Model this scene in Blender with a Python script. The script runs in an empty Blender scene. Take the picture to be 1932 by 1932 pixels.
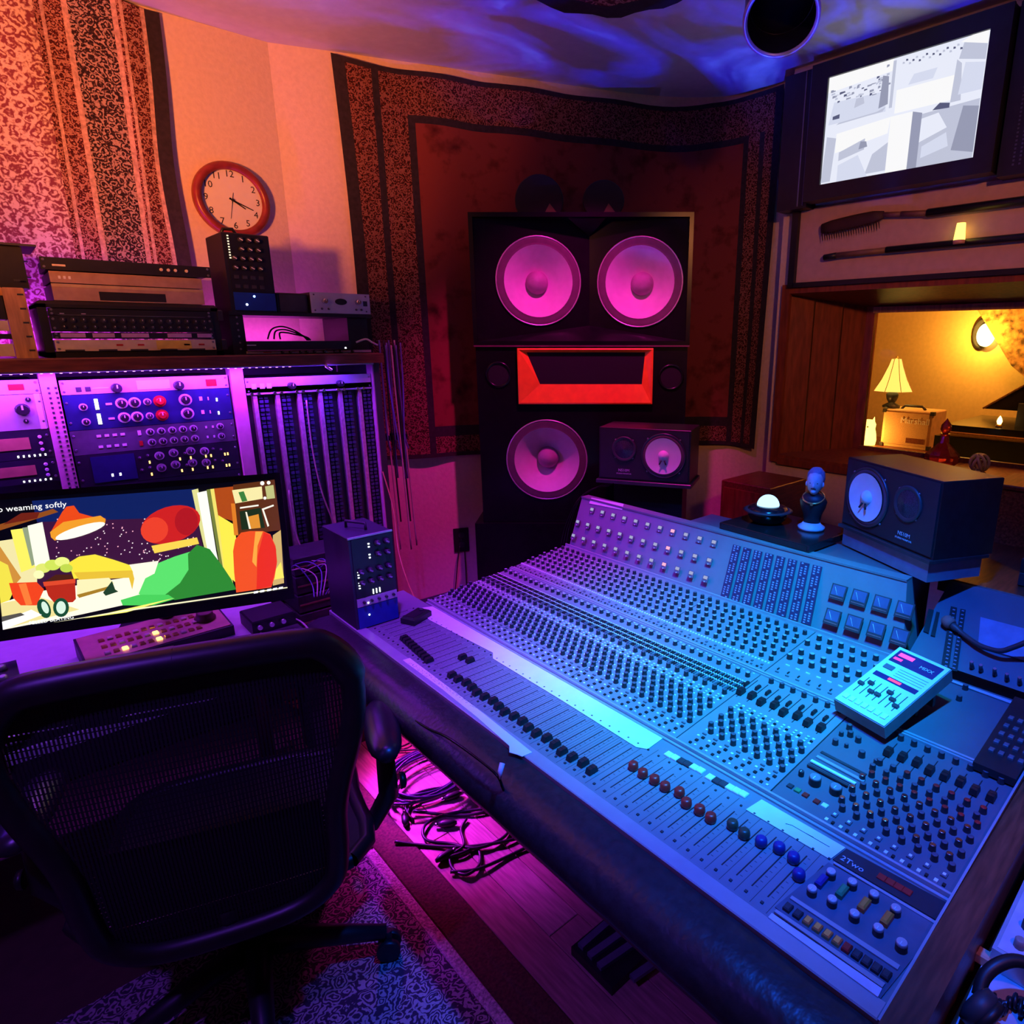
import bpy, bmesh, math, random
from mathutils import Vector, Matrix
rnd = random.Random(11)
sc = bpy.context.scene
COL = sc.collection
PI = math.pi

# ------------------------------------------------------------------ camera
CX, CY, FPX, HOR, CAMZ = 1120.0, 966.0, 1215.0, 638.0, 1.65
PITCH = math.atan((CY - HOR) / FPX); AZ = math.radians(46.7)
_fh = Vector((math.cos(AZ), math.sin(AZ), 0)); RT = Vector((math.sin(AZ), -math.cos(AZ), 0))
FW = _fh * math.cos(PITCH) - Vector((0, 0, math.sin(PITCH)))
UPV = _fh * math.sin(PITCH) + Vector((0, 0, math.cos(PITCH)))
CAM = Vector((0, 0, CAMZ))
cd = bpy.data.cameras.new('camera'); co = bpy.data.objects.new('camera', cd); COL.objects.link(co)
cd.sensor_width = 36.0; cd.lens = FPX * 36.0 / 1932.0; cd.shift_x = (966.0 - CX) / 1932.0
cd.clip_start = 0.02
co.matrix_world = Matrix(((RT.x, UPV.x, -FW.x, 0), (RT.y, UPV.y, -FW.y, 0), (RT.z, UPV.z, -FW.z, CAMZ), (0, 0, 0, 1)))
sc.camera = co
# measuring helpers: where the sight line through a photo point meets a plane of the room
def ray(x, y): return RT * ((x - CX) / FPX) + FW + UPV * ((CY - y) / FPX)
def onz(x, y, z): d = ray(x, y); return CAM + d * ((z - CAMZ) / d.z)
def onx(x, y, X): d = ray(x, y); return CAM + d * (X / d.x)
def ony(x, y, Y): d = ray(x, y); return CAM + d * (Y / d.y)
def onp(x, y, p, n): d = ray(x, y); return CAM + d * ((Vector(p) - CAM).dot(n) / d.dot(n))

# ------------------------------------------------------------------ world, exposure, lights
w = bpy.data.worlds.new('night'); sc.world = w; w.use_nodes = True
w.node_tree.nodes['Background'].inputs[0].default_value = (0.10, 0.045, 0.20, 1)
w.node_tree.nodes['Background'].inputs[1].default_value = 0.035
sc.cycles.adaptive_threshold = 0.03; sc.cycles.max_bounces = 4; sc.cycles.diffuse_bounces = 2; sc.cycles.glossy_bounces = 2; sc.cycles.light_sampling_threshold = 0.04; sc.cycles.transmission_bounces = 4; sc.cycles.caustics_reflective = False; sc.cycles.caustics_refractive = False
vs = sc.view_settings
vs.view_transform = 'Standard'; vs.look = 'None'; vs.gamma = 1.0; vs.exposure = 0.0; vs.use_curve_mapping = False

def aim(o, tgt):
    o.rotation_euler = (Vector(tgt) - o.location).to_track_quat('-Z', 'Y').to_euler()
def spot(name, loc, tgt, col, power, ang, blend=0.6, rad=0.03):
    l = bpy.data.lights.new(name, 'SPOT'); l.color = col; l.energy = power; l.spot_size = math.radians(ang); l.spot_blend = blend; l.shadow_soft_size = rad
    o = bpy.data.objects.new(name, l); COL.objects.link(o); o.location = loc; aim(o, tgt); return o
def area(name, loc, tgt, col, power, sx, sy=None):
    l = bpy.data.lights.new(name, 'AREA'); l.color = col; l.energy = power; l.shape = 'RECTANGLE'; l.size = sx; l.size_y = sy or sx
    o = bpy.data.objects.new(name, l); COL.objects.link(o); o.location = loc; aim(o, tgt); return o
def point(name, loc, col, power, rad=0.03):
    l = bpy.data.lights.new(name, 'POINT'); l.color = col; l.energy = power; l.shadow_soft_size = rad
    o = bpy.data.objects.new(name, l); COL.objects.link(o); o.location = loc; return o

# warm lamp behind the viewer that washes the wall with the clock
spot('warm_wall_lamp', (-0.75, 1.35, 1.95), (0.62, 2.90, 2.72), (1.0, 0.235, 0.05), 290, 60, 0.9, 0.10)
spot('warm_gear_fill', (-0.75, 1.35, 2.0), (0.12, 2.62, 1.72), (1.0, 0.30, 0.07), 34, 34, 1.0, 0.06)  # added fill that warms the gear row, no fixture of its own
spot('warm_corner_fill', (-0.9, 1.3, 2.4), (1.75, 2.6, 1.9), (1.0, 0.26, 0.09), 9, 60, 1.0, 0.1)  # added warm fill for the corner, set so its reflection misses the camera
# blue and cyan stage spots over the desk
spot('blue_desk_spot', (0.75, 0.35, 2.70), (1.35, 0.80, 0.78), (0.008, 0.10, 1.0), 460, 60, 0.9, 0.04)
spot('cyan_desk_spot', (0.95, 0.3, 2.70), (1.36, 0.95, 0.78), (0.008, 0.46, 0.75), 560, 40, 1.0, 0.04)
spot('violet_desk_spot', (0.55, 1.35, 2.72), (1.20, 1.75, 0.78), (0.26, 0.02, 1.0), 300, 48, 0.9, 0.05)
# magenta spot on the big loudspeaker
spot('magenta_speaker_spot', (1.58, 1.50, 2.72), (1.86, 2.15, 1.40), (1.0, 0.02, 0.50), 105, 66, 0.7, 0.03)
# violet lamp under the far end of the desk, raking over the floor
spot('violet_floor_lamp', (0.78, 2.36, 0.60), (0.98, 1.86, 0.0), (0.48, 0.02, 1.0), 170, 50, 0.8, 0.05)
spot('magenta_floor_lamp', (1.08, 2.50, 0.58), (0.90, 2.0, 0.0), (1.0, 0.02, 0.60), 36, 60, 0.8, 0.05)
# warm lamp at the rear that reaches the window wall
spot('warm_right_lamp', (0.2, -0.9, 2.55), (2.85, 1.35, 1.85), (1.0, 0.30, 0.10), 130, 36, 1.0, 0.08)
# violet spot on the rug
spot('rug_violet_lamp', (-0.75, 0.75, 2.6), (0.25, 1.40, 0.0), (0.22, 0.05, 1.0), 75, 60, 0.8, 0.05)
# pink lamp over the lower right side desk
spot('pink_side_spot', (0.5, -0.7, 2.6), (1.12, -0.02, 0.70), (0.85, 0.25, 0.8), 26, 22, 0.8, 0.04)

# ------------------------------------------------------------------ mesh builder
class MB:
    def __init__(s): s.v = []; s.f = []; s.mi = []; s.sm = []; s.cur = 0
    def mat(s, i): s.cur = i; return s
    def _add(s, vs, fs, sm=False):
        b = len(s.v); s.v += [tuple(p) for p in vs]
        for f in fs: s.f.append(tuple(b + i for i in f)); s.mi.append(s.cur); s.sm.append(sm)
        return s
    def hexa(s, p):  # 4 bottom (ccw from above), 4 top
        return s._add(p, [(3, 2, 1, 0), (4, 5, 6, 7), (0, 1, 5, 4), (1, 2, 6, 5), (2, 3, 7, 6), (3, 0, 4, 7)])
    def bx(s, x0, x1, y0, y1, z0, z1):
        return s.hexa([(x0, y0, z0), (x1, y0, z0), (x1, y1, z0), (x0, y1, z0), (x0, y0, z1), (x1, y0, z1), (x1, y1, z1), (x0, y1, z1)])
    def box(s, c, d, M=None):
        p = [Vector((sx * d[0] / 2, sy * d[1] / 2, sz * d[2] / 2)) for sz in (-1, 1) for sx, sy in ((-1, -1), (1, -1), (1, 1), (-1, 1))]
        c = Vector(c)
        return s.hexa([c + (M @ q if M else q) for q in p])
    def bbox(s, x0, x1, y0, y1, z0, z1, b):  # box with a chamfered top edge
        s.hexa([(x0, y0, z0), (x1, y0, z0), (x1, y1, z0), (x0, y1, z0), (x0, y0, z1 - b), (x1, y0, z1 - b), (x1, y1, z1 - b), (x0, y1, z1 - b)])
        return s.hexa([(x0, y0, z1 - b), (x1, y0, z1 - b), (x1, y1, z1 - b), (x0, y1, z1 - b), (x0 + b, y0 + b, z1), (x1 - b, y0 + b, z1), (x1 - b, y1 - b, z1), (x0 + b, y1 - b, z1)])
    def lathe(s, o, ax, prof, n=24, sm=True, cap=True):
        o = Vector(o); ax = Vector(ax).normalized()
        a = ax.orthogonal().normalized(); b = ax.cross(a)
        vs = []
        for r, h in prof:
            for i in range(n):
                t = 2 * PI * i / n; vs.append(o + ax * h + (a * math.cos(t) + b * math.sin(t)) * r)
        fs = [(k * n + i, k * n + (i + 1) % n, (k + 1) * n + (i + 1) % n, (k + 1) * n + i) for k in range(len(prof) - 1) for i in range(n)]
        s._add(vs, fs, sm)
        if cap:
            k = len(s.v) - len(vs)
            for e, rev in ((0, True), (len(prof) - 1, False)):
                if prof[e][0] > 1e-5:
                    idx = [k + e * n + i for i in range(n)]
                    s.f.append(tuple(reversed(idx)) if rev else tuple(idx)); s.mi.append(s.cur); s.sm.append(False)
        return s
    def cyl(s, p0, p1, r0, r1=None, n=12, sm=True):
        p0, p1 = Vector(p0), Vector(p1)
        return s.lathe(p0, p1 - p0, [(r0, 0), (r0 if r1 is None else r1, (p1 - p0).length)], n, sm)
    def tube(s, pts, r, n=6, cap=True):
        pts = [Vector(p) for p in pts]; vs = []; a = None
        for i, p in enumerate(pts):
            t = (pts[min(i + 1, len(pts) - 1)] - pts[max(i - 1, 0)])
            t = t.normalized() if t.length > 1e-9 else Vector((0, 0, 1))
            if a is None: a = t.orthogonal().normalized()
            a = (a - t * a.dot(t)); a = a.normalized() if a.length > 1e-6 else t.orthogonal().normalized()
            b = t.cross(a); rr = r[i] if isinstance(r, (list, tuple)) else r
            vs += [p + (a * math.cos(2 * PI * k / n) + b * math.sin(2 * PI * k / n)) * rr for k in range(n)]
        fs = [(k * n + i, k * n + (i + 1) % n, (k + 1) * n + (i + 1) % n, (k + 1) * n + i) for k in range(len(pts) - 1) for i in range(n)]
        if cap: fs += [tuple(reversed(range(n))), tuple((len(pts) - 1) * n + i for i in range(n))]
        return s._add(vs, fs, True)
    def poly(s, pts): return s._add(pts, [tuple(range(len(pts)))])
    def prism(s, pts, off):
        off = Vector(off); pts = [Vector(p) for p in pts]; n = len(pts)
        return s._add(pts + [p + off for p in pts], [tuple(reversed(range(n))), tuple(range(n, 2 * n))] + [(i, (i + 1) % n, n + (i + 1) % n, n + i) for i in range(n)])
    def grid(s, P, mats=None, sm=True):  # P[r][c]
        R_, C_ = len(P), len(P[0]); b = len(s.v)
        s.v += [tuple(p) for row in P for p in row]
        for r in range(R_ - 1):
            for c in range(C_ - 1):
                s.f.append((b + r * C_ + c, b + r * C_ + c + 1, b + (r + 1) * C_ + c + 1, b + (r + 1) * C_ + c)); s.sm.append(sm)
                s.mi.append(mats(r, c) if mats else s.cur)
        return s
    def mesh(s, name, mats):
        me = bpy.data.meshes.new(name); me.from_pydata(s.v, [], s.f)
        for m in (mats if isinstance(mats, (list, tuple)) else [mats]): me.materials.append(m)
        me.polygons.foreach_set('material_index', s.mi); me.polygons.foreach_set('use_smooth', s.sm)
        bm = bmesh.new(); bm.from_mesh(me); bmesh.ops.recalc_face_normals(bm, faces=bm.faces); bm.to_mesh(me); bm.free()
        me.update(); return me
    def build(s, name, mats, parent=None, world=True):
        return link(name, s.mesh(name, mats), parent, world)

def link(name, data, parent=None, world=True, loc=None):
    o = bpy.data.objects.new(name, data); COL.objects.link(o)
    if parent is not None:
        o.parent = parent
        if world: o.matrix_parent_inverse = MW[parent.name].inverted()
    if loc is not None: o.location = loc
    MW[o.name] = (MW[parent.name] if parent is not None and not world else Matrix.Identity(4)) @ (Matrix.Translation(loc) if loc is not None else Matrix.Identity(4))
    return o
MW = {}
def tag(o, label, cat, group=None, kind=None):
    o['label'] = label
    if cat: o['category'] = cat
    if group: o['group'] = group
    if kind: o['kind'] = kind
    return o
def thing(name, label, cat, loc=(0, 0, 0), rz=0.0, group=None, kind=None, rot=None):
    o = bpy.data.objects.new(name, None); COL.objects.link(o); o.empty_display_size = 0.05
    o.location = loc; o.rotation_euler = rot if rot else (0, 0, rz)
    MW[o.name] = Matrix.Translation(loc) @ (o.rotation_euler.to_matrix().to_4x4())
    return tag(o, label, cat, group, kind)
def struct(name, mb, mats, label=None):
    o = mb.build(name, mats); o['kind'] = 'structure'
    if label: o['label'] = label
    return o
def text(name, body, size, loc, xdir, updir, m, parent, ext=0.0004, align='CENTER'):
    c = bpy.data.curves.new(name, 'FONT'); c.body = body; c.size = size; c.extrude = ext; c.align_x = align; c.align_y = 'CENTER'; c.resolution_u = 2
    c.materials.append(m)
    x = Vector(xdir).normalized(); u = Vector(updir); u = (u - x * u.dot(x)).normalized(); n = x.cross(u)
    M = Matrix(((x.x, u.x, n.x, loc[0]), (x.y, u.y, n.y, loc[1]), (x.z, u.z, n.z, loc[2]), (0, 0, 0, 1)))
    t = bpy.data.objects.new(name + '_text', c); COL.objects.link(t)
    dg = bpy.context.evaluated_depsgraph_get(); me = bpy.data.meshes.new_from_object(t.evaluated_get(dg))
    bpy.data.objects.remove(t); me.transform(M)
    return link(name, me, parent)
def crom(pts, k=6, closed=False):
    pts = [Vector(p) for p in pts]; n = len(pts); out = []
    for i in range(n if closed else n - 1):
        g = lambda j: pts[j % n] if closed else pts[min(max(j, 0), n - 1)]
        p0, p1, p2, p3 = g(i - 1), g(i), g(i + 1), g(i + 2)
        for q in range(k):
            t = q / k
            out.append(0.5 * ((2 * p1) + (p2 - p0) * t + (2 * p0 - 5 * p1 + 4 * p2 - p3) * t * t + (3 * p1 - p0 - 3 * p2 + p3) * t ** 3))
    if not closed: out.append(pts[-1])
    else: out.append(out[0])
    return out

# ------------------------------------------------------------------ materials
_mats = {}
def M(name, col, rough=0.5, metal=0.0, var=0.12, scale=30.0, bump=0.0, emit=None, es=0.0, spec=0.5, alpha=None, trans=0.0, stretch=None):
    if name in _mats: return _mats[name]
    m = bpy.data.materials.new(name); m.use_nodes = True; nt = m.node_tree; N = nt.nodes; L = nt.links
    b = N['Principled BSDF']; b.inputs['Roughness'].default_value = rough; b.inputs['Metallic'].default_value = metal
    b.inputs['Specular IOR Level'].default_value = spec
    tc = N.new('ShaderNodeTexCoord'); mp = N.new('ShaderNodeMapping'); L.new(tc.outputs['Object'], mp.inputs[0])
    if stretch: mp.inputs['Scale'].default_value = stretch
    no = N.new('ShaderNodeTexNoise'); no.inputs['Scale'].default_value = scale; no.inputs['Detail'].default_value = 2; L.new(mp.outputs[0], no.inputs[0])
    rp = N.new('ShaderNodeValToRGB')
    rp.color_ramp.elements[0].position = 0.3; rp.color_ramp.elements[1].position = 0.7
    rp.color_ramp.elements[0].color = tuple(c * (1 - var) for c in col) + (1,); rp.color_ramp.elements[1].color = tuple(min(1, c * (1 + var)) for c in col) + (1,)
    L.new(no.outputs['Fac'], rp.inputs[0]); L.new(rp.outputs[0], b.inputs['Base Color'])
    if bump:
        bp = N.new('ShaderNodeBump'); bp.inputs['Strength'].default_value = bump; bp.inputs['Distance'].default_value = 0.01
        L.new(no.outputs['Fac'], bp.inputs['Height']); L.new(bp.outputs[0], b.inputs['Normal'])
    if emit: b.inputs['Emission Color'].default_value = tuple(emit) + (1,); b.inputs['Emission Strength'].default_value = es
    if trans: b.inputs['Transmission Weight'].default_value = trans; b.inputs['IOR'].default_value = 1.45
    _mats[name] = m; return m
def E(name, col, s=1.0):  # a lit face: screens, diodes, lamps
    m = M(name, (0.02, 0.02, 0.02), 0.6, emit=col, es=s, spec=0.1)
    if not name.startswith(('tv_', 'screen_')): m.cycles.emission_sampling = 'NONE'
    return m
# ================================================================== materials used by many
m_wall = M('plaster', (0.74, 0.60, 0.46), 0.85, scale=60, var=0.05, bump=0.15)
m_ceil = M('ceiling_plaster', (0.66, 0.62, 0.62), 0.8, scale=25, var=0.05, bump=0.1)
m_black = M('black_plastic', (0.012, 0.012, 0.014), 0.45, var=0.2)
m_blackgloss = M('black_gloss', (0.010, 0.010, 0.012), 0.18, var=0.2)
m_dark = M('charcoal', (0.035, 0.035, 0.04), 0.5, var=0.2)
m_darkmetal = M('dark_metal', (0.08, 0.08, 0.09), 0.35, 0.7)
m_chrome = M('chrome', (0.75, 0.75, 0.78), 0.2, 1.0, var=0.04)
m_alu = M('aluminium', (0.62, 0.62, 0.64), 0.4, 0.6, var=0.06)
m_silver = M('silver_face', (0.60, 0.58, 0.60), 0.45, 0.3, var=0.06)
m_cream = M('cream_face', (0.72, 0.62, 0.42), 0.5, var=0.1)
m_white = M('white_plastic', (0.80, 0.80, 0.80), 0.5, var=0.04)
m_wood = M('red_brown_wood', (0.17, 0.045, 0.022), 0.38, var=0.35, scale=14, stretch=(1, 8, 8), bump=0.05)
m_wood_w = M('window_wood', (0.22, 0.050, 0.018), 0.40, var=0.30, scale=10, stretch=(6, 6, 1), bump=0.05)
m_ltwood = M('tan_wood', (0.55, 0.30, 0.13), 0.5, var=0.25, scale=12, stretch=(8, 8, 1))
m_screw = M('screw_steel', (0.55, 0.55, 0.58), 0.3, 0.9)
m_red = M('red_plastic', (0.50, 0.02, 0.015), 0.4)
m_blue = M('blue_plastic', (0.012, 0.025, 0.20), 0.4)
m_orange = M('orange_plastic', (0.75, 0.22, 0.03), 0.4)
m_green = M('green_plastic', (0.03, 0.28, 0.10), 0.4)
m_gold = M('gold_metal', (0.80, 0.52, 0.16), 0.3, 0.8)
CEIL = 2.77

# ------------------------------------------------------------------ room shell
WP = [(-2.2, 3.0), (1.07, 3.0), (1.79, 2.70), (2.50, 2.40), (2.79, 2.20), (2.91, 2.00), (2.90, 1.74)]
mb = MB(); mb.bx(-2.2, 1.07, 3.0, 3.1, 0, CEIL); struct('wall_left', mb, m_wall, 'pale plaster wall behind the gear shelves')
mb = MB()
cw = crom([(p[0], p[1], 0) for p in WP[1:]], 5)
for a, b in zip(cw, cw[1:]):
    n = Vector((-(b - a).y, (b - a).x, 0)).normalized() * 0.1
    mb.hexa([a, b, b + n, a + n] + [p + Vector((0, 0, CEIL)) for p in (a, b, b + n, a + n)])
struct('wall_corner', mb, m_wall, 'curved plaster corner wall behind the big loudspeaker')
mb = MB()
WX = 2.85
mb.bx(WX, WX + 0.1, -2.0, 1.745, 0, 1.08); mb.bx(WX, WX + 0.1, -2.0, 1.745, 1.865, CEIL); mb.bx(WX, WX + 0.1, 1.70, 1.745, 1.08, 1.865)
struct('wall_right', mb, m_wall, 'plaster wall with the control room window')
mb = MB(); mb.bx(-2.3, -2.2, -2.0, 3.1, 0, CEIL); struct('wall_side', mb, m_wall)
mb = MB(); mb.bx(-2.3, 2.95, -2.1, -2.0, 0, CEIL); struct('wall_back', mb, m_wall)
mb = MB(); mb.bx(-2.3, 3.05, -2.1, 3.2, CEIL, CEIL + 0.1); struct('ceiling', mb, m_ceil, 'plaster ceiling above the mixing desk')
mb = MB(); mb.bx(WX - 0.035, WX, -2.0, 1.72, CEIL - 0.03, CEIL); struct('trim_1', mb, m_white, 'pale cornice strip where ceiling meets window wall')
# floor: slab, boards under the desk, carpet edge
m_floor = M('floor_base', (0.10, 0.05, 0.03), 0.6)
m_plank = M('floor_board', (0.50, 0.30, 0.26), 0.32, var=0.25, scale=9, stretch=(12, 1, 1))
m_plank2 = M('floor_board_dark', (0.42, 0.22, 0.19), 0.32, var=0.25, scale=9, stretch=(12, 1, 1))
mb = MB(); mb.bx(-2.3, 2.95, -2.1, 3.1, -0.12, -0.012); fl = struct('floor', mb, m_floor, 'floor of the control room')
pk = {}
for i in range(10):
    x0 = 0.80 + i * 0.11
    for j in range(3):
        y0 = -0.1 + j * 1.05 + (0.5 if i % 2 else 0.0) - 0.3
        key = 'ab'[(i * 7 + j * 3) % 2]
        if key not in pk:
            q = MB(); q.bbox(0.001, 0.109, 0.001, 1.048, -0.012, 0.0, 0.0015); pk[key] = q.mesh('plank', m_plank if key == 'a' else m_plank2)
        o = bpy.data.objects.new('plank', pk[key]); COL.objects.link(o); o.parent = fl; o.location = (x0, y0, 0)
mb = MB(); mb.bbox(0.69, 0.798, -1.6, 2.95, -0.012, 0.006, 0.004)
struct('trim_2', mb, M('carpet_binding', (0.10, 0.035, 0.02), 0.9, var=0.4, scale=120, bump=0.3), 'dark brown carpet edge beside the floorboards')
# tall skirting along the corner wall
mb = MB()
sk = [p for p in cw if p.x < 2.0]
for a, b in zip(sk, sk[1:]):
    n = Vector((-(b - a).y, (b - a).x, 0)).normalized() * -0.02
    mb.hexa([a + n, b + n, b, a] + [p + Vector((0, 0, 0.36)) for p in (a + n, b + n, b, a)])
struct('baseboard_corner', mb, m_wood, 'tall dark wooden skirting along the corner wall')

# rug
def rug_mat():
    m = bpy.data.materials.new('rug_pile'); m.use_nodes = True; N = m.node_tree.nodes; L = m.node_tree.links; b = N['Principled BSDF']; b.inputs['Roughness'].default_value = 0.95; b.inputs['Specular IOR Level'].default_value = 0.1
    tc = N.new('ShaderNodeTexCoord'); vo = N.new('ShaderNodeTexVoronoi'); vo.inputs['Scale'].default_value = 26
    wn_ = N.new('ShaderNodeTexNoise'); wn_.inputs['Scale'].default_value = 30; L.new(tc.outputs['Object'], wn_.inputs[0]); va = N.new('ShaderNodeVectorMath'); va.operation = 'MULTIPLY_ADD'; L.new(wn_.outputs['Color'], va.inputs[0]); va.inputs[1].default_value = (0.05, 0.05, 0.05); L.new(tc.outputs['Object'], va.inputs[2]); L.new(va.outputs[0], vo.inputs[0])
    no = N.new('ShaderNodeTexNoise'); no.inputs['Scale'].default_value = 60; no.inputs['Detail'].default_value = 6; L.new(tc.outputs['Object'], no.inputs[0])
    ad = N.new('ShaderNodeMath'); ad.operation = 'MULTIPLY'; L.new(vo.outputs['Distance'], ad.inputs[0]); ad.inputs[1].default_value = 3.0
    si = N.new('ShaderNodeMath'); si.operation = 'SINE'; sm = N.new('ShaderNodeMath'); sm.operation = 'MULTIPLY'; sm.inputs[1].default_value = 9; L.new(ad.outputs[0], sm.inputs[0]); L.new(sm.outputs[0], si.inputs[0])
    mx = N.new('ShaderNodeMath'); mx.operation = 'ADD'; L.new(si.outputs[0], mx.inputs[0]); L.new(no.outputs['Fac'], mx.inputs[1])
    rp = N.new('ShaderNodeValToRGB'); L.new(mx.outputs[0], rp.inputs[0]); e = rp.color_ramp.elements
    e[0].position = 0.25; e[0].color = (0.06, 0.04, 0.07, 1); e[1].position = 0.9; e[1].color = (0.46, 0.36, 0.38, 1)
    q = e.new(0.5); q.color = (0.20, 0.13, 0.17, 1)
    L.new(rp.outputs[0], b.inputs['Base Color'])
    bp = N.new('ShaderNodeBump'); bp.inputs['Strength'].default_value = 0.5; bp.inputs['Distance'].default_value = 0.01; L.new(no.outputs['Fac'], bp.inputs['Height']); L.new(bp.outputs[0], b.inputs['Normal'])
    return m
t = thing('rug', 'patterned pile rug with pale fringed border under the office chair', 'rug', (-0.3, 0.8, 0))
mb = MB(); mb.bbox(-1.5, 0.655, -0.9, 1.80, -0.011, 0.012, 0.004); mb.build('pile', rug_mat(), t)
mb = MB(); mb.bbox(0.655, 0.688, -0.9, 1.80, -0.011, 0.010, 0.003); mb.build('border', M('rug_border', (0.60, 0.48, 0.50), 0.95, var=0.5, scale=160, bump=0.4), t)

# ------------------------------------------------------------------ window with wooden recess
y0w, y1w, z0w, z1w = -1.2, 1.70, 1.08, 1.865
GX = 3.17
win = MB(); win.bx(GX - 0.006, GX + 0.006, y0w, 1.42, 1.115, 1.79)
mg = bpy.data.materials.new('window_glass'); mg.use_nodes = True
nn = mg.node_tree.nodes; nn['Principled BSDF'].inputs['Transmission Weight'].default_value = 1.0; nn['Principled BSDF'].inputs['Roughness'].default_value = 0.0; nn['Principled BSDF'].inputs['IOR'].default_value = 1.05; nn['Principled BSDF'].inputs['Base Color'].default_value = (1, 1, 1, 1)
wo = tag(thing('window_1', 'wood lined control room window into the piano room', None, (WX, 1.0, z0w)), 'wood lined control room window into the piano room', None, kind='structure')
win.build('pane', mg, wo)
def wpart(nm, f, m=m_wood_w):
    q = MB(); f(q); return q.build(nm, m, wo)
# side reveal: vertical boards, splayed from the opening to the glass
nb = 3
A0, A1 = Vector((WX + 0.0, 1.70, 0)), Vector((GX, 1.43, 0))
for i in range(nb):
    a = A0.lerp(A1, i / nb + 0.01); b = A0.lerp(A1, (i + 1) / nb - 0.008); n = Vector((0.025, 0.03, 0))
    wpart('reveal_board', lambda q: q.hexa([Vector((p.x, p.y, z)) for z in (1.09, 1.86) for p in (a, b, b + n, a + n)]))
wpart('jamb', lambda q: q.hexa([Vector((p[0], p[1] + (0.03 if z > 1.5 else 0.0) * 0, z)) for z in (1.09, 1.86) for p in ((GX - 0.02, 1.405), (GX + 0.02, 1.405), (GX + 0.02, 1.445), (GX - 0.02, 1.445))]))
wpart('sill_board', lambda q: q.hexa([(WX - 0.01, y0w, 1.075), (GX, y0w, 1.105), (GX, 1.45, 1.105), (WX - 0.01, 1.70, 1.075), (WX - 0.01, y0w, 1.092), (GX, y0w, 1.12), (GX, 1.45, 1.12), (WX - 0.01, 1.70, 1.092)]))
wpart('head_board', lambda q: q.hexa([(WX - 0.01, y0w, 1.85), (GX, y0w, 1.79), (GX, 1.45, 1.79), (WX - 0.01, 1.70, 1.85), (WX - 0.01, y0w, 1.868), (GX, y0w, 1.868), (GX, 1.45, 1.868), (WX - 0.01, 1.70, 1.868)]))
wpart('casing', lambda q: q.bx(WX - 0.018, WX + 0.005, 1.675, 1.715, 1.055, 1.89))
wpart('casing', lambda q: q.bx(WX - 0.018, WX + 0.005, y0w, 1.675, 1.850, 1.89))
wpart('apron', lambda q: q.bx(WX - 0.018, WX + 0.005, y0w, 1.675, 1.045, 1.078))
wpart('glazing_bar', lambda q: q.bx(GX - 0.03, GX - 0.008, y0w, 1.41, 1.765, 1.792), m_ltwood)
wpart('glazing_bar', lambda q: q.bx(GX - 0.03, GX - 0.008, y0w, 1.41, 1.112, 1.135), m_wood)

# ------------------------------------------------------------------ the room beyond the glass
m_owall = M('ochre_plaster', (0.72, 0.52, 0.24), 0.85, scale=40, var=0.05)
mb = MB(); mb.bx(4.9, 5.0, -2.5, 4.0, -0.1, 2.9); struct('wall_piano_room', mb, m_owall, 'ochre wall of the piano room behind the glass')
mb = MB(); mb.bx(2.95, 5.0, 3.9, 4.0, -0.1, 2.9); struct('wall_piano_room_side', mb, m_owall)
mb = MB(); mb.bx(2.95, 5.0, -2.6, -2.5, -0.1, 2.9); struct('wall_piano_room_end', mb, m_owall)
mb = MB(); mb.bx(2.96, 5.0, -2.6, 4.0, -0.1, 0.0); struct('floor_piano_room', mb, m_wood)
mb = MB(); mb.bx(2.96, 5.0, -2.6, 4.0, 2.9, 3.0); struct('ceiling_piano_room', mb, m_owall)
m_glow = E('lamp_glow', (1.0, 0.62, 0.16), 9.0)
m_glow2 = E('shade_glow', (1.0, 0.58, 0.10), 1.6)
# wall sconce
c = onx(1856, 632, 4.87)
t = thing('wall_sconce', 'glowing oval wall light on the ochre wall behind the glass', 'lamp', (4.9, c.y, c.z - 0.1))
q = MB(); q.lathe((4.9, c.y + 0.015, c.z + 0.01), (-1, 0, 0), [(0.10, 0.0), (0.10, 0.03), (0.085, 0.04)], 24); o = q.build('back_plate', m_dark, t)
for v in o.data.vertices: v.co.y = c.y + 0.015 + (v.co.y - c.y - 0.015) * 0.55
q = MB(); q.lathe((4.86, c.y - 0.02, c.z), (-1, 0, 0), [(0.075, 0), (0.072, 0.03), (0.058, 0.055), (0.035, 0.07), (0.0, 0.076)], 28); o = q.build('bulb_glass', m_glow, t)
for v in o.data.vertices: v.co.y = c.y - 0.02 + (v.co.y - c.y + 0.02) * 0.7
lo = point('sconce_light', (4.70, c.y - 0.02, c.z), (1.0, 0.50, 0.06), 10, 0.006)
point('piano_room_light', (3.9, 0.6, 2.5), (1.0, 0.34, 0.07), 50, 0.2)
# side table carrying the amplifier head
t = thing('side_table', 'low dark cabinet carrying the amplifier head behind the glass', 'table', (4.15, 1.5, 0))
q = MB(); q.bx(3.90, 4.35, 1.31, 1.95, 0.98, 1.01); q.build('top', m_wood, t)
for yy in (1.32, 1.90):
    for xx in (3.92, 4.30): q = MB(); q.bx(xx, xx + 0.04, yy, yy + 0.04, 0, 0.98); q.build('leg', m_wood, t)
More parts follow.
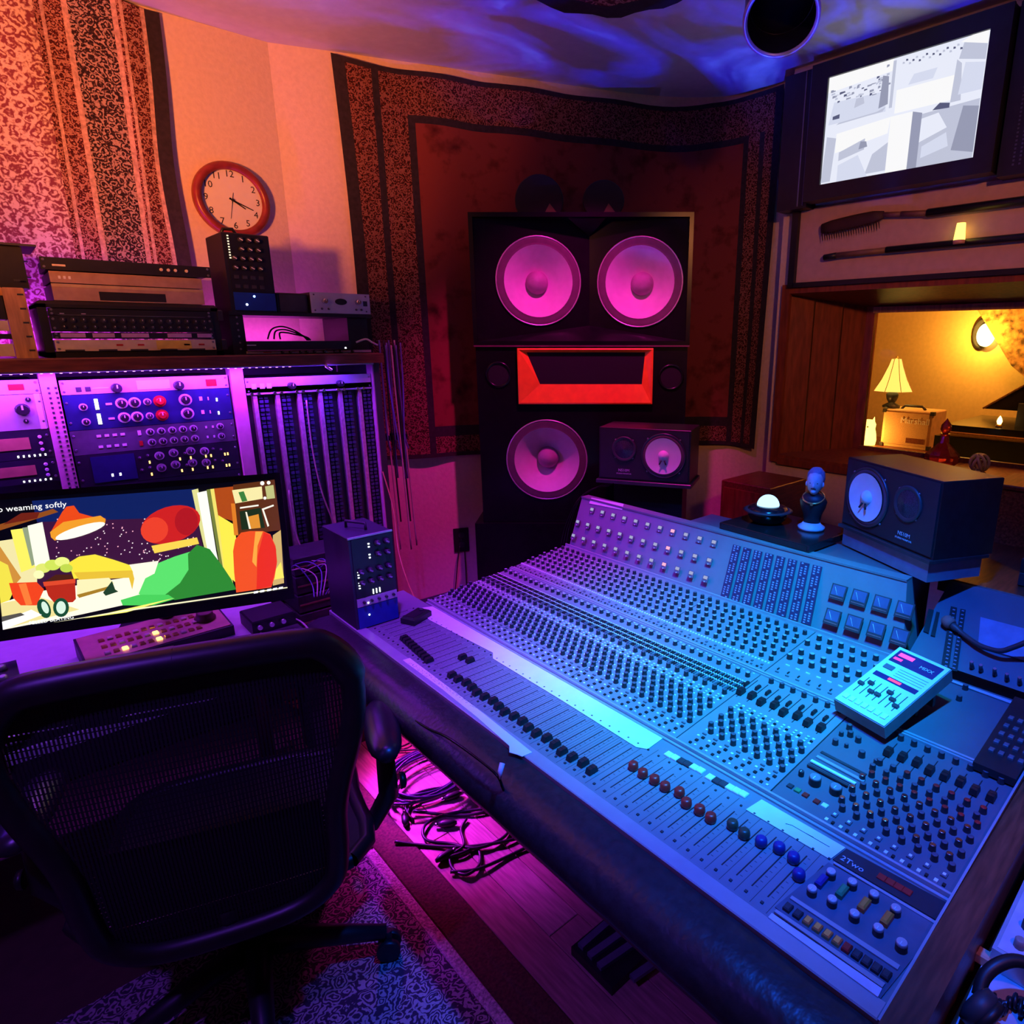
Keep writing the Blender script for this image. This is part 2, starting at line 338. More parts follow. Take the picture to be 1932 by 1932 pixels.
# amplifier head
t = thing('amplifier_head', 'tan guitar amplifier head under the small table lamp', 'amplifier', (4.05, 1.52, 1.01))
a = onx(1672, 775, 4.0); b = onx(1758, 770, 4.0)
q = MB(); q.bbox(4.0, 4.22, 1.38, 1.66, 1.012, 1.235, 0.006); q.build('cabinet', M('tan_vinyl', (0.62, 0.40, 0.20), 0.6), t)
q = MB(); q.bx(3.994, 4.0, 1.395, 1.645, 1.03, 1.22); q.build('grille', M('tan_cloth', (0.58, 0.36, 0.17), 0.8, scale=200), t)
q = MB(); q.bx(3.990, 3.995, 1.41, 1.51, 1.045, 1.075); q.build('badge_plate', m_wood, t)
for yy in (1.37, 1.645):
    for zz in (1.012, 1.215): q = MB(); q.bx(3.992, 4.02, yy, yy + 0.022, zz, zz + 0.022); q.build('corner_guard', m_black, t)
q = MB(); q.tube([(4.08, 1.45, 1.235), (4.08, 1.47, 1.255), (4.08, 1.57, 1.255), (4.08, 1.59, 1.235)], 0.008); q.build('handle', m_dark, t)
text('logo', 'Marshall', 0.05, (3.988, 1.47, 1.175), (0, -1, 0), (0, 0, 1), m_white, t)
# table lamp on the amplifier
lx, ly, lz = 4.08, 1.655, 1.238
t = thing('table_lamp', 'small table lamp with flared cream shade on the amplifier head', 'lamp', (lx, ly, lz))
q = MB(); q.lathe((lx, ly, lz), (0, 0, 1), [(0.05, 0), (0.052, 0.012), (0.02, 0.03), (0.032, 0.055), (0.036, 0.08), (0.022, 0.10), (0.010, 0.115), (0.008, 0.16)], 16); q.build('base', m_darkmetal, t)
q = MB(); q.lathe((lx, ly, lz + 0.10), (0, 0, 1), [(0.115, 0), (0.075, 0.07), (0.042, 0.15), (0.03, 0.19)], 8, cap=False); q.build('shade', m_glow2, t)
for i in range(8):
    a_ = 2 * PI * (i + 0.0) / 8
    q = MB(); q.tube([(lx + math.cos(a_) * r, ly + math.sin(a_) * r, lz + 0.10 + h) for r, h in ((0.117, 0), (0.077, 0.07), (0.044, 0.15), (0.031, 0.19))], 0.002, 4); q.build('shade_rib', m_ltwood, t)
q = MB(); q.cyl((lx, ly, lz + 0.29), (lx, ly, lz + 0.305), 0.006); q.build('finial', m_gold, t)
point('table_lamp_light', (lx, ly, lz + 0.17), (1.0, 0.55, 0.12), 2.0, 0.02)
# glowing cat shaped night light
t = thing('night_light', 'glowing yellow cat shaped night light beside the amplifier head', 'lamp', (3.95, 1.735, 1.012))
q = MB()
prof = [(0.0, 0), (0.05, 0.0), (0.055, 0.03), (0.05, 0.07), (0.042, 0.10), (0.045, 0.125), (0.032, 0.15), (0.0, 0.155)]
q.lathe((3.97, 1.735, 1.012), (0, 0, 1), prof, 18); q.build('body', E('cat_glow', (1.0, 0.72, 0.12), 3.2), t)
for s in (-1, 1):
    q = MB(); q.cyl((3.965, 1.735 + s * 0.028, 1.14), (3.965, 1.735 + s * 0.036, 1.185), 0.016, 0.001, 8); q.build('ear', E('cat_glow', (1, 0.72, 0.12), 3.2), t)
    q = MB(); q.lathe((3.926, 1.735 + s * 0.016, 1.125), (-1, 0, 0), [(0.006, 0), (0.0, 0.004)], 8); q.build('eye', m_dark, t)
point('night_light_glow', (3.88, 1.72, 1.08), (1.0, 0.40, 0.06), 4.0, 0.01)
# grand piano
t = thing('grand_piano', 'black grand piano with raised lid behind the glass', 'piano', (4.2, 0.5, 0))
q = MB()
rim = [(3.75, 1.27), (3.75, -0.4), (4.75, -0.4), (4.75, 0.2), (4.6, 0.7), (4.3, 0.95), (4.2, 1.27)]
q.prism([(x, y, 0.88) for x, y in rim], (0, 0, 0.26)); q.build('case', m_blackgloss, t)
q = MB(); q.prism([(x + 0.02, y * 0.985, 1.141) for x, y in rim], (0, 0, 0.012)); q.build('soundboard', m_gold, t)
lid = [(4.45, 1.25, 1.235), (4.45, 0.25, 1.99), (4.45, -0.4, 1.99), (4.45, -0.4, 1.235)]
q = MB(); q.prism(lid, (0.02, 0, 0)); q.build('lid', m_blackgloss, t)
q = MB(); q.tube([(4.44, 1.25, 1.237), (4.44, 0.25, 1.995)], 0.008, 4); q.build('lid_edge', m_ltwood, t)
q = MB(); q.bx(3.78, 4.4, -0.35, 1.24, 1.165, 1.20); q.build('fallboard', m_blackgloss, t)
q = MB(); q.bx(3.76, 3.79, -0.35, 1.22, 1.155, 1.165); q.build('key_slip', m_ltwood, t)
q = MB(); q.bx(3.95, 3.97, 0.2, 0.95, 1.20, 1.32); q.build('music_desk', m_dark, t)
for x_, y_ in ((3.85, 1.1), (3.85, -0.2), (4.6, 0.1)): q = MB(); q.cyl((x_, y_, 0), (x_, y_, 0.88), 0.05, 0.07, 10); q.build('leg', m_blackgloss, t)
# small candle bulb on the piano
t = thing('candle_bulb', 'small glowing candle bulb standing on the piano', 'lamp', (3.86, 1.0, 1.20))
q = MB(); q.cyl((3.86, 1.0, 1.20), (3.86, 1.0, 1.215), 0.018, 0.012); q.build('holder', m_gold, t)
q = MB(); q.lathe((3.86, 1.0, 1.215), (0, 0, 1), [(0.008, 0), (0.013, 0.015), (0.009, 0.03), (0.0, 0.045)], 12); q.build('bulb', m_glow, t)
# patterned panel leaning in the upper corner
m_leop = M('spotted_cloth', (0.40, 0.22, 0.08), 0.9, var=0.8, scale=26)
pts = [onx(*p, 4.80) for p in ((1843, 583), (1932, 575), (1990, 640), (1990, 760), (1908, 690))]
tag(MB().prism(pts, (0.03, 0, 0)).build('wall_hanging', m_leop), 'brown spotted wall hanging slanting across the piano room corner', 'wall hanging')
# glass decanter and ornament on the sill
c = onx(1777, 866, 3.03)
t = thing('glass_decanter', 'red glass decanter with stopper on the window sill', 'bottle', (3.03, c.y, 1.108))
m_rg = M('ruby_glass', (0.65, 0.06, 0.04), 0.08, trans=0.6, var=0.1)
q = MB(); q.lathe((3.03, c.y, 1.109), (0, 0, 1), [(0.0, 0), (0.05, 0.0), (0.072, 0.02), (0.068, 0.05), (0.045, 0.075), (0.020, 0.10), (0.016, 0.13), (0.02, 0.14)], 10, sm=False); q.build('body', m_rg, t)
q = MB(); q.lathe((3.03, c.y, 1.247), (0, 0, 1), [(0.01, 0), (0.022, 0.02), (0.020, 0.04), (0.006, 0.06), (0, 0.07)], 10); q.build('stopper', m_rg, t)
c = onx(1848, 872, 2.99)
t = thing('glass_ornament', 'knotted clear glass ornament on the sill beside the decanter', 'ornament', (2.99, c.y, 1.10))
m_cg = M('clear_glass', (0.85, 0.72, 0.45), 0.06, trans=0.5, var=0.1)
for i in range(5):
    a_ = i * 1.25; ctr = Vector((2.99, c.y, 1.148)); pts = []
    ax = Vector((math.cos(a_), math.sin(a_), 0.4 * math.sin(i * 2))).normalized(); u_ = ax.orthogonal().normalized(); v_ = ax.cross(u_)
    for k in range(17): th = 2 * PI * k / 16; pts.append(ctr + (u_ * math.cos(th) + v_ * math.sin(th)) * 0.036)
    q = MB(); q.tube(pts, 0.006, 6, False); q.build('ring', m_cg, t)
q = MB(); q.lathe((2.99, c.y, 1.10), (0, 0, 1), [(0.03, 0), (0.03, 0.008), (0.012, 0.016)], 12); q.build('foot', m_cg, t)
# ================================================================== wall hangings and clock
def cloth_mat(name, cols, scale, ring=9.0, rough=0.95):
    m = bpy.data.materials.new(name); m.use_nodes = True; N = m.node_tree.nodes; L = m.node_tree.links; b = N['Principled BSDF']; b.inputs['Roughness'].default_value = rough; b.inputs['Specular IOR Level'].default_value = 0.1
    tc = N.new('ShaderNodeTexCoord'); vo = N.new('ShaderNodeTexVoronoi'); vo.inputs['Scale'].default_value = scale
    wn_ = N.new('ShaderNodeTexNoise'); wn_.inputs['Scale'].default_value = scale * 1.3; L.new(tc.outputs['Object'], wn_.inputs[0]); va = N.new('ShaderNodeVectorMath'); va.operation = 'MULTIPLY_ADD'; L.new(wn_.outputs['Color'], va.inputs[0]); va.inputs[1].default_value = (1.2 / scale,) * 3; L.new(tc.outputs['Object'], va.inputs[2]); L.new(va.outputs[0], vo.inputs[0])
    no = N.new('ShaderNodeTexNoise'); no.inputs['Scale'].default_value = scale * 3.2; no.inputs['Detail'].default_value = 5; L.new(tc.outputs['Object'], no.inputs[0])
    mu = N.new('ShaderNodeMath'); mu.operation = 'MULTIPLY'; mu.inputs[1].default_value = ring; L.new(vo.outputs['Distance'], mu.inputs[0])
    si = N.new('ShaderNodeMath'); si.operation = 'SINE'; L.new(mu.outputs[0], si.inputs[0])
    ma = N.new('ShaderNodeMath'); ma.operation = 'MULTIPLY_ADD'; L.new(si.outputs[0], ma.inputs[0]); ma.inputs[1].default_value = 0.22; L.new(no.outputs['Fac'], ma.inputs[2])
    rp = N.new('ShaderNodeValToRGB'); L.new(ma.outputs[0], rp.inputs[0]); e = rp.color_ramp.elements
    e[0].position = 0.34; e[0].color = cols[0] + (1,); e[1].position = 0.66; e[1].color = cols[2] + (1,); q = e.new(0.5); q.color = cols[1] + (1,)
    L.new(rp.outputs[0], b.inputs['Base Color']); return m
c_field = cloth_mat('paisley_field', ((0.20, 0.05, 0.06), (0.40, 0.25, 0.18), (0.62, 0.48, 0.34)), 34, 14)
c_bandA = cloth_mat('paisley_band', ((0.025, 0.015, 0.015), (0.10, 0.05, 0.04), (0.42, 0.30, 0.22)), 44, 16)
c_bandB = cloth_mat('red_band', ((0.05, 0.012, 0.012), (0.18, 0.05, 0.035), (0.40, 0.22, 0.15)), 70, 12)
c_line = M('cloth_line', (0.52, 0.34, 0.24), 0.95, var=0.3, scale=90)
c_dark = M('cloth_hem', (0.022, 0.014, 0.016), 0.95, var=0.3, scale=60)
c_red = cloth_mat('mottled_red_field', ((0.05, 0.009, 0.009), (0.13, 0.025, 0.018), (0.22, 0.045, 0.032)), 5, 2)
c_dots = cloth_mat('dotted_band', ((0.03, 0.010, 0.008), (0.17, 0.045, 0.03), (0.26, 0.11, 0.075)), 56, 14)
# left hanging: vertical bands, hem on its right edge
t_l = MB(); xs = []; ms = []
edges = [(-1.2, 0), (0.335, 1), (0.352, 2), (0.362, 1), (0.410, 2), (0.426, 3), (0.545, 2), (0.560, 1), (0.568, 2), (0.578, 1), (0.632, 2), (0.645, 4), (0.690, None)]
cl = [c_field, c_bandB, c_line, c_bandA, c_dark]
for (a, mi), (b, _) in zip(edges, edges[1:]):
    n = max(1, int((b - a) / 0.06))
    for i in range(n): xs.append(a + (b - a) * i / n); ms.append(mi)
xs.append(0.690)
zs = [1.60 + 1.16 * i / 24 for i in range(25)]
P = [[Vector((x + (0.022 * (z - 2.1) if x > 0 else 0) - (0.018 * math.exp(-((z - 2.25) / .25) ** 2) if x > .6 else 0), 2.985 - 0.008 * math.sin(x * 21 + z * 3) - 0.006 * math.sin(x * 47), z)) for x in xs] for z in zs]
t_l.grid(P, lambda r, c: ms[c])
P2 = [[p + Vector((0, 0.004, 0)) for p in row] for row in P]; t_l.grid(P2, lambda r, c: ms[c])
tag(t_l.build('wall_tapestry', cl), 'cream paisley tapestry with banded dark border on the left wall above the gear', 'tapestry')
# corner hanging follows the curved wall
cwl = [Vector((p.x, p.y, 0)) for p in crom([(p[0], p[1], 0) for p in WP[1:]], 30)]
acc = [0.0]
for a, b in zip(cwl, cwl[1:]): acc.append(acc[-1] + (b - a).length)
def wall_at(s, off=0.03):
    s = min(max(s, 0), acc[-1] - 1e-5)
    for i in range(len(acc) - 1):
        if acc[i + 1] >= s:
            a, b = cwl[i], cwl[i + 1]; d = (b - a).normalized(); p = a.lerp(b, (s - acc[i]) / (acc[i + 1] - acc[i])); return p + Vector((d.y, -d.x, 0)) * off
def s_of(px, py, z):  # arc length where a sight line meets the wall
    best = None
    d = ray(px, py); az = math.atan2(d.y, d.x)
    for i in range(len(cwl)):
        e = abs(math.atan2(cwl[i].y, cwl[i].x) - az)
        if best is None or e < best[0]: best = (e, acc[i])
    return best[1]
sL = s_of(618, 90, 0); sR = s_of(1486, 160, 0)
W_ = sR - sL
bands = [(0, 4), (0.050, 1), (0.150, 4), (0.178, 1), (0.285, 4), (0.315, 0)]
ss = [0.0, 0.025, 0.05, 0.083, 0.117, 0.15, 0.178, 0.214, 0.25, 0.285, 0.315]
rights = [W_ - q for q in (0.20, 0.17, 0.135, 0.11, 0.085, 0.04, 0.0)]
k = 26
ss += [0.315 + (rights[0] - 0.315) * i / k for i in range(1, k)] + rights
def smat(c):
    s = (ss[c] + ss[c + 1]) / 2
    if s < 0.05 or 0.15 < s < 0.178 or 0.285 < s < 0.315: return 4
    if s < 0.315: return 1
    r = W_ - s
    if r < 0.04 or 0.085 < r < 0.11 or 0.17 < r < 0.20: return 4
    return 1 if r < 0.2 else 0
ts = [0.0, 0.02, 0.045, 0.08, 0.115, 0.15, 0.17, 0.20] + [0.2 + 1.29 * i / 20 for i in range(1, 21)] + [1.51, 1.56, 1.62, 1.64, 1.66]
def rmat(r, c):
    t_ = (ts[r] + ts[r + 1]) / 2; m_ = smat(c)
    s = (ss[c] + ss[c + 1]) / 2
    if t_ < 0.02 or t_ > 1.64: return 4
    if s < 0.30 or s > W_ - 0.04: return m_
    if t_ < 0.17: return 1
    if t_ < 0.20 and m_ == 0: return 4
    if t_ > 1.56 and m_ == 0: return 1
    if t_ > 1.51 and m_ == 0: return 4
    return m_
mb = MB(); P = []
for t_ in ts:
    row = []
    for s in ss:
        sag = 0.012 * math.sin(s * 5.3) + 0.006 * math.sin(s * 13)
        z = 2.755 - t_ - max(0, sag) * (1 - t_ / 2) - 0.03 * math.sin(PI * min(1, s / W_)) * (1 - t_ / 1.7)
        xo = s + (0.018 if s < 0.06 else 0) * math.sin(t_ * 2) - 0.02 * (t_ / 1.66) * (1 if s > W_ - 0.3 else 0)
        p = wall_at(sL + xo, 0.030 + 0.010 * math.sin(s * 17 + t_ * 2)); p.z = z; row.append(p)
    P.append(row)
mb.grid(P, rmat)
mb.grid([[p + (p - Vector((0, 0, p.z))).normalized() * 0.004 for p in row] for row in P], rmat)
tag(mb.build('wall_tapestry', [c_red, c_dots, c_line, c_bandA, c_dark]), 'dark red tapestry with patterned border hung behind the big loudspeaker', 'tapestry')
# ceiling hanging: lower edge of a draped cloth
mb = MB(); P = []
for i in range(13):
    u = i / 12; row = []
    p = onz(985 + 320 * u, -6 + 38 * math.sin(PI * u), CEIL - 0.03 - 0.02 * math.sin(PI * u))
    back = Vector((-0.60, -0.66, 0)) * 0.5
    for j in range(7):
        v = j / 6; row.append(p + back * v + Vector((0, 0, 0.022 * v + 0.006 * math.sin(u * 20 + v * 7) * (1 - v))))
    P.append(row)
mb.grid(P, lambda r, c: 1 if c < 1 else 0)
mb.grid([[p + Vector((0, 0, 0.003)) for p in row] for row in P], lambda r, c: 1 if c < 1 else 0)
tag(mb.build('ceiling_tapestry', [cloth_mat('ceiling_cloth', ((0.08, 0.02, 0.02), (0.22, 0.07, 0.06), (0.45, 0.20, 0.14)), 24, 18), c_dark]), 'dark patterned cloth draped under the ceiling', 'tapestry')

# clock
cc = ony(438, 378, 2.99); cr = 0.138
t = thing('wall_clock', 'round white wall clock with a dark red wooden rim', 'clock', (cc.x, 3.0, cc.z))
m_rim = M('clock_rim', (0.24, 0.03, 0.015), 0.35, var=0.25)
q = MB(); q.lathe((cc.x, 2.999, cc.z), (0, -1, 0), [(cr, 0), (cr, 0.018), (cr - 0.006, 0.030), (cr - 0.016, 0.034), (cr - 0.028, 0.028), (cr - 0.030, 0.015)], 48, cap=False); q.build('rim', m_rim, t)
q = MB(); q.lathe((cc.x, 2.999, cc.z), (0, -1, 0), [(cr - 0.028, 0), (cr - 0.028, 0.014)], 48); q.build('dial', M('clock_dial', (0.80, 0.76, 0.72), 0.6, var=0.02), t)
m_ink = M('black_ink', (0.01, 0.01, 0.01), 0.6)
for i in range(1, 13):
    a_ = PI / 2 - i * PI / 6; r_ = cr - 0.045
    text('numeral', str(i), 0.034, (cc.x + r_ * math.cos(a_), 2.9845, cc.z + r_ * math.sin(a_)), (1, 0, 0), (0, 0, 1), m_ink, t, 0.0003)
for ang, ln, wd in ((122, 0.052, 0.006), (112, 0.078, 0.005), (192, 0.070, 0.0016), (12, 0.028, 0.0022)):
    a_ = PI / 2 - math.radians(ang); d = Vector((math.cos(a_), 0, math.sin(a_))); n = Vector((-d.z, 0, d.x)) * wd / 2; o_ = Vector((cc.x, 2.983, cc.z))
    q = MB(); q.prism([o_ - d * 0.012 + n, o_ - d * 0.012 - n, o_ + d * ln - n * 0.6, o_ + d * ln + n * 0.6], (0, 0.0012, 0)); q.build('hand', m_ink, t)
q = MB(); q.cyl((cc.x, 2.985, cc.z), (cc.x, 2.978, cc.z), 0.005); q.build('hub', m_ink, t)

# ================================================================== gear shelf and racks
YF = 2.60
def gx(px, py, Y=YF): return ony(px, py, Y).x
def gz(px, py, Y=YF): return ony(px, py, Y).z
SHZ = 1.592    # top of the shelf board
xend = gx(722, 690, 2.56)
t = thing('gear_shelf', 'long red brown wooden shelf holding the upper row of gear', 'shelf', (0.2, 2.78, 0))
q = MB(); q.bbox(-1.3, xend, 2.545, 2.975, SHZ - 0.038, SHZ, 0.004); q.build('board', m_wood, t)
q = MB(); q.bx(xend - 0.03, xend - 0.005, 2.58, 2.97, 0.0, SHZ - 0.038); q.build('end_panel', m_dark, t)
m_post = M('pale_post', (0.78, 0.42, 0.52), 0.45, var=0.08)
def post(px0, px1, py):
    a, b = gx(px0, py), gx(px1, py); q = MB(); q.bbox(a, b, 2.585, 2.64, 0.74, SHZ - 0.04, 0.003); q.build('upright', m_post, t)
post(437, 461, 740); post(78, 110, 740); post(703, 716, 740)
q = MB(); q.bx(-1.3, xend - 0.03, 2.95, 2.965, 0.0, SHZ - 0.04); q.build('back_panel', m_dark, t)
# rack rail holes on the uprights
for px in (106, 92):
    q = MB(); xx = gx(px, 740)
    for i in range(26): q.bx(xx - 0.003, xx + 0.003, 2.5835, 2.586, 1.50 - i * 0.0148, 1.506 - i * 0.0148)
    q.build('rail_holes', m_dark, t)['kind'] = 'stuff'
# light strip under the shelf
t = thing('light_strip', 'violet light strip under the front edge of the gear shelf', 'light strip', (0.2, 2.565, SHZ - 0.04))
q = MB(); q.bx(-1.2, xend - 0.04, 2.556, 2.566, SHZ - 0.044, SHZ - 0.039); q.build('tape', m_white, t)
q = MB()
for i in range(90):
    x_ = -1.19 + i * 0.023
    if x_ < xend - 0.05: q.bx(x_, x_ + 0.006, 2.5575, 2.5635, SHZ - 0.0455, SHZ - 0.0438)
q.build('diodes', E('violet_diode', (0.6, 0.2, 1.0), 7.0), t)['kind'] = 'stuff'
l = area('led_strip_light', (0.05, 2.535, SHZ - 0.046), (0.05, 2.60, 1.1), (0.13, 0.02, 1.0), 16, 2.0, 0.012)
l = area('led_strip_pink', (0.30, 2.530, SHZ - 0.048), (0.30, 2.585, 1.2), (1.0, 0.03, 0.70), 2.6, 1.2, 0.01)
# second strip behind the gear, washing the wall upward
area('back_strip_light', (-0.25, 2.90, SHZ + 0.02), (-0.25, 3.0, 2.2), (0.40, 0.03, 1.0), 13, 1.3, 0.03)
area('back_strip_light_b', (0.75, 2.93, SHZ + 0.02), (0.75, 3.0, 2.4), (0.75, 0.05, 0.8), 1.2, 0.6, 0.03)

def gear(name, label, x0, x1, z0, z1, face, Y=YF, depth=0.25, ears=True, body=m_black, cat='audio gear', group=None):
    t = thing(name, label, cat, ((x0 + x1) / 2, Y, z0), group=group)
    q = MB(); q.bbox(x0 + (0.012 if ears else 0), x1 - (0.012 if ears else 0), Y + 0.004, Y + depth, z0 + 0.0015, z1 - 0.0015, 0.002); q.build('chassis', body, t)
    q = MB(); q.bx(x0, x1, Y, Y + 0.004, z0 + 0.0008, z1 - 0.0008); q.build('faceplate', face, t)
    if ears:
        for xx in (x0 + 0.008, x1 - 0.008):
            for zz in (z0 + (z1 - z0) * 0.22, z1 - (z1 - z0) * 0.22):
                q = MB(); q.lathe((xx, Y, zz), (0, -1, 0), [(0.004, 0), (0.003, 0.002)], 8); q.build('screw', m_screw, t)
    t['_x'] = [x0, x1, z0, z1, Y]
    return t
def fpt(t, u, v): x0, x1, z0, z1, Y = t['_x']; return x0 + (x1 - x0) * u, z0 + (z1 - z0) * v, Y
def knob(t, u, v, r, m=m_black, h=0.014, ring=None, name='knob'):
    x, z, Y = fpt(t, u, v)
    if ring: q = MB(); q.lathe((x, Y, z), (0, -1, 0), [(r * 1.45, 0), (r * 1.45, 0.0012)], 16); q.build('dial_ring', ring, t)
    q = MB(); q.lathe((x, Y, z), (0, -1, 0), [(r, 0), (r, h * 0.6), (r * 0.8, h)], 12); q.mat(1); q.bx(x - r * 0.12, x + r * 0.12, Y - h - 0.0006, Y - h + 0.001, z, z + r * 0.75); q.build(name, [m, m_white], t)
def plate(t, u0, u1, v0, v1, m, name='display', d=0.0015):
    a, b, Y = fpt(t, u0, v0); c, e, _ = fpt(t, u1, v1); q = MB(); q.bx(a, c, Y - d, Y + 0.001, b, e); return q.build(name, m, t)
e_amber = E('amber_lamp', (1.0, 0.55, 0.12), 4.0); e_white = E('white_lamp', (0.9, 0.9, 1.0), 5.0); e_bluel = E('blue_lamp', (0.25, 0.5, 1.0), 6.0); e_red = E('red_lamp', (1.0, 0.06, 0.04), 4.0); e_green = E('green_lamp', (0.2, 0.9, 0.3), 2.5)
m_bface = M('blue_face', (0.02, 0.03, 0.13), 0.4, 0.2); m_dface = M('dark_face', (0.03, 0.03, 0.045), 0.4, 0.3); m_vface = M('grey_face', (0.14, 0.13, 0.17), 0.4, 0.3)
m_ring = M('pale_ring', (0.7, 0.68, 0.7), 0.4)
# --- middle bay
X0, X1 = gx(112, 742) + 0.004, gx(437, 742) - 0.006
zt = [gz(275, p) for p in (712, 739, 803, 848, 906, 960)]
g = gear('strip_light_panel', 'brightly lit metal panel with black knobs under the shelf, middle bay', X0, X1, zt[1], zt[0], m_silver)
for u in (0.30, 0.67): knob(g, u, 0.35, 0.015, m_black, 0.03)
for u in (0.08, 0.13): plate(g, u, u + 0.03, 0.2, 0.5, m_dark, 'button')
plate(g, 0.17, 0.26, 0.35, 0.42, m_white, 'label'); plate(g, 0.85, 0.92, 0.2, 0.7, m_red, 'label'); plate(g, 0.42, 0.62, 0.15, 0.8, m_white, 'vent_plate')
g = gear('channel_strip', 'two row blue channel strip with ringed dials and red knobs, middle bay', X0, X1, zt[2], zt[1], m_bface)
for v in (0.70, 0.28):
    knob(g, 0.10, v - .05, 0.008, m_black, ring=m_ring); plate(g, 0.165, 0.185, v - 0.14, v + 0.16, e_white, 'meter')
    plate(g, 0.225, 0.26, v - 0.03, v + 0.03, m_ring, 'button')
    knob(g, 0.315, v, 0.012, m_black, ring=m_white); knob(g, 0.39, v, 0.012, m_black, ring=m_white); knob(g, 0.465, v, 0.008, m_dark, ring=m_ring)
    knob(g, 0.54, v, 0.013, m_red, ring=m_red); knob(g, 0.70, v, 0.014, m_black, ring=m_ring)
    plate(g, 0.79, 0.81, v - 0.05, v + 0.07, m_white, 'button'); plate(g, 0.845, 0.853, v - 0.05, v + 0.05, m_white, 'switch'); plate(g, 0.90, 0.91, v - .1, v, e_white, 'lamp')
g = gear('dual_preamp', 'violet two row preamp with a row of small ringed knobs, middle bay', X0, X1, zt[3], zt[2], m_vface)
for v in (0.72, 0.28):
    for i in range(4): plate(g, 0.14 + i * 0.045, 0.165 + i * 0.045, v - 0.05, v + 0.05, m_white, 'button')
    plate(g, 0.375, 0.395, v - .1, v + .1, m_red if v < .5 else m_ring, 'button')
    for i in range(5): knob(g, 0.45 + i * 0.068, v, 0.0085, m_black, 0.012, ring=m_ring)
    for u in (0.80, 0.845): plate(g, u, u + 0.012, v - .04, v + .06, m_white, 'switch')
    knob(g, 0.90, v, 0.008, m_black, 0.012, ring=m_ring)
g = gear('equalizer', 'dark blue equalizer with dense knobs and yellow lamps, middle bay', X0, X1, zt[4], zt[3], m_dface)
plate(g, 0.08, 0.33, 0.1, 0.92, m_bface, 'panel')
for u in (0.18, 0.225): plate(g, u, u + 0.012, 0.25, 0.34, e_white, 'lamp')
for v in (0.75, 0.35):
    for i, u in enumerate((0.36, 0.41, 0.48, 0.57, 0.64, 0.68, 0.77, 0.83, 0.88)): knob(g, u, v + (0.05 if i % 2 else 0), 0.010 if i in (2, 3, 5, 6) else 0.005, m_dark, 0.012, ring=m_ring if i in (2, 3, 5, 6) else None)
    for u in (0.41, 0.60, 0.67, 0.77, 0.805, 0.90, 0.92): plate(g, u, u + 0.009, v - 0.22, v - 0.13, e_amber, 'lamp')
g = gear('rack_blank', 'plain dark rack panel behind the computer monitor', X0, X1, zt[5], zt[4], m_dface)
# --- left bay
X2, X3 = gx(-150, 742), gx(82, 742) - 0.006
zl = [gz(40, p) for p in (716, 744, 812, 868, 915)]
g = gear('strip_light_panel', 'brightly lit metal panel under the shelf, leftmost bay', X2, X3, zl[1], zl[0], m_silver)
plate(g, 0.72, 0.86, 0.3, 0.7, m_red, 'label')
g = gear('tape_machine_panel', 'pale metal panel with a winged black knob, leftmost bay', X2, X3, zl[2], zl[1], m_silver)
knob(g, 0.80, 0.58, 0.018, m_black, 0.02); knob(g, 0.81, 0.25, 0.007, m_black, 0.012); knob(g, 0.87, 0.85, 0.007, m_black, 0.012); plate(g, 0.93, 0.985, 0.0, 1.0, m_white, 'trim_strip')
for i, zz in enumerate(((zl[2], zl[3]), (zl[3], zl[4]))):
    g = gear('meter_preamp', ('upper' if i == 0 else 'lower') + ' dark rack unit with a tan meter window, leftmost bay', X2, X3, zz[1], zz[0], m_dface)
    plate(g, 0.30, 0.80, 0.35, 0.75, M('tan_window', (0.50, 0.28, 0.12), 0.4), 'meter_window')
    for j in range(6): plate(g, 0.66 + j * 0.05, 0.675 + j * 0.05, 0.08, 0.15, e_white, 'lamp')
    for j in range(3): knob(g, 0.90, 0.3 + j * .22, 0.005, m_white, 0.008)
# --- right bay: patch rows with hanging cable trunks
X4, X5 = gx(463, 742) + 0.004, gx(702, 742)
g = gear('strip_light_panel', 'brightly lit metal panel with black knobs above the hanging cables', X4, X5, gz(580, 740), gz(580, 709), m_silver)
for u in (0.33, 0.72): knob(g, u, 0.45, 0.013, m_black, 0.03)
for u in (0.04, 0.10, 0.15): plate(g, u, u + 0.035, 0.35, 0.65, m_white, 'button')
t = thing('patch_panel', 'tall patch panel of vertical dark cable rows between pale trunks', 'patch panel', ((X4 + X5) / 2, YF, 0.75))
q = MB(); q.bx(X4, X5, YF + 0.03, YF + 0.05, 0.70, 1.475); q.build('backplate', m_dark, t)
m_trunk = M('pale_trunk', (0.55, 0.44, 0.46), 0.5, var=0.2, scale=80)
q = MB(); q.bx(X4, X5, YF + 0.0, YF + 0.03, 1.455, 1.475); q.build('top_bar', m_vface, t)
for i in range(6):
    xx = X4 + 0.028 + i * (X5 - X4 - 0.03) / 5.6
    q = MB(); q.bbox(xx - 0.007, xx + 0.007, YF + 0.004, YF + 0.03, 0.72, 1.452, 0.003); q.build('trunk', m_trunk, t)
    for sx in (-1, 1):
        q = MB(); q.lathe((xx + sx * 0.012, YF + 0.0, 1.452), (0, -1, 0), [(0.006, -0.02), (0.006, 0.006)], 8); q.build('plug', m_chrome, t)
    for k2 in range(2):
        x2 = xx + 0.021 + k2 * 0.018
        if x2 < X5 - 0.01:
            q = MB()
            for j in range(46): q.bx(x2 - 0.0065, x2 + 0.0065, YF + 0.006 + 0.004 * (j % 2), YF + 0.03, 0.73 + j * 0.0156, 0.741 + j * 0.0156)
            q.build('jack_row', M('jack_dark', (0.06, 0.05, 0.16), 0.35), t)['kind'] = 'stuff'
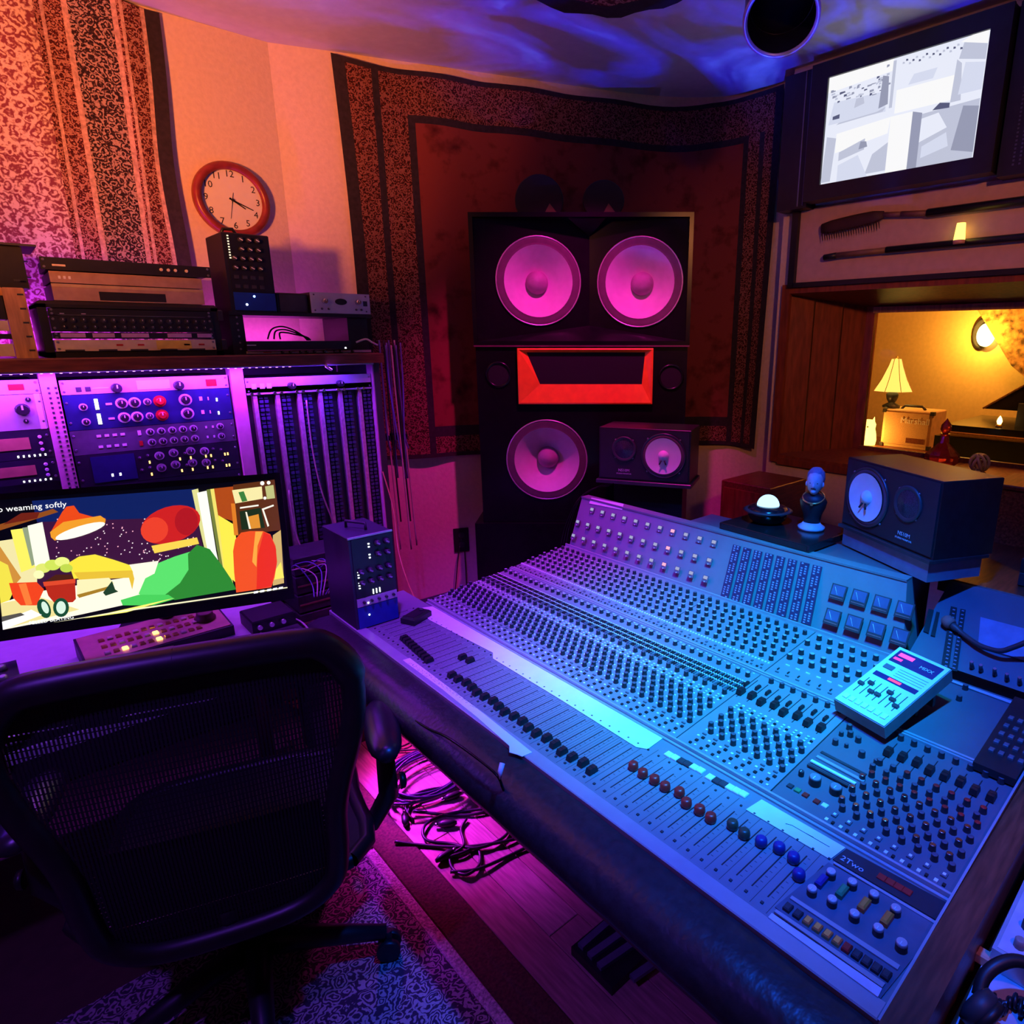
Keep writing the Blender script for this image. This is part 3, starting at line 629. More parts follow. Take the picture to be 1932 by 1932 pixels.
# loose cables hanging in front of it and at the shelf end
m_cab = M('pale_cable', (0.52, 0.40, 0.36), 0.45); m_cabd = M('black_cable', (0.015, 0.013, 0.018), 0.4); m_cabb = M('blue_cable', (0.12, 0.10, 0.32), 0.3)
def cable(label, pts, r=0.0035, m=m_cabd, name='cable', group=None, k=6):
    q = MB(); q.tube(crom(pts, k), r, 6); return tag(q.build(name, m), label, 'cable', group)
P_ = lambda px, py, Y: ony(px, py, Y)
cable('thin pale cable hanging in front of the patch panel with a low loop', [P_(545, 925, 2.57), P_(560, 1010, 2.57), P_(580, 1045, 2.55), P_(625, 1052, 2.55), P_(640, 1045, 2.58)], 0.003, m_cab)
cable('pale cable running down slantwise across the patch panel', [P_(578, 755, 2.575), P_(590, 850, 2.575), P_(608, 930, 2.575), P_(635, 1000, 2.575)], 0.003, m_cab)
gl = 'cables hanging from the shelf end'
for i in range(11):
    a = xend + 0.012 + i * 0.0085; yy = 2.60 + 0.02 * math.sin(i * 2.3); sw = rnd.uniform(-0.012, 0.03)
    z_end = (1.18, 0.72, 1.05, 0.85)[i % 4]
    mm = (m_cabb, m_cab, m_cabb, m_cabd)[i % 4]
    cable('cable in the bundle hanging from the right end of the gear shelf', [(a, yy, SHZ + 0.05 - 0.01 * (i % 3)), (a + sw * 0.2, yy, 1.45), (a + sw, yy + 0.01, 1.25), (a + sw * 1.6 + 0.01, yy + 0.02, z_end)], 0.0036, mm, group=gl)
t = thing('cable_comb', 'dark holder comb gripping the hanging cable bundle', 'cable holder', (xend + 0.05, 2.63, 1.24))
q = MB(); q.bx(xend + 0.0, xend + 0.12, 2.632, 2.66, 1.22, 1.25); q.build('bar', m_black, t)
for i in range(6): q = MB(); q.bx(xend + 0.004 + i * 0.02, xend + 0.008 + i * 0.02, 2.60, 2.635, 1.225, 1.245); q.build('tooth', m_black, t)
cable('orange brown cable dropping from the shelf end to the desk', [P_(722, 890, 2.58), P_(742, 960, 2.5), P_(752, 1040, 2.4), P_(770, 1100, 2.25), P_(788, 1140, 2.05)], 0.003, M('tan_cable', (0.42, 0.2, 0.08), 0.4))
# --- row on top of the shelf
YT = 2.62
tx = lambda px, py: ony(px, py, YT).x
tz = lambda px, py: ony(px, py, YT).z
# wooden gear rack at the far left
t = thing('wooden_rack', 'orange wooden gear rack with two dark units at the left end of shelf', 'gear rack', (-0.1, YT, SHZ))
xr = tx(78, 690); xl = xr - 0.53
for xx in (xl, xr - 0.052): q = MB(); q.bbox(xx, xx + 0.05, YT, YT + 0.28, SHZ, tz(40, 543), 0.003); q.build('side', m_ltwood, t)
q = MB(); q.bx(xl + 0.05, xr - 0.052, YT + 0.01, YT + 0.28, tz(40, 545) - 0.02, tz(40, 543)); q.build('top', m_ltwood, t)
zc = [SHZ + 0.003, SHZ + 0.045, tz(30, 622), tz(30, 600), tz(30, 548)]
for i, (a, b) in enumerate(((SHZ + 0.055, tz(30, 622) - 0.012), (tz(30, 603), tz(30, 549)))):
    g2 = MB(); g2.bx(xl + 0.052, xr - 0.054, YT + 0.012, YT + 0.25, a, b); g2.build('gear_unit', m_dface, t)
for a, b in ((SHZ + 0.006, SHZ + 0.042), (tz(30, 622) - 0.004, tz(30, 605))):
    q = MB(); q.bx(xl + 0.052, xr - 0.054, YT + 0.006, YT + 0.02, a, b); q.mat(1)
    for j in range(7): q.bx(xl + 0.07 + j * 0.054, xl + 0.07 + j * 0.054 + 0.045, YT + 0.003, YT + 0.008, a + 0.008, b - 0.005)
    q.build('button_row', [m_cream, m_dark], t)
for j in range(6): q = MB(); q.bx(xr - 0.020, xr - 0.006, YT - 0.0015, YT + 0.001, SHZ + 0.02 + j * 0.04, SHZ + 0.025 + j * 0.04); q.build('slot', m_dark, t)
t = thing('dark_amplifier', 'dark unlit amplifier box on top of the wooden gear rack', 'amplifier', (-0.1, YT, tz(40, 543)))
q = MB(); q.bbox(xl, tx(52, 520), YT + 0.02, YT + 0.26, tz(40, 543), tz(40, 463), 0.004); q.build('case', m_black, t)
q = MB(); q.bx(xl - 0.01, tx(70, 470), YT + 0.01, YT + 0.26, tz(40, 463), tz(40, 463) + 0.006); q.build('lid', m_dark, t)
for zz in (0.3, 0.75): q = MB(); q.bx(tx(52, 520), tx(60, 520), YT + 0.03, YT + 0.04, tz(40, 543) + 0.1 * zz, tz(40, 543) + 0.1 * zz + 0.004); q.build('bracket', m_chrome, t)
# black road case with units
CX0, CX1 = tx(92, 690), tx(424, 688); CT = tz(260, 572)
t = thing('rack_case', 'black road case rack holding dark units in the middle of the shelf', 'gear rack', ((CX0 + CX1) / 2, YT, SHZ))
for xx, s in ((CX0, 1), (CX1 - 0.022, -1)): q = MB(); q.bbox(xx, xx + 0.022, YT - 0.012, YT + 0.30, SHZ, CT, 0.008); q.build('side', m_black, t)
q = MB(); q.bbox(CX0, CX1, YT - 0.012, YT + 0.30, CT - 0.02, CT, 0.01); q.build('top', m_black, t)
q = MB(); q.bx(CX0, CX1, YT - 0.012, YT + 0.30, SHZ, SHZ + 0.016); q.build('bottom', m_black, t)
for zz in (SHZ + 0.02, CT - 0.05): q = MB(); q.bbox(CX1 - 0.004, CX1 + 0.012, YT - 0.02, YT + 0.02, zz, zz + 0.035, 0.004); q.build('corner_guard', m_darkmetal, t)
zz = [SHZ + 0.018, SHZ + 0.058, SHZ + 0.076, SHZ + 0.125, CT - 0.052, CT - 0.022]
g = gear('tape_echo', 'yellowed cream rack unit at the bottom of the black road case', CX0 + 0.024, CX1 - 0.024, zz[0], zz[1] - 0.004, m_cream)
for u in (0.35, 0.48, 0.78, 0.88): plate(g, u, u + 0.04, 0.45, 0.6, m_red, 'label')
plate(g, 0.60, 0.83, 0.12, 0.88, M('yellow_face', (0.85, 0.66, 0.10), 0.5), 'panel')
for j in range(5): plate(g, 0.05 + j * 0.19, 0.16 + j * 0.19, 0.02, 0.16, m_dark, 'slot')
g = gear('effects_unit', 'dark rack unit with five lilac display windows inside the road case', CX0 + 0.024, CX1 - 0.024, zz[1] - 0.003, zz[2], m_dface)
for j, (u0, u1) in enumerate(((0.04, 0.18), (0.22, 0.35), (0.39, 0.56), (0.68, 0.84), (0.88, 0.98))): plate(g, u0, u1, 0.25, 0.85, M('lilac_label', (0.62, 0.34, 0.66), 0.4), 'display')
g = gear('compressor', 'black rack unit with faint rows of small dials inside the road case', CX0 + 0.024, CX1 - 0.024, zz[2] + 0.001, zz[3], m_black)
for j in range(16):
    knob(g, 0.07 + j * 0.058, 0.72, 0.006, m_dark, 0.008, ring=m_darkmetal); knob(g, 0.07 + j * 0.058, 0.3, 0.005, m_dark, 0.008)
g = gear('power_unit', 'black rack unit with two pale lamps at the top of the road case', CX0 + 0.024, CX1 - 0.024, zz[3] + 0.001, zz[5], m_black)
for u in (0.06, 0.18): plate(g, u, u + 0.025, 0.18, 0.28, M('pale_lilac', (0.7, 0.6, 0.8), 0.4), 'lamp')
plate(g, 0.05, 0.95, 0.02, 0.05, m_alu, 'trim_line')
# stacked flat units on the case
a, b = tx(98, 545), tx(384, 556)
z1 = CT + 0.001; z2 = tz(240, 540); z3 = tz(240, 518); z4 = tz(235, 497)
g = gear('cassette_deck', 'lower tan metal deck with dark slot on the road case', a, b, z1, z2, M('tan_metal', (0.55, 0.36, 0.26), 0.4, 0.4), ears=False, Y=YT)
plate(g, 0.28, 0.72, 0.08, 0.6, m_black, 'slot'); plate(g, 0.0, 1.0, 0.80, 0.97, M('bright_brass', (0.95, 0.72, 0.36), 0.3, 0.6), 'trim_line')
g = gear('tape_deck', 'upper tan metal deck below the thin black rack unit', a, b, z2 + 0.001, z3, M('tan_metal', (0.55, 0.36, 0.26)), ears=False, Y=YT)
for u in (0.05, 0.08, 0.11): plate(g, u, u + 0.015, 0.35, 0.6, m_white, 'button')
g = gear('thin_rack_unit', 'thin black rack unit with four round knobs on top of the deck stack', tx(76, 505), tx(394, 515), z3 + 0.001, z4 + 0.004, m_black, Y=YT - 0.02)
for u in (0.68, 0.725, 0.77, 0.84): knob(g, u, 0.5, 0.005, m_cream, 0.006)
plate(g, 0.06, 0.13, 0.3, 0.45, m_cream, 'label')
# open desk rack with preamps
DX0, DX1 = tx(441, 660), tx(708, 655)
DZ = tz(570, 597)
t = thing('desk_rack', 'open black desktop rack frame at the right end of the shelf', 'gear rack', ((DX0 + DX1) / 2, YT, SHZ))
q = MB(); q.bbox(DX0, tx(464, 640), YT, YT + 0.26, SHZ, DZ, 0.002); q.build('side', m_black, t)
q = MB(); q.bbox(tx(660, 640), tx(697, 640), YT + 0.01, YT + 0.26, SHZ, DZ, 0.002); q.build('side', m_black, t)
q = MB(); q.bx(DX0, tx(700, 600), YT - 0.005, YT + 0.28, DZ, DZ + 0.012); q.build('top', m_black, t)
for j in range(7):
    q = MB(); q.lathe((tx(452, 640), YT, SHZ + 0.02 + j * 0.022), (0, -1, 0), [(0.004, 0), (0.003, 0.002)], 8); q.build('screw', m_screw, t)
gx0, gx1 = tx(464, 665) + 0.001, tx(660, 665)
g = gear('silver_preamp', 'silver faced rack preamp with a red logo inside the desktop rack', gx0, tx(700, 670), SHZ + 0.002, tz(570, 661), m_silver, Y=YT - 0.005, ears=False, depth=0.2)
plate(g, 0.12, 0.18, 0.35, 0.65, m_red, 'logo')
for u in (0.26, 0.32, 0.40, 0.45, 0.51, 0.59, 0.68, 0.73, 0.83): knob(g, u, 0.5, 0.005, m_dark, 0.012)
g = gear('black_processor', 'black rack unit above the silver preamp in the desktop rack', gx0, gx1, tz(570, 660), tz(570, 643), m_dface, ears=False, depth=0.2)
plate(g, 0.0, 0.08, 0.5, 0.6, m_white, 'label'); plate(g, 0.93, 0.945, 0.1, 0.25, e_white, 'lamp')
for j in range(3):
    cable('dark cable looped on top of the black unit in the desktop rack', [P_(505 + 12 * j, 640, 2.68), P_(512 + 8 * j, 622 + 3 * j, 2.68), P_(530 + 6 * j, 616 + 6 * j, 2.70), P_(552, 622 + 4 * j, 2.70), P_(572 + 3 * j, 634 + j, 2.70), P_(580 + 3 * j, 642, 2.70)], 0.003, m_cabd, group='loops in the desktop rack')
cable('short pale cable lying on the gear at the shelf end', [P_(672, 646, 2.60), P_(690, 640, 2.58), P_(702, 646, 2.57), P_(712, 651, 2.58)], 0.004, M('white_cable', (0.8, 0.7, 0.6), 0.4))
cable('pale cable end drooping over the red brown shelf edge', [P_(617, 684, 2.59), P_(615, 690, 2.535), P_(622, 696, 2.53), P_(626, 698, 2.53)], 0.005, M('white_cable', (0.8, 0.7, 0.6)))
# tower of module gear
def lunchbox(name, label, x0, x1, z0, z1, Y, depth, zbase, blue=True, handle=True, lipm=m_black):
    t = thing(name, label, 'audio gear', ((x0 + x1) / 2, Y, z0))
    q = MB(); q.bbox(x0, x1, Y, Y + depth, z0, z1, 0.003); q.build('case', m_black, t)
    q = MB(); q.bx(x0 + 0.012, x1 - 0.004, Y - 0.003, Y, zbase, z1 - 0.006); q.build('faceplate', M('ink_face', (0.012, 0.014, 0.02), 0.35), t)
    return t
tx0, tx1, tzb, tzt = tx(437, 590), tx(522, 585), DZ + 0.013, tz(480, 443)
Yt_ = YT - 0.004
t = lunchbox('module_rack', 'tall black module rack tower standing in front of the clock', tx0, tx1, tzb, tzt, Yt_, 0.20, tz(485, 552))
q = MB(); q.bx(tx0 + 0.012, tx1 - 0.002, Yt_ - 0.004, Yt_, tzb + 0.004, tz(485, 553)); q.build('base_panel', M('deep_blue', (0.01, 0.05, 0.32), 0.4), t)
for u, v in ((0.34, 0.09), (0.52, 0.2)): q = MB(); q.lathe((tx0 + (tx1 - tx0) * u, Yt_ - 0.004, tzb + (tzt - tzb) * v), (0, -1, 0), [(0.004, 0), (0.003, 0.002)], 8); q.build('lamp', e_bluel if u > .5 else e_white, t)
for r in range(6):
    for c in range(4):
        if r < 2 and c == 0: continue
        q = MB(); zz_ = tzt - 0.022 - r * 0.031; xx_ = tx0 + 0.030 + c * 0.027
        if r < 4: q.lathe((xx_, Yt_ - 0.003, zz_), (0, -1, 0), [(0.009, 0), (0.008, 0.012), (0.006, 0.014)], 10); q.mat(1); q.box((xx_, Yt_ - 0.0172, zz_), (0.012, 0.001, 0.003), Matrix.Rotation(0.5, 3, 'Y')); q.build('knob', [m_dark, m_white], t)
        else: q.bx(xx_ - 0.008, xx_ + 0.008, Yt_ - 0.006, Yt_ - 0.003, zz_ - 0.006, zz_ + 0.006); q.build('button', m_dark, t)
q = MB()
for j in range(9): q.bx(tx0 + 0.016, tx0 + 0.021, Yt_ - 0.005, Yt_ - 0.003, tzt - 0.014 - j * 0.009, tzt - 0.010 - j * 0.009)
q.build('led_ladder', E('pale_led', (1.0, 0.8, 0.5), 1.5), t)
q = MB(); q.tube([(tx0 + 0.02, Yt_ + 0.08, tzt), (tx0 + 0.03, Yt_ + 0.08, tzt + 0.02), (tx0 + 0.06, Yt_ + 0.08, tzt + 0.022), (tx0 + 0.075, Yt_ + 0.08, tzt)], 0.006, 6); q.build('handle', m_black, t)
t = thing('small_black_box', 'small plain black box between the module tower and silver preamp', 'audio gear', (tx(557, 590), YT, DZ + 0.012))
q = MB(); q.bbox(tx(526, 580), tx(583, 580), YT + 0.01, YT + 0.16, DZ + 0.0125, tz(557, 553), 0.003); q.build('case', m_black, t)
q = MB(); q.bx(tx(530, 580), tx(580, 580), YT + 0.008, YT + 0.01, DZ + 0.016, tz(557, 556)); q.build('faceplate', m_dark, t)
g = gear('half_rack_preamp', 'small silver preamp with an oval black badge on the desktop rack', tx(586, 575), tx(697, 575), DZ + 0.013, tz(640, 553), m_silver, Y=YT - 0.004, ears=False, depth=0.16)
q = MB(); x_, z_, y_ = fpt(g, 0.50, 0.58); q.lathe((x_, y_, z_), (0, -1, 0), [(0.024, 0), (0.022, 0.003)], 24); o = q.build('badge', m_black, g)
for v in o.data.vertices: v.co.z = z_ + (v.co.z - z_) * 0.5
for u in (0.22, 0.78): knob(g, u, 0.58, 0.010, m_chrome, 0.02)
for u in (0.17, 0.28, 0.75, 0.84): knob(g, u, 0.22, 0.004, m_dark, 0.006)
plate(g, 0.88, 0.95, 0.4, 0.65, m_dark, 'switch')
for u in (0.06, 0.93):
    for v in (0.14, 0.88): knob(g, u, v, 0.003, m_dark, 0.002, name='screw')
# ================================================================== computer desk
DZT = 0.75
t = thing('computer_desk', 'pale laminate computer desk below the gear racks', 'desk', (-0.2, 2.2, 0))
q = MB(); q.bbox(-1.3, 0.622, 1.81, 2.575, DZT - 0.03, DZT, 0.003); q.build('top', M('pale_laminate', (0.62, 0.58, 0.62), 0.4, var=0.05), t)
for x_, y_ in ((-1.25, 1.82), (-1.25, 2.5), (0.56, 1.85), (0.56, 2.5)): q = MB(); q.bx(x_, x_ + 0.05, y_, y_ + 0.05, 0, DZT - 0.03); q.build('leg', m_dark, t)
# monitor
aM, tM = math.radians(-19), math.radians(18)
uM = Vector((math.cos(aM), math.sin(aM), 0)); nH = Vector((-math.sin(aM), math.cos(aM), 0))
vM = nH * math.sin(tM) + Vector((0, 0, math.cos(tM))); nM = uM.cross(vM)   # nM towards the viewer
TRm = CAM + ray(528, 892) * 2.0
BRm = onp(550, 1130, TRm, nM); hM = (TRm - BRm).dot(vM)
wM = 0.72
tm = thing('computer_monitor', 'wide computer monitor showing a colourful cartoon desk scene', 'monitor', TRm - uM * 0.36 - vM * hM)
def slab(q, o, ux, vx, w, h, nrm, d):  # o = top right corner, front face
    p = [o, o - ux * w, o - ux * w - vx * h, o - vx * h]; return q.prism(p, -nrm * d)
q = MB(); slab(q, TRm - nM * 0.004, uM, vM, wM, hM, nM, 0.028); q.build('housing', m_blackgloss, tm)
bz = 0.016; bb = 0.030
q = MB()
slab(q, TRm, uM, vM, wM, bz, nM, 0.006); slab(q, TRm - vM * (hM - bb), uM, vM, wM, bb, nM, 0.006)
slab(q, TRm - vM * bz, uM, vM, bz, hM - bz - bb, nM, 0.006); slab(q, TRm - vM * bz - uM * (wM - bz), uM, vM, bz, hM - bz - bb, nM, 0.006)
q.build('bezel', m_blackgloss, tm)
mc = TRm - uM * 0.36 - vM * (hM * 0.6) - nM * 0.085
q = MB(); q.box(mc, (0.10, 0.05, 0.10), Matrix.Rotation(aM, 3, 'Z')); q.tube([mc - nM * 0.01, Vector((mc.x - nM.x * 0.06, mc.y + 0.06, DZT + 0.14)), Vector((mc.x, mc.y + 0.06, DZT + 0.012))], 0.022, 10); q.build('neck', m_black, tm)
q = MB(); q.box((mc.x, mc.y + 0.09, DZT + 0.0075), (0.26, 0.16, 0.014), Matrix.Rotation(aM, 3, 'Z')); q.build('foot', m_black, tm)
# picture on the screen: flat shapes, one layer above the other
_sm = {}
def scol(c, s=1.15):
    key = tuple(round(v, 3) for v in c)
    if key not in _sm: _sm[key] = E('screen_%d' % len(_sm), c, s)
    return _sm[key]
def hexc(h): return tuple((int(h[i:i + 2], 16) / 255.0) ** 2.2 for i in (0, 2, 4))
pic = []
def S(col, *pts): pic.append((hexc(col), pts))
def ell(cx, cy, rx, ry, n=20, rot=0.0):
    return [(cx + rx * math.cos(t_) * math.cos(rot) - ry * math.sin(t_) * math.sin(rot), cy + rx * math.cos(t_) * math.sin(rot) + ry * math.sin(t_) * math.cos(rot)) for t_ in [2 * PI * i / n for i in range(n)]]
S('0a0a14', (-90, 950), (518, 903), (546, 1112), (-90, 1245))
S('14245c', (60, 945), (368, 922), (372, 985), (70, 985))
S('3c1a3c', (70, 985), (372, 975), (392, 1080), (60, 1110))
S('e8dca0', (-90, 1030), (70, 1010), (70, 1100), (-90, 1130))
S('8a4a20', (-90, 1000), (100, 960), (110, 966), (-90, 1012))
S('6a2418', (5, 990), (40, 968), (75, 966), (70, 978))
S('f2e860', (20, 1000), (50, 996), (66, 1070), (40, 1080))
S('8c9a7c', (42, 996), (54, 994), (68, 1064), (60, 1068))
S('f4f4e0', (52, 992), (80, 985), (95, 1062), (66, 1068))
S('c88a3c', (-60, 1030), (-4, 1025), (40, 1090), (-40, 1140))
S('e9d94a', (-60, 1060), (15, 1066), (28, 1110), (10, 1150), (-60, 1160))
S('fff4dc', (-90, 1150), (60, 1118), (330, 1075), (330, 1120), (150, 1160), (-90, 1215))
S('e8d890', (-90, 1150), (70, 1125), (150, 1150), (-90, 1200))
rr = random.Random(5)
for i in range(110):
    x_ = rr.uniform(105, 370); y_ = rr.uniform(975, 1060)
    S('ffe8f0' if i % 3 else 'ffb0c8', (x_, y_), (x_ + 2.2, y_ - .3), (x_ + 2.2, y_ + 1.7), (x_, y_ + 2))
# lamp
S('e2481c', (118, 966), (126, 956), (140, 954), (150, 968), (175, 975), (200, 978), (150, 992), (110, 1005), (95, 1006))
S('e8962c', (95, 1004), (120, 985), (190, 973), (200, 980), (198, 990), (140, 1008), (104, 1020), (97, 1014))
S('fffbe8', *ell(152, 1002, 49, 9.5, 20, -0.30))
# window frames
S('d8d48c', (362, 925), (374, 922), (390, 1010), (410, 1085), (398, 1085), (380, 1010))
S('f8f8ea', (372, 930), (390, 926), (408, 1040), (420, 1095), (404, 1095), (388, 1020))
S('707a3c', (390, 924), (397, 923), (424, 1085), (418, 1085))
S('e8d868', (397, 923), (405, 922), (440, 1100), (424, 1090))
S('a8481c', (404, 922), (440, 918), (446, 985), (412, 975))
S('f4e24c', (412, 972), (442, 990), (452, 1060), (446, 1100), (424, 1080))
S('d87828', (436, 950), (446, 950), (452, 1010), (442, 1010))
S('5a3018', (440, 915), (518, 905), (532, 1000), (450, 1010))
S('ece0a0', (438, 925), (494, 918), (496, 941), (444, 950))
S('3c7a3c', (450, 929), (460, 927), (467, 945), (457, 947))
S('b8b878', (500, 918), (516, 915), (519, 940), (504, 942))
S('f4f0e0', (453, 957), (488, 952), (488, 955), (453, 960)); S('f4f0e0', (494, 960), (516, 952), (517, 955), (498, 962), (508, 992), (505, 994))
S('20301c', (452, 965), (492, 958), (500, 996), (456, 1000)); S('d88a30', (468, 975), (488, 970), (492, 996), (472, 998)); S('f0e8d0', (463, 966), (466, 966), (474, 998), (470, 998))
S('c8a868', (515, 1010), (530, 1000), (536, 1100), (515, 1105)); S('f0e060', (520, 1075), (530, 1060), (536, 1090), (512, 1095))
# red armchair back
S('e85024', *[(440, 1040), (444, 1018), (455, 1005), (472, 1002), (496, 1002), (510, 1008), (520, 1030), (523, 1060), (518, 1090), (512, 1108), (446, 1118), (442, 1080)])
S('f0a040', (482, 1003), (496, 1003), (486, 1030), (484, 1070), (476, 1060))
S('e03020', (498, 1004), (510, 1010), (521, 1036), (522, 1066), (512, 1106), (484, 1112), (486, 1050))
# green cushion heap and a big red ball cushion on the table
S('58d868', (262, 1120), (275, 1090), (300, 1062), (330, 1050), (362, 1040), (366, 1090), (330, 1118), (275, 1130))
S('2f8232', (355, 1045), (372, 1028), (396, 1036), (420, 1068), (436, 1092), (446, 1112), (330, 1132), (312, 1122), (340, 1100), (356, 1075))
S('48c858', (228, 1132), (262, 1122), (318, 1122), (330, 1130), (290, 1142), (232, 1142))
S('c42424', *ell(322, 990, 58, 34, 24, -0.3)); S('e2402c', *ell(292, 1000, 26, 24, 18, -0.3)); S('a81c24', *ell(352, 984, 22, 26, 18))
S('f0cc50', (286, 1030), (372, 1014), (376, 1026), (292, 1044))
S('fff2dc', (240, 1066), (300, 1058), (292, 1082), (250, 1104))
# table top: plant pot, cloth roll, papers
S('f0dc40', (130, 1062), (150, 1050), (180, 1046), (215, 1056), (245, 1066), (252, 1080), (200, 1088), (140, 1092))
S('e0b838', (140, 1080), (250, 1076), (254, 1092), (250, 1112), (244, 1090), (150, 1094))
S('d8e06c', *ell(82, 1072, 14, 9)); S('c8dc58', *ell(100, 1066, 15, 10)); S('e4ec80', *ell(118, 1060, 14, 9)); S('b8d04c', *ell(126, 1072, 12, 8)); S('eef4b0', *ell(74, 1084, 10, 8))
S('4a2416', (84, 1098), (106, 1084), (136, 1084), (142, 1096))
S('b02c1c', (84, 1100), (142, 1094), (144, 1130), (138, 1136), (104, 1138), (92, 1124)); S('d8482c', (82, 1098), (143, 1092), (143, 1100), (84, 1106))
S('f4e8b0', (146, 1094), (206, 1090), (216, 1100), (206, 1110), (146, 1126)); S('a07828', (146, 1122), (206, 1106), (212, 1110), (150, 1128))
S('e84420', (18, 1100), (70, 1098), (84, 1112), (70, 1142), (40, 1142), (26, 1128)); S('f07838', (36, 1102), (50, 1100), (62, 1140), (50, 1142))
S('1c4a34', *ell(84, 1148, 12, 19, 18, -0.4)); S('cfe8d8', *ell(86, 1146, 6, 12, 14, -0.4)); S('1c4a34', *ell(116, 1146, 15, 18)); S('cfe8d8', *ell(116, 1146, 9, 12))
S('24402c', (195, 1118), (212, 1096), (218, 1112), (224, 1116), (200, 1124))
S('ffffff', (-90, 1185), (60, 1150), (80, 1160), (-90, 1205)); S('54504c', (-90, 1176), (40, 1156), (48, 1160), (-90, 1186))
S('f8f070', (160, 1170), (330, 1128), (240, 1160), (160, 1178))
S('f6eec0', (-90, 1205), (100, 1178), (240, 1150), (545, 1107), (545, 1109), (240, 1153), (100, 1183), (-90, 1212))
for x_, y_, r_ in ((495, 912, 4), (507, 911, 3.5), (500, 940, 3)): S('fffef0', *ell(x_, y_, r_, r_, 12))
for x_ in (483, 495, 508, 519, 530): S('ffffff', (x_ - 4, 1116.5 - (x_ - 480) * .17), (x_ + 4, 1115 - (x_ - 480) * .17), (x_ + 4, 1119 - (x_ - 480) * .17), (x_ - 4, 1120.5 - (x_ - 480) * .17))
mats = []; idx = {}; q = MB()
so = TRm - nM * 0.0035
def on_scr(px, py): return onp(px, py, so, nM)
for i, (c, pts) in enumerate(pic):
    m_ = scol(c)
    if m_.name not in idx: idx[m_.name] = len(mats); mats.append(m_)
    q.mat(idx[m_.name])
    P3 = []
    for p in pts:
        r_ = on_scr(*p) - so; a_ = min(max(-r_.dot(uM), bz), wM - bz); b_ = min(max(-r_.dot(vM), bz), hM - bb); P3.append(so - uM * a_ - vM * b_ + nM * (0.00002 * i))
    q.poly(P3)
o = q.build('screen', mats, tm)
e_txt = E('screen_text', (1, 1, 1), 1.3)
p = on_scr(58, 957); text('screen_title', 'ro weaming softly', 0.022, p + nM * 0.0022 - uM * 0.0, uM + vM * 0.0, vM, e_txt, tm, 0.0)
p = on_scr(98, 1170); text('screen_caption', 'FELLED BLATING', 0.013, p + nM * 0.0022, uM, vM, e_txt, tm, 0.0)
# gold topped controller on the desk
p00, p10 = onz(145, 1222, 0.80), onz(417, 1150, 0.80)
d = (p10 - p00); d.z = 0; L_ = d.length; ang = math.atan2(d.y, d.x)
t = thing('desk_controller', 'low tan topped control surface with a big round knob on the desk', 'controller', (p00.x, p00.y, DZT), ang)
q = MB(); q.hexa([(0, -0.115, 0.0005), (L_, -0.115, 0.0005), (L_, 0.06, 0.0005), (0, 0.06, 0.0005), (0, -0.115, 0.032), (L_, -0.115, 0.032), (L_, 0.06, 0.055), (0, 0.06, 0.055)]); q.build('case', m_black, t, False)
q = MB(); q.hexa([(0.006, -0.108, 0.033), (L_ - 0.006, -0.108, 0.033), (L_ - 0.006, 0.054, 0.0545), (0.006, 0.054, 0.0545), (0.006, -0.108, 0.035), (L_ - 0.006, -0.108, 0.035), (L_ - 0.006, 0.054, 0.057), (0.006, 0.054, 0.057)]); q.build('top_plate', M('tan_plate', (0.62, 0.40, 0.22), 0.4, 0.3), t, False)
ctop = lambda y: 0.035 + (y + 0.108) / 0.162 * 0.022
q = MB(); q.lathe((L_ - 0.055, -0.03, ctop(-0.03)), (0, -0.13, 1), [(0.030, 0), (0.030, 0.006), (0.024, 0.008), (0.023, 0.022), (0.018, 0.025)], 20); q.build('jog_knob', M('knob_brown', (0.20, 0.08, 0.06), 0.4), t, False)
for r in range(3):
    for c in range(12):
        q = MB(); x_ = 0.05 + c * 0.021; y_ = -0.085 + r * 0.04; q.bbox(x_, x_ + 0.014, y_, y_ + 0.016, ctop(y_) - 0.001, ctop(y_ + .016) + 0.004, 0.002)
        q.build('button', (m_gold, m_cream, e_amber)[0 if (r + c) % 3 else 1] if not (r == 0 and c in (2, 6)) and not (r == 1 and c == 6) else e_amber, t, False)
q = MB(); q.bx(0.10, 0.19, -0.117, -0.1145, 0.008, 0.02); q.build('logo_strip', M('steel_blue', (0.2, 0.25, 0.5), 0.4), t, False)
# piano style keyboard behind the chair
t = thing('piano_keyboard', 'long piano keyboard on the desk just behind the chair back', 'keyboard', (0.15, 1.88, DZT))
q = MB(); q.bbox(-0.55, 0.60, 1.945, 1.985, DZT + 0.0005, DZT + 0.04, 0.004); q.build('rear_panel', m_black, t)
q = MB(); q.bx(-0.55, 0.60, 1.815, 1.945, DZT + 0.0005, DZT + 0.016); q.build('bed', m_black, t)
m_key = M('ivory_key', (0.72, 0.70, 0.66), 0.35, var=0.03)
for i in range(48):
    x_ = -0.545 + i * 0.0237
    q = MB(); q.bbox(x_ + 0.0008, x_ + 0.0228, 1.82, 1.944, DZT + 0.017, DZT + 0.034, 0.0015); q.build('white_key', m_key, t)
    if i % 7 in (0, 1, 3, 4, 5) and i < 47:
        q = MB(); q.bbox(x_ + 0.0165, x_ + 0.0305, 1.86, 1.944, DZT + 0.0345, DZT + 0.045, 0.002); q.build('black_key', m_black, t)
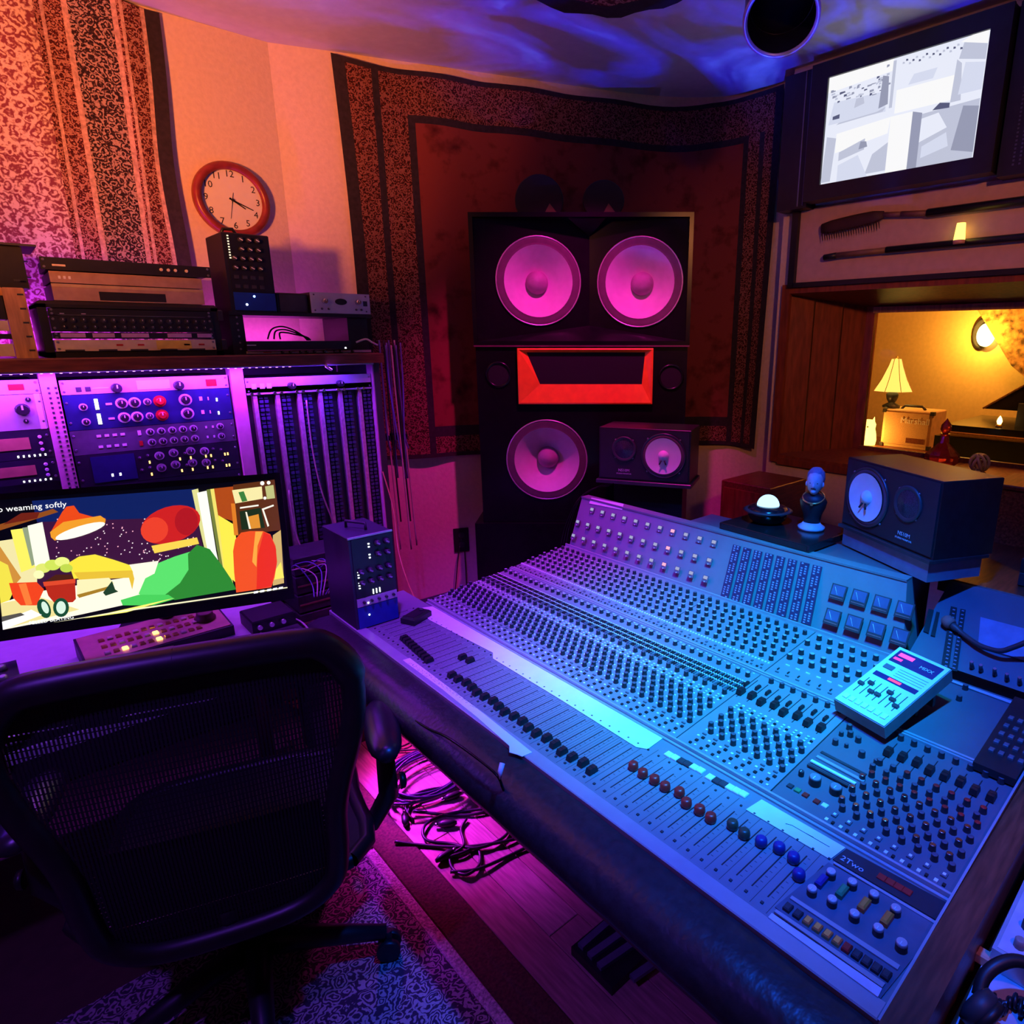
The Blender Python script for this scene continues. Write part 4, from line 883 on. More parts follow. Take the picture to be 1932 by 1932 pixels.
# small dark mixer at the left edge
t = thing('small_desk_mixer', 'small dark mixer with pale knobs at the left edge of the desk', 'mixer', (-0.16, 2.08, DZT))
q = MB(); q.hexa([(-0.40, 1.995, DZT + 0.0005), (-0.055, 1.995, DZT + 0.0005), (-0.055, 2.22, DZT + 0.0005), (-0.40, 2.22, DZT + 0.0005), (-0.40, 1.995, DZT + 0.03), (-0.055, 1.995, DZT + 0.03), (-0.055, 2.22, DZT + 0.06), (-0.40, 2.22, DZT + 0.06)]); q.build('case', m_dark, t)
for r in range(4):
    for c in range(5):
        q = MB(); y_ = 2.02 + r * 0.055; q.lathe((-0.085 - c * 0.05, y_, DZT + 0.03 + (y_ - 1.995) / 0.225 * 0.03), (0, -0.13, 1), [(0.010, 0), (0.009, 0.012), (0.006, 0.014)], 10); q.build('knob', m_alu, t)
# cable heap and small box at right of the desk
t = thing('interface_box', 'small black interface box among cables at the right end of desk', 'audio gear', (0.56, 2.12, DZT))
q = MB(); q.bbox(0.49, 0.62, 2.07, 2.20, DZT + 0.0005, DZT + 0.045, 0.004); q.build('case', m_black, t)
for i in range(3): q = MB(); q.lathe((0.51 + i * 0.035, 2.07, DZT + 0.025), (0, -1, 0), [(0.008, 0), (0.007, 0.012)], 10); q.build('knob', m_alu, t)
cable('thin pale cable curling on the desk in front of the small black box', [onz(500, 1215, .755), onz(492, 1190, .757), onz(500, 1172, .757), onz(540, 1165, .757), onz(572, 1176, .757), onz(600, 1215, .757)], 0.003, m_cab)
cable('pale cable lying flat along the desk edge behind the chair', [onz(505, 1212, .755), onz(540, 1198, .757), onz(580, 1196, .757), onz(612, 1205, .757)], 0.0045, M('white_cable', (0.8, 0.7, 0.6)))
# slatted riser between desk and mixing desk: stack of dark boxes with wires
t = thing('gear_stack', 'dark stack of slim units between the monitor and module rack', 'audio gear', (0.72, 2.45, 0))
for i in range(6):
    q = MB(); z_ = 0.42 + i * 0.075; q.bbox(0.735, 0.99, 2.40, 2.57, z_, z_ + 0.066, 0.003); q.build('unit', m_dark, t)
    q = MB(); q.bx(0.74, 0.985, 2.394, 2.40, z_ + 0.028, z_ + 0.033); q.build('trim_line', M('brass_dim', (0.4, 0.22, 0.12), 0.4, 0.4), t)
q = MB(); q.bx(0.735, 0.99, 2.40, 2.57, 0.0, 0.418); q.build('plinth', m_black, t)
for i in range(7):
    cable('thin wire in the tangle on the dark gear stack beside the monitor', [(0.70 + 0.02 * i, 2.40, 0.80 + 0.02 * (i % 3)), (0.72 + 0.025 * i, 2.33, 0.86 - 0.02 * (i % 2)), (0.75 + 0.02 * i, 2.28, 0.80 + 0.015 * (i % 4)), (0.735 + 0.01 * i, 2.22, 0.765)], 0.0022, m_cab if i % 2 else m_cabb, group='wire tangle by the monitor')

# ================================================================== near module rack on the mixing desk end
bx0, bx1, by0, by1, bz0 = 0.748, 0.893, 1.90, 2.105, 0.7425
bz1 = ony(652, 1018, by0).z
t = thing('module_rack', 'tall black module rack with top handle on the far end of the mixing desk', 'audio gear', (0.82, 2.0, bz0))
q = MB(); q.bbox(bx0, bx1, by0, by1, bz0, bz1, 0.002); q.build('case', M('ink_case', (0.03, 0.03, 0.045), 0.4), t)
q = MB(); q.bx(bx0 - 0.001, bx1 + 0.001, by0 - 0.002, by0 + 0.004, bz1 - 0.004, bz1 + 0.0015); q.build('front_lip', m_alu, t)
q = MB(); q.bx(bx0 + 0.008, bx1 - 0.002, by0 - 0.003, by0, bz0 + 0.108, bz1 - 0.006); q.build('faceplate', M('ink_face', (0.012, 0.014, 0.02), 0.35), t)
q = MB(); q.bx(bx0 + 0.008, bx1 - 0.002, by0 - 0.004, by0, bz0 + 0.078, bz0 + 0.106); q.build('silver_strip', m_silver, t)
q = MB(); q.bx(bx0 + 0.008, bx1 - 0.002, by0 - 0.003, by0, bz0 + 0.004, bz0 + 0.076); q.build('base_panel', M('deep_blue', (0.01, 0.05, 0.32)), t)
for x_, z_ in ((0.30, 0.086), (0.30, 0.045)): q = MB(); q.lathe((bx0 + (bx1 - bx0) * x_, by0 - 0.004, bz0 + z_), (0, -1, 0), [(0.003, 0), (0.002, 0.002)], 8); q.build('lamp', e_white, t)
for i in range(5): q = MB(); q.lathe((bx0 + 0.03 + i * 0.025, by0 - 0.004, bz0 + 0.092), (0, -1, 0), [(0.005, 0), (0.004, 0.008)], 8); q.build('knob', m_dark, t)
for r in range(4):
    for c in range(4):
        if r < 2 and c < 2: continue
        x_, z_ = bx0 + 0.028 + c * 0.031, bz1 - 0.03 - r * 0.036 - (0.012 if r > 1 else 0)
        q = MB(); q.lathe((x_, by0 - 0.003, z_), (0, -1, 0), [(0.010, 0), (0.009, 0.012), (0.006, 0.014)], 10); q.mat(1); q.box((x_, by0 - 0.0172, z_), (0.012, 0.001, 0.005), Matrix.Rotation(0.6, 3, 'Y')); q.build('knob', [m_dark, M('knob_mark', (0.4, 0.4, 0.45), 0.4)], t)
q = MB()
for j in range(3):
    for k2 in range(2): q.bx(bx0 + 0.018, bx0 + 0.023, by0 - 0.006, by0 - 0.003, bz1 - 0.115 - k2 * 0.036 - j * 0.009, bz1 - 0.112 - k2 * 0.036 - j * 0.009)
for j in range(2): q.bx(bx0 + 0.06, bx0 + 0.065, by0 - 0.006, by0 - 0.003, bz1 - 0.03 - j * 0.01, bz1 - 0.026 - j * 0.01); q.bx(bx0 + 0.06, bx0 + 0.065, by0 - 0.006, by0 - 0.003, bz1 - 0.066 - j * 0.01, bz1 - 0.062 - j * 0.01)
for j in range(3): q.bx(bx0 + 0.062 + j * 0.011, bx0 + 0.065 + j * 0.011, by0 - 0.006, by0 - 0.003, bz0 + 0.112, bz0 + 0.128)
q.build('led_ladder', E('cool_led', (0.8, 0.9, 1.0), 2.5), t)
q = MB(); q.tube([(bx0 + 0.05, by0 + 0.13, bz1), (bx0 + 0.05, by0 + 0.13, bz1 + 0.022), (bx0 + 0.085, by0 + 0.06, bz1 + 0.022), (bx0 + 0.085, by0 + 0.06, bz1)], 0.005, 6); q.build('handle', m_dark, t)
# small black gadget beside it
a = onz(785, 1160, 0.76)
t = thing('handheld_recorder', 'small black handheld gadget lying beside the module rack', 'gadget', (a.x, a.y, 0.743), 0.4)
q = MB(); q.bbox(-0.045, 0.045, -0.028, 0.028, 0.0, 0.024, 0.006); q.build('body', m_black, t, False)
q = MB(); q.bx(-0.035, 0.01, -0.02, 0.02, 0.0238, 0.025); q.build('screen', M('ink_face', (0.012, 0.014, 0.02)), t, False)
q = MB(); q.lathe((0.028, 0, 0.024), (0, 0, 1), [(0.008, 0), (0.007, 0.004)], 12); q.build('dial', m_dark, t, False)

# ================================================================== office chair
ca = math.radians(-19.3)
cu, cn = Vector((math.cos(ca), math.sin(ca), 0)), Vector((-math.sin(ca), math.cos(ca), 0))
Oc = onz(560, 1215, 1.08); topc = Oc + cu * -0.20
cloc = topc + cn * 0.30; cloc.z = 0.014
t = thing('office_chair', 'black mesh office chair with curved frame back and padded arms', 'chair', cloc, ca)
m_frame = M('chair_frame', (0.016, 0.015, 0.014), 0.38, var=0.2)
m_mesh = M('chair_mesh', (0.016, 0.015, 0.014), 0.7, var=0.2, scale=200)
HW = [(0.0, 0.19), (-0.015, 0.245), (-0.07, 0.285), (-0.145, 0.292), (-0.24, 0.275), (-0.33, 0.248), (-0.41, 0.232), (-0.52, 0.226), (-0.60, 0.205), (-0.645, 0.13), (-0.655, 0.0)]
zt_ = 1.08 - 0.014
def byz(v, x): return -0.30 - v * 0.07 - 0.05 * (1 - (x / 0.3) ** 2) * math.sin(PI * min(1, max(0, -v / 0.6))) * 0.4 , zt_ + v
def bpt(x, v): y, z = byz(v, x); return Vector((x, y, z))
loop = [bpt(0.0, 0.004)] + [bpt(w_, v) for v, w_ in HW] + [bpt(-w_, v) for v, w_ in reversed(HW[:-1])]
lp = crom(loop, 4, True)
q = MB()
rad = [0.021 + 0.010 * (1 if p.z > zt_ - 0.10 else 0.3) for p in lp]
q.tube(lp, rad, 10, False); q.build('back_frame', m_frame, t, False)
q = MB()   # wide upper lip of the frame
P = [[bpt(x, v) + Vector((0, 0.004, 0)) for x in [(-1 + 2 * i / 24) * w_ for i in range(25)]] for v, w_ in ((-0.004, 0.215), (-0.03, 0.25), (-0.055, 0.265), (-0.075, 0.27))]
q.grid(P); q.grid([[p + Vector((0, 0.012, 0)) for p in r] for r in P]); q.build('upper_rim', m_frame, t, False)
def half(v):
    for (v0, w0), (v1, w1) in zip(HW, HW[1:]):
        if v1 <= v <= v0: return w0 + (w1 - w0) * (v0 - v) / (v0 - v1)
    return 0
q = MB()
nst = 84
for i in range(nst):
    x_ = -0.28 + 0.56 * (i + 0.5) / nst
    vs_ = [v for v in [-0.03 - 0.612 * j / 40 for j in range(41)] if half(v) > abs(x_)]
    if len(vs_) < 2: continue
    hw = 0.0020
    P = [[bpt(x_ - hw, v), bpt(x_ + hw, v)] for v in vs_]; q.grid(P)
for j in range(46):
    v = -0.035 - j * 0.0132; h_ = half(v) - 0.005
    if h_ > 0.02:
        hh = 0.0052 if (v < -0.38 or v > -0.10) else 0.0012
        P = [[bpt(-h_ + 2 * h_ * k2 / 16, v + s * hh) + Vector((0, 0.001, 0)) for k2 in range(17)] for s in (-1, 1)]; q.grid(P)
o = q.build('mesh_back', m_mesh, t, False); o['kind'] = 'stuff'
q = MB()  # lumbar pad behind the mesh
P = [[bpt(x, v) + Vector((0, 0.030, 0)) for x in [(-1 + 2 * i / 16) * 0.20 for i in range(17)]] for v in (-0.40, -0.46, -0.52, -0.58)]
q.grid(P); q.grid([[p + Vector((0, 0.014, 0)) for p in r] for r in P]); q.build('lumbar_pad', m_frame, t, False)
q = MB()  # spine from the mechanism to the back
q.tube([(0, 0.02, 0.40), (0, -0.18, 0.40), (0, -0.235, 0.43), (0, -0.245, 0.47)], [0.045, 0.045, 0.03, 0.02], 8); q.build('spine', m_frame, t, False)
# seat
so_ = [(0.25, -0.20), (0.27, 0.05), (0.25, 0.22), (0.12, 0.27), (-0.12, 0.27), (-0.25, 0.22), (-0.27, 0.05), (-0.25, -0.20)]
sl = crom([(x, y, 0.455) for x, y in so_], 4, True)
q = MB(); q.tube(sl, 0.02, 8, False); q.build('seat_frame', m_frame, t, False)
q = MB(); q.prism([p + Vector((0, 0, -0.006)) for p in sl[:-1]], (0, 0, 0.012)); q.build('seat', m_mesh, t, False)
q = MB(); q.box((0, 0.0, 0.40), (0.20, 0.26, 0.07)); q.build('tilt_mechanism', m_frame, t, False)
q = MB(); q.cyl((0, 0, 0.10), (0, 0, 0.37), 0.028, 0.028, 14); q.build('gas_column', m_black, t, False)
for s in (-1, 1):
    q = MB(); q.tube([(s * 0.20, -0.05, 0.41), (s * 0.31, -0.06, 0.43), (s * 0.355, -0.06, 0.50), (s * 0.355, -0.06, 0.66)], [0.022, 0.024, 0.026, 0.022], 10); q.build('arm_post', m_frame, t, False)
    pp = [Vector((s * 0.355, -0.16 + 0.26 * k2 / 8, 0.672)) for k2 in range(9)]
    q = MB(); q.tube(pp, [0.020, 0.036, 0.042, 0.044, 0.044, 0.043, 0.042, 0.037, 0.020], 12); o = q.build('arm_pad', M('arm_pad', (0.02, 0.02, 0.024), 0.3), t, False)
    for v in o.data.vertices: v.co.z = 0.672 + (v.co.z - 0.672) * 0.62
    q = MB(); q.lathe((s * 0.385, -0.06, 0.53), (s, 0, 0), [(0.022, 0), (0.02, 0.012), (0.012, 0.016)], 12); q.build('arm_knob', m_frame, t, False)
for i in range(5):
    a_ = math.radians(-12 + 72 * i); d = Vector((math.cos(a_), math.sin(a_), 0))
    q = MB(); q.tube([d * 0.02 + Vector((0, 0, 0.115)), d * 0.15 + Vector((0, 0, 0.105)), d * 0.32 + Vector((0, 0, 0.078))], [0.034, 0.028, 0.019], 8); lg = q.build('base_leg', m_black, t, False)
    n2 = Vector((-d.y, d.x, 0))
    q = MB()
    for s in (-1, 1): q.cyl(d * 0.325 + n2 * (s * 0.008) + Vector((0, 0, 0.031)), d * 0.325 + n2 * (s * 0.026) + Vector((0, 0, 0.031)), 0.031, 0.031, 14)
    q.cyl(d * 0.325 + Vector((0, 0, 0.03)), d * 0.325 + Vector((0, 0, 0.082)), 0.010, 0.010, 8); q.build('caster', m_black, t, False)
# ================================================================== big corner loudspeaker
sa = math.atan2(-0.687, 0.727)
sL_, sR_ = CAM + ray(882, 400) * 2.7, CAM + ray(1310, 403) * 2.7
su = (sR_ - sL_); su.z = 0; SW = su.length; su.normalize(); sn = Vector((su.y, -su.x, 0))   # sn to the viewer
ztop = sL_.z
zbot = onp(912, 985, sL_, sn).z
t = thing('studio_monitor_speaker', 'tall black studio loudspeaker with pink lit cones and orange horn in the corner', 'speaker', (sL_ + su * SW / 2 - sn * 0.17) * 1.0)
t.location.z = 0; MW[t.name] = Matrix.Translation(t.location)
m_cab = M('speaker_black', (0.005, 0.0045, 0.0055), 0.24, var=0.2, spec=0.3)
def sp(u, d, z): return Vector((sL_.x, sL_.y, 0)) + su * u - sn * d + Vector((0, 0, z))   # u along front, d depth behind front
def sfront(px, py, d=0.0):
    p = onp(px, py, sL_ - sn * d, sn); return (p - sL_).dot(su), p.z
uh, zh = sfront(1105, 652)
Zs = zh            # ledge height between upper and lower box
RD = 0.10          # recess depth at the middle of the upper box
um = (sfront(1112, 600)[0])
DEP = 0.20
q = MB()  # upper box shell: back, sides, top
q.hexa([sp(0, 0.02, Zs), sp(SW, 0.02, Zs), sp(SW, DEP, Zs), sp(0, DEP, Zs), sp(0, 0.02, ztop - 0.0), sp(SW, 0.02, ztop), sp(SW, DEP, ztop), sp(0, DEP, ztop)]) if False else None
for (u0, u1, d0, d1, z0, z1) in ((0, 0.018, 0, DEP, Zs, ztop), (SW - 0.018, SW, 0, DEP, Zs, ztop), (0.018, SW - 0.018, 0, DEP, ztop - 0.018, ztop), (0.018, SW - 0.018, DEP - 0.02, DEP, Zs, ztop - 0.018), (0.018, SW - 0.018, 0, DEP, Zs, Zs + 0.018)):
    q.hexa([sp(u0, d1, z0), sp(u1, d1, z0), sp(u1, d0, z0), sp(u0, d0, z0), sp(u0, d1, z1), sp(u1, d1, z1), sp(u1, d0, z1), sp(u0, d0, z1)])
q.build('upper_cabinet', m_cab, t)
def vn(u0, d0, u1, d1):  # outward normal of a baffle half
    e = su * (u1 - u0) - sn * (d1 - d0); nn_ = Vector((e.y, -e.x, 0)).normalized(); return nn_ if nn_.dot(sn) > 0 else -nn_
n1 = vn(0.018, 0.012, um, RD); n2 = vn(um, RD, SW - 0.018, 0.012)
pl1 = sp(um, RD, 0); pl2 = sp(um, RD, 0)
c1 = onp(1016, 531, pl1, n1); r1 = (onp(1016, 446, pl1, n1) - onp(1016, 617, pl1, n1)).length / 2
c2 = onp(1207, 533, pl2, n2); r2 = (onp(1207, 447, pl2, n2) - onp(1207, 620, pl2, n2)).length / 2
def holed(q, A, B, z0, z1, c, r, nrm, th=0.018, n=64):   # upright plate from plan point A to B with a round hole
    e = (B - A); L_ = e.length; e.normalize(); cu_ = (c - A).dot(e); cv = c.z
    out, inn = [], []
    for k2 in range(n):
        a = 2 * PI * k2 / n; dx, dz = math.cos(a), math.sin(a); f = 1e9
        if dx > 1e-9: f = min(f, (L_ - cu_) / dx)
        if dx < -1e-9: f = min(f, -cu_ / dx)
        if dz > 1e-9: f = min(f, (z1 - cv) / dz)
        if dz < -1e-9: f = min(f, (z0 - cv) / dz)
        out.append((cu_ + dx * f, cv + dz * f)); inn.append((cu_ + dx * r, cv + dz * r))
    for cx_, cz_ in ((0, z0), (L_, z0), (L_, z1), (0, z1)):   # keep the corners square
        k2 = min(range(n), key=lambda k_: (out[k_][0] - cx_) ** 2 + (out[k_][1] - cz_) ** 2); out[k2] = (cx_, cz_)
    P = lambda uv, d: A + e * uv[0] - nrm * d + Vector((0, 0, uv[1]))
    vs_ = [P(o_, 0) for o_ in out] + [P(i_, 0) for i_ in inn] + [P(o_, th) for o_ in out] + [P(i_, th) for i_ in inn]
    fs = []
    for k2 in range(n):
        j = (k2 + 1) % n
        fs += [(k2, j, n + j, n + k2), (2 * n + k2, 3 * n + k2, 3 * n + j, 2 * n + j), (k2, 2 * n + k2, 2 * n + j, j), (n + k2, n + j, 3 * n + j, 3 * n + k2)]
    q._add(vs_, fs)
flat = lambda p: Vector((p.x, p.y, 0))
q = MB(); holed(q, flat(sp(0.018, 0.012, 0)), flat(sp(um, RD, 0)), Zs + 0.018, ztop - 0.018, c1, r1 * 0.97, n1); q.build('upper_baffle', m_cab, t)
q = MB(); holed(q, flat(sp(um, RD, 0)), flat(sp(SW - 0.018, 0.012, 0)), Zs + 0.018, ztop - 0.018, c2, r2 * 0.97, n2); q.build('upper_baffle', m_cab, t)
# sloped ledges above and below the V
zl = sfront(1112, 618)[1]
q = MB(); q._add([sp(0.02, 0.006, Zs + 0.019), sp(SW - 0.02, 0.006, Zs + 0.019), sp(um, RD - 0.002, zl + 0.01), sp(um, RD - 0.002, Zs + 0.019)], [(0, 1, 2), (0, 3, 1), (0, 2, 3), (1, 3, 2)]); q.build('lower_ledge', m_cab, t)
zu = sfront(1105, 440)[1]
q = MB(); q._add([sp(um - 0.09, 0.03, ztop - 0.019), sp(um + 0.07, 0.03, ztop - 0.019), sp(um, RD - 0.002, zu), sp(um, RD - 0.002, ztop - 0.019)], [(0, 1, 2), (0, 3, 1), (0, 2, 3), (1, 3, 2)]); q.build('upper_wedge', m_cab, t)
m_cone = M('paper_cone', (0.62, 0.50, 0.56), 0.65, var=0.05)
m_surr = M('rubber_surround', (0.10, 0.05, 0.07), 0.6); m_ringm = M('steel_ring', (0.60, 0.48, 0.52), 0.3, 0.5)
def woofer(c, n, r, nm='woofer'):
    n = n.normalized()
    q = MB(); q.lathe(c, n, [(r * 1.0, 0.0), (r * 1.0, 0.006), (r * 0.985, 0.008), (r * 0.97, 0.006)], 48, cap=False); fr = q.build(nm, m_ringm, t)
    q = MB(); q.lathe(c, n, [(r * 0.97, 0.004), (r * 0.92, 0.006), (r * 0.86, 0.003), (r * 0.80, 0.0045)], 48, cap=False); q.build('surround', m_surr, fr)
    q = MB(); q.lathe(c, n, [(r * 0.80, 0.0045), (r * 0.62, -0.028), (r * 0.42, -0.062), (r * 0.29, -0.080), (r * 0.27, -0.081)], 48, cap=False); q.build('cone', m_cone, fr)
    q = MB(); q.lathe(c, n, [(r * 0.27, -0.081)] + [(r * 0.27 * math.cos(a), -0.081 + 0.060 * math.sin(a)) for a in [PI / 2 * k / 6 for k in range(1, 7)]], 32, cap=False); q.build('dust_cap', M('felt_cap', (0.36, 0.24, 0.30), 0.8), fr)
    return fr
woofer(c1, n1, r1); woofer(c2, n2, r2)
# lower box
def sbox(q, u0, u1, d0, d1, z0, z1): return q.hexa([sp(u0, d1, z0), sp(u1, d1, z0), sp(u1, d0, z0), sp(u0, d0, z0), sp(u0, d1, z1), sp(u1, d1, z1), sp(u1, d0, z1), sp(u0, d0, z1)])
pl3 = sp(0, 0.008, 0); c3 = onp(1032, 868, pl3, sn); r3 = (onp(1032, 793, pl3, sn) - onp(1032, 944, pl3, sn)).length / 2
u3 = (c3 - sp(0, 0.008, c3.z)).dot(su); uR = u3 + r3 + 0.03; zT = c3.z + r3 + 0.012
q = MB(); sbox(q, 0.006, SW - 0.006, 0.12, DEP, zbot, Zs); sbox(q, 0.006, SW - 0.006, 0.008, 0.12, zT, Zs); sbox(q, uR, SW - 0.006, 0.008, 0.12, zbot, zT); sbox(q, 0.006, 0.02, 0.026, 0.12, zbot, zT); sbox(q, 0.02, uR, 0.026, 0.12, zbot, zbot + 0.015); q.build('lower_cabinet', m_cab, t)
q = MB(); holed(q, flat(sp(0.006, 0.008, 0)), flat(sp(uR, 0.008, 0)), zbot, zT, c3, r3 * 0.97, sn); q.build('lower_baffle', m_cab, t)
q = MB(); q.hexa([sp(0, 0.02, Zs - 0.005), sp(SW, 0.02, Zs - 0.005), sp(SW, -0.004, Zs - 0.005), sp(0, -0.004, Zs - 0.005), sp(0, 0.02, Zs + 0.001), sp(SW, 0.02, Zs + 0.001), sp(SW, -0.004, Zs + 0.001), sp(0, -0.004, Zs + 0.001)]); q.build('edge_trim', M('plum_trim', (0.20, 0.06, 0.10), 0.25, 0.3), t)
# orange horn: flared rectangular mouth
hu0, hz1 = sfront(976, 657); hu1, hz0 = sfront(1230, 762)
m_horn = M('orange_horn', (0.95, 0.24, 0.015), 0.32, var=0.08)
hd = 0.008
O4 = [(hu0, hz0), (hu1, hz0), (hu1, hz1), (hu0, hz1)]
i0 = sfront(1022, 722, 0.10); i1 = sfront(1208, 728, 0.10)
I4 = [(i0[0], i0[1]), (i1[0], i0[1]), (hu1 - 0.035, hz1 - 0.018), (hu0 + 0.04, hz1 - 0.018)]
q = MB()
F_ = [sp(u, -0.012, z) for u, z in O4]; F2 = [sp(u, hd, z) for u, z in O4]
K_ = [sp(u, d, z) for (u, z), d in zip(I4, (0.006, 0.006, 0.006, 0.006))]
bw = 0.006
B4 = [(hu0 + bw, hz0 + bw), (hu1 - bw, hz0 + bw), (hu1 - bw, hz1 - bw), (hu0 + bw, hz1 - bw)]
Bp = [sp(u, -0.014, z) for u, z in B4]
for k2 in range(4):
    j = (k2 + 1) % 4
    q._add([F2[k2], F2[j], F_[j], F_[k2]], [(0, 1, 2, 3)]); q._add([F_[k2], F_[j], Bp[j], Bp[k2]], [(0, 1, 2, 3)]); q._add([Bp[k2], Bp[j], K_[j], K_[k2]], [(0, 1, 2, 3)])
q.build('horn', m_horn, t)
q = MB(); q._add([p - sn * -0.0005 for p in K_], [(0, 1, 2, 3)]); q.build('horn_throat', M('throat_black', (0.004, 0.003, 0.003), 0.9), t)
for px, py in ((940, 707), (1266, 712)):
    u_, z_ = sfront(px, py); n = sn; c_ = sp(u_, 0.0075, z_)
    q = MB(); q.lathe(c_, n, [(0.058, 0), (0.058, 0.004), (0.050, 0.006), (0.046, 0.0)], 32, cap=False); fr = q.build('port', m_cab, t)
    q = MB(); q.lathe(c_, n, [(0.046, 0.0004), (0.0, 0.0005)], 32, cap=False); q.build('port_mouth', M('throat_black', (0.004, 0.003, 0.003), 0.9), fr)
woofer(c3, sn, r3)
# plinth
q = MB(); q.hexa([sp(-0.03, DEP, 0), sp(SW + 0.02, DEP, 0), sp(SW + 0.02, -0.02, 0), sp(-0.03, -0.02, 0), sp(-0.03, DEP, zbot - 0.002), sp(SW + 0.02, DEP, zbot - 0.002), sp(SW + 0.02, -0.02, zbot - 0.002), sp(-0.03, -0.02, zbot - 0.002)])
tag(q.build('speaker_plinth', m_cab), 'black plinth box under the big corner loudspeaker', 'plinth')
# two dark round paddles standing on top of it
for px, rx, lean, lab in ((1014, 0.105, -0.35, 'larger dark round disc leaning on top of the big loudspeaker'), (1139, 0.09, 0.05, 'smaller dark round disc standing on top of the big loudspeaker')):
    u_ = sfront(px, 400)[0]; c_ = sp(u_, 0.10, ztop + 0.062)
    t2 = thing('round_disc', lab, 'ornament', (c_.x, c_.y, ztop))
    q = MB(); q.lathe(c_, sn, [(rx * 0.95, -0.008), (rx, 0), (rx * 0.95, 0.008)], 36); o = q.build('disc', M('dull_black', (0.018, 0.014, 0.012), 0.8), t2)
    for v in o.data.vertices:
        v.co.z = max(ztop + 0.001, c_.z + (v.co.z - c_.z) * (1.0 if px < 1100 else 0.92))
    tri = [c_ + sn * 0.0095 + su * a_ + Vector((0, 0, b_)) for a_, b_ in ((0.0 - lean * 0.06, -0.055), (0.06 - lean * 0.06, -0.055), (0.025 - lean * 0.06, -0.012))]
    q = MB(); q.prism(tri, sn * 0.002); q.build('wedge_badge', M('gilt_dim', (0.22, 0.12, 0.04), 0.6), t2)

# ================================================================== near field monitors
def nearfield(label, p_left, p_right, z_top, woofer_left):
    p_left, p_right = Vector((p_left[0], p_left[1], 0)), Vector((p_right[0], p_right[1], 0))
    d = (p_right - p_left); W = 0.382; d.normalize(); mid = (p_left + p_right) / 2; ang = math.atan2(d.y, d.x)
    Hh, D = 0.215, 0.199
    t = thing('nearfield_monitor', label, 'speaker', (mid.x, mid.y, z_top - Hh), ang, group=None)
    # local x along front left to right, y away from viewer, z up
    m_ns = M('ns_black', (0.014, 0.013, 0.014), 0.35, var=0.25, scale=50)
    q = MB(); q.bbox(-W / 2, W / 2, 0.0, D, 0.0, Hh, 0.002); q.build('cabinet', m_ns, t, False)
    q = MB(); q.bx(-W / 2 + 0.006, W / 2 - 0.006, -0.004, 0.0, 0.006, Hh - 0.006); q.build('baffle', M('ns_baffle', (0.018, 0.018, 0.022), 0.45), t, False)
    s = -1 if woofer_left else 1
    wx, wz, r = s * 0.083, Hh / 2 + 0.002, 0.092
    q = MB(); q.lathe((wx, -0.004, wz), (0, -1, 0), [(r, 0), (r, 0.004), (r * 0.97, 0.006), (r * 0.93, 0.003)], 8 * 5, cap=False); f_ = q.build('woofer', m_darkmetal, t, False)
    q = MB(); q.lathe((wx, -0.004, wz), (0, -1, 0), [(r * 0.93, 0.002), (r * 0.86, 0.006), (r * 0.78, 0.003)], 40, cap=False); q.build('surround', m_surr, f_, False)
    q = MB(); q.lathe((wx, -0.012, wz), (0, -1, 0), [(r * 0.80, 0.0), (r * 0.5, -0.006), (r * 0.22, -0.0075)], 40, cap=False); q.build('cone', M('white_cone', (0.78, 0.78, 0.80), 0.6, var=0.03), f_, False)
    q = MB(); q.lathe((wx, -0.0045, wz), (0, -1, 0), [(r * 0.24, 0.0), (r * 0.20, 0.010), (r * 0.10, 0.016), (0, 0.018)], 24, cap=False); q.build('dust_cap', M('white_cone', (0.78, 0.78, 0.80)), f_, False)
    q = MB()
    for sx in (-1, 1): q.tube([(wx + sx * 0.006, -0.014, wz - 0.018), (wx + sx * 0.014, -0.018, wz - 0.034)], 0.003, 6)
    q.build('lead_wire', m_black, f_, False)
    tx_, tz_ = -s * 0.082, Hh / 2 + 0.022
    q = MB(); q.lathe((tx_, -0.004, tz_), (0, -1, 0), [(0.052, 0), (0.052, 0.004), (0.048, 0.006), (0.040, 0.002)], 36, cap=False); f2 = q.build('tweeter', m_dark, t, False)
    q = MB(); q.lathe((tx_, -0.004, tz_), (0, -1, 0), [(0.040, 0.002), (0.03, 0.003), (0.0, 0.012)], 30, cap=False); q.build('tweeter_dome', M('mesh_grey', (0.05, 0.05, 0.07), 0.4, 0.5, scale=400, var=0.6), f2, False)
    for cx_, cz_, rr_ in ((wx, wz, 0.100), (tx_, tz_, 0.055)):
        for k2 in range(4):
            a_ = PI / 4 + k2 * PI / 2; q = MB(); q.lathe((cx_ + rr_ * math.cos(a_) * 0.94, -0.004, cz_ + rr_ * math.sin(a_) * 0.94), (0, -1, 0), [(0.004, 0), (0.003, 0.0025)], 8); q.build('screw', m_screw, t, False)
    Mw = MW[t.name]
    for body, sz, zz in (('NS10M', 0.016, 0.040), ('STUDIO MONITOR', 0.0075, 0.026)):
        text('logo', body, sz, Mw @ Vector((-s * 0.082, -0.0052, zz)), Mw.to_3x3() @ Vector((1, 0, 0)), (0, 0, 1), M('pale_print', (0.55, 0.55, 0.6), 0.5), t)
    return t, mid, ang
tR, midR, angR = nearfield('black nearfield speaker with white cone at the right of the mixing desk', (1.955, 0.905), (1.782, 0.565), 1.29, True)
tL, midL, angL = nearfield('black nearfield speaker with white cone in front of the big loudspeaker', (1.985 * .93, 2.05 * .93), (2.165 * .93, 1.713 * .93), 1.65 - .38 * .93, False)
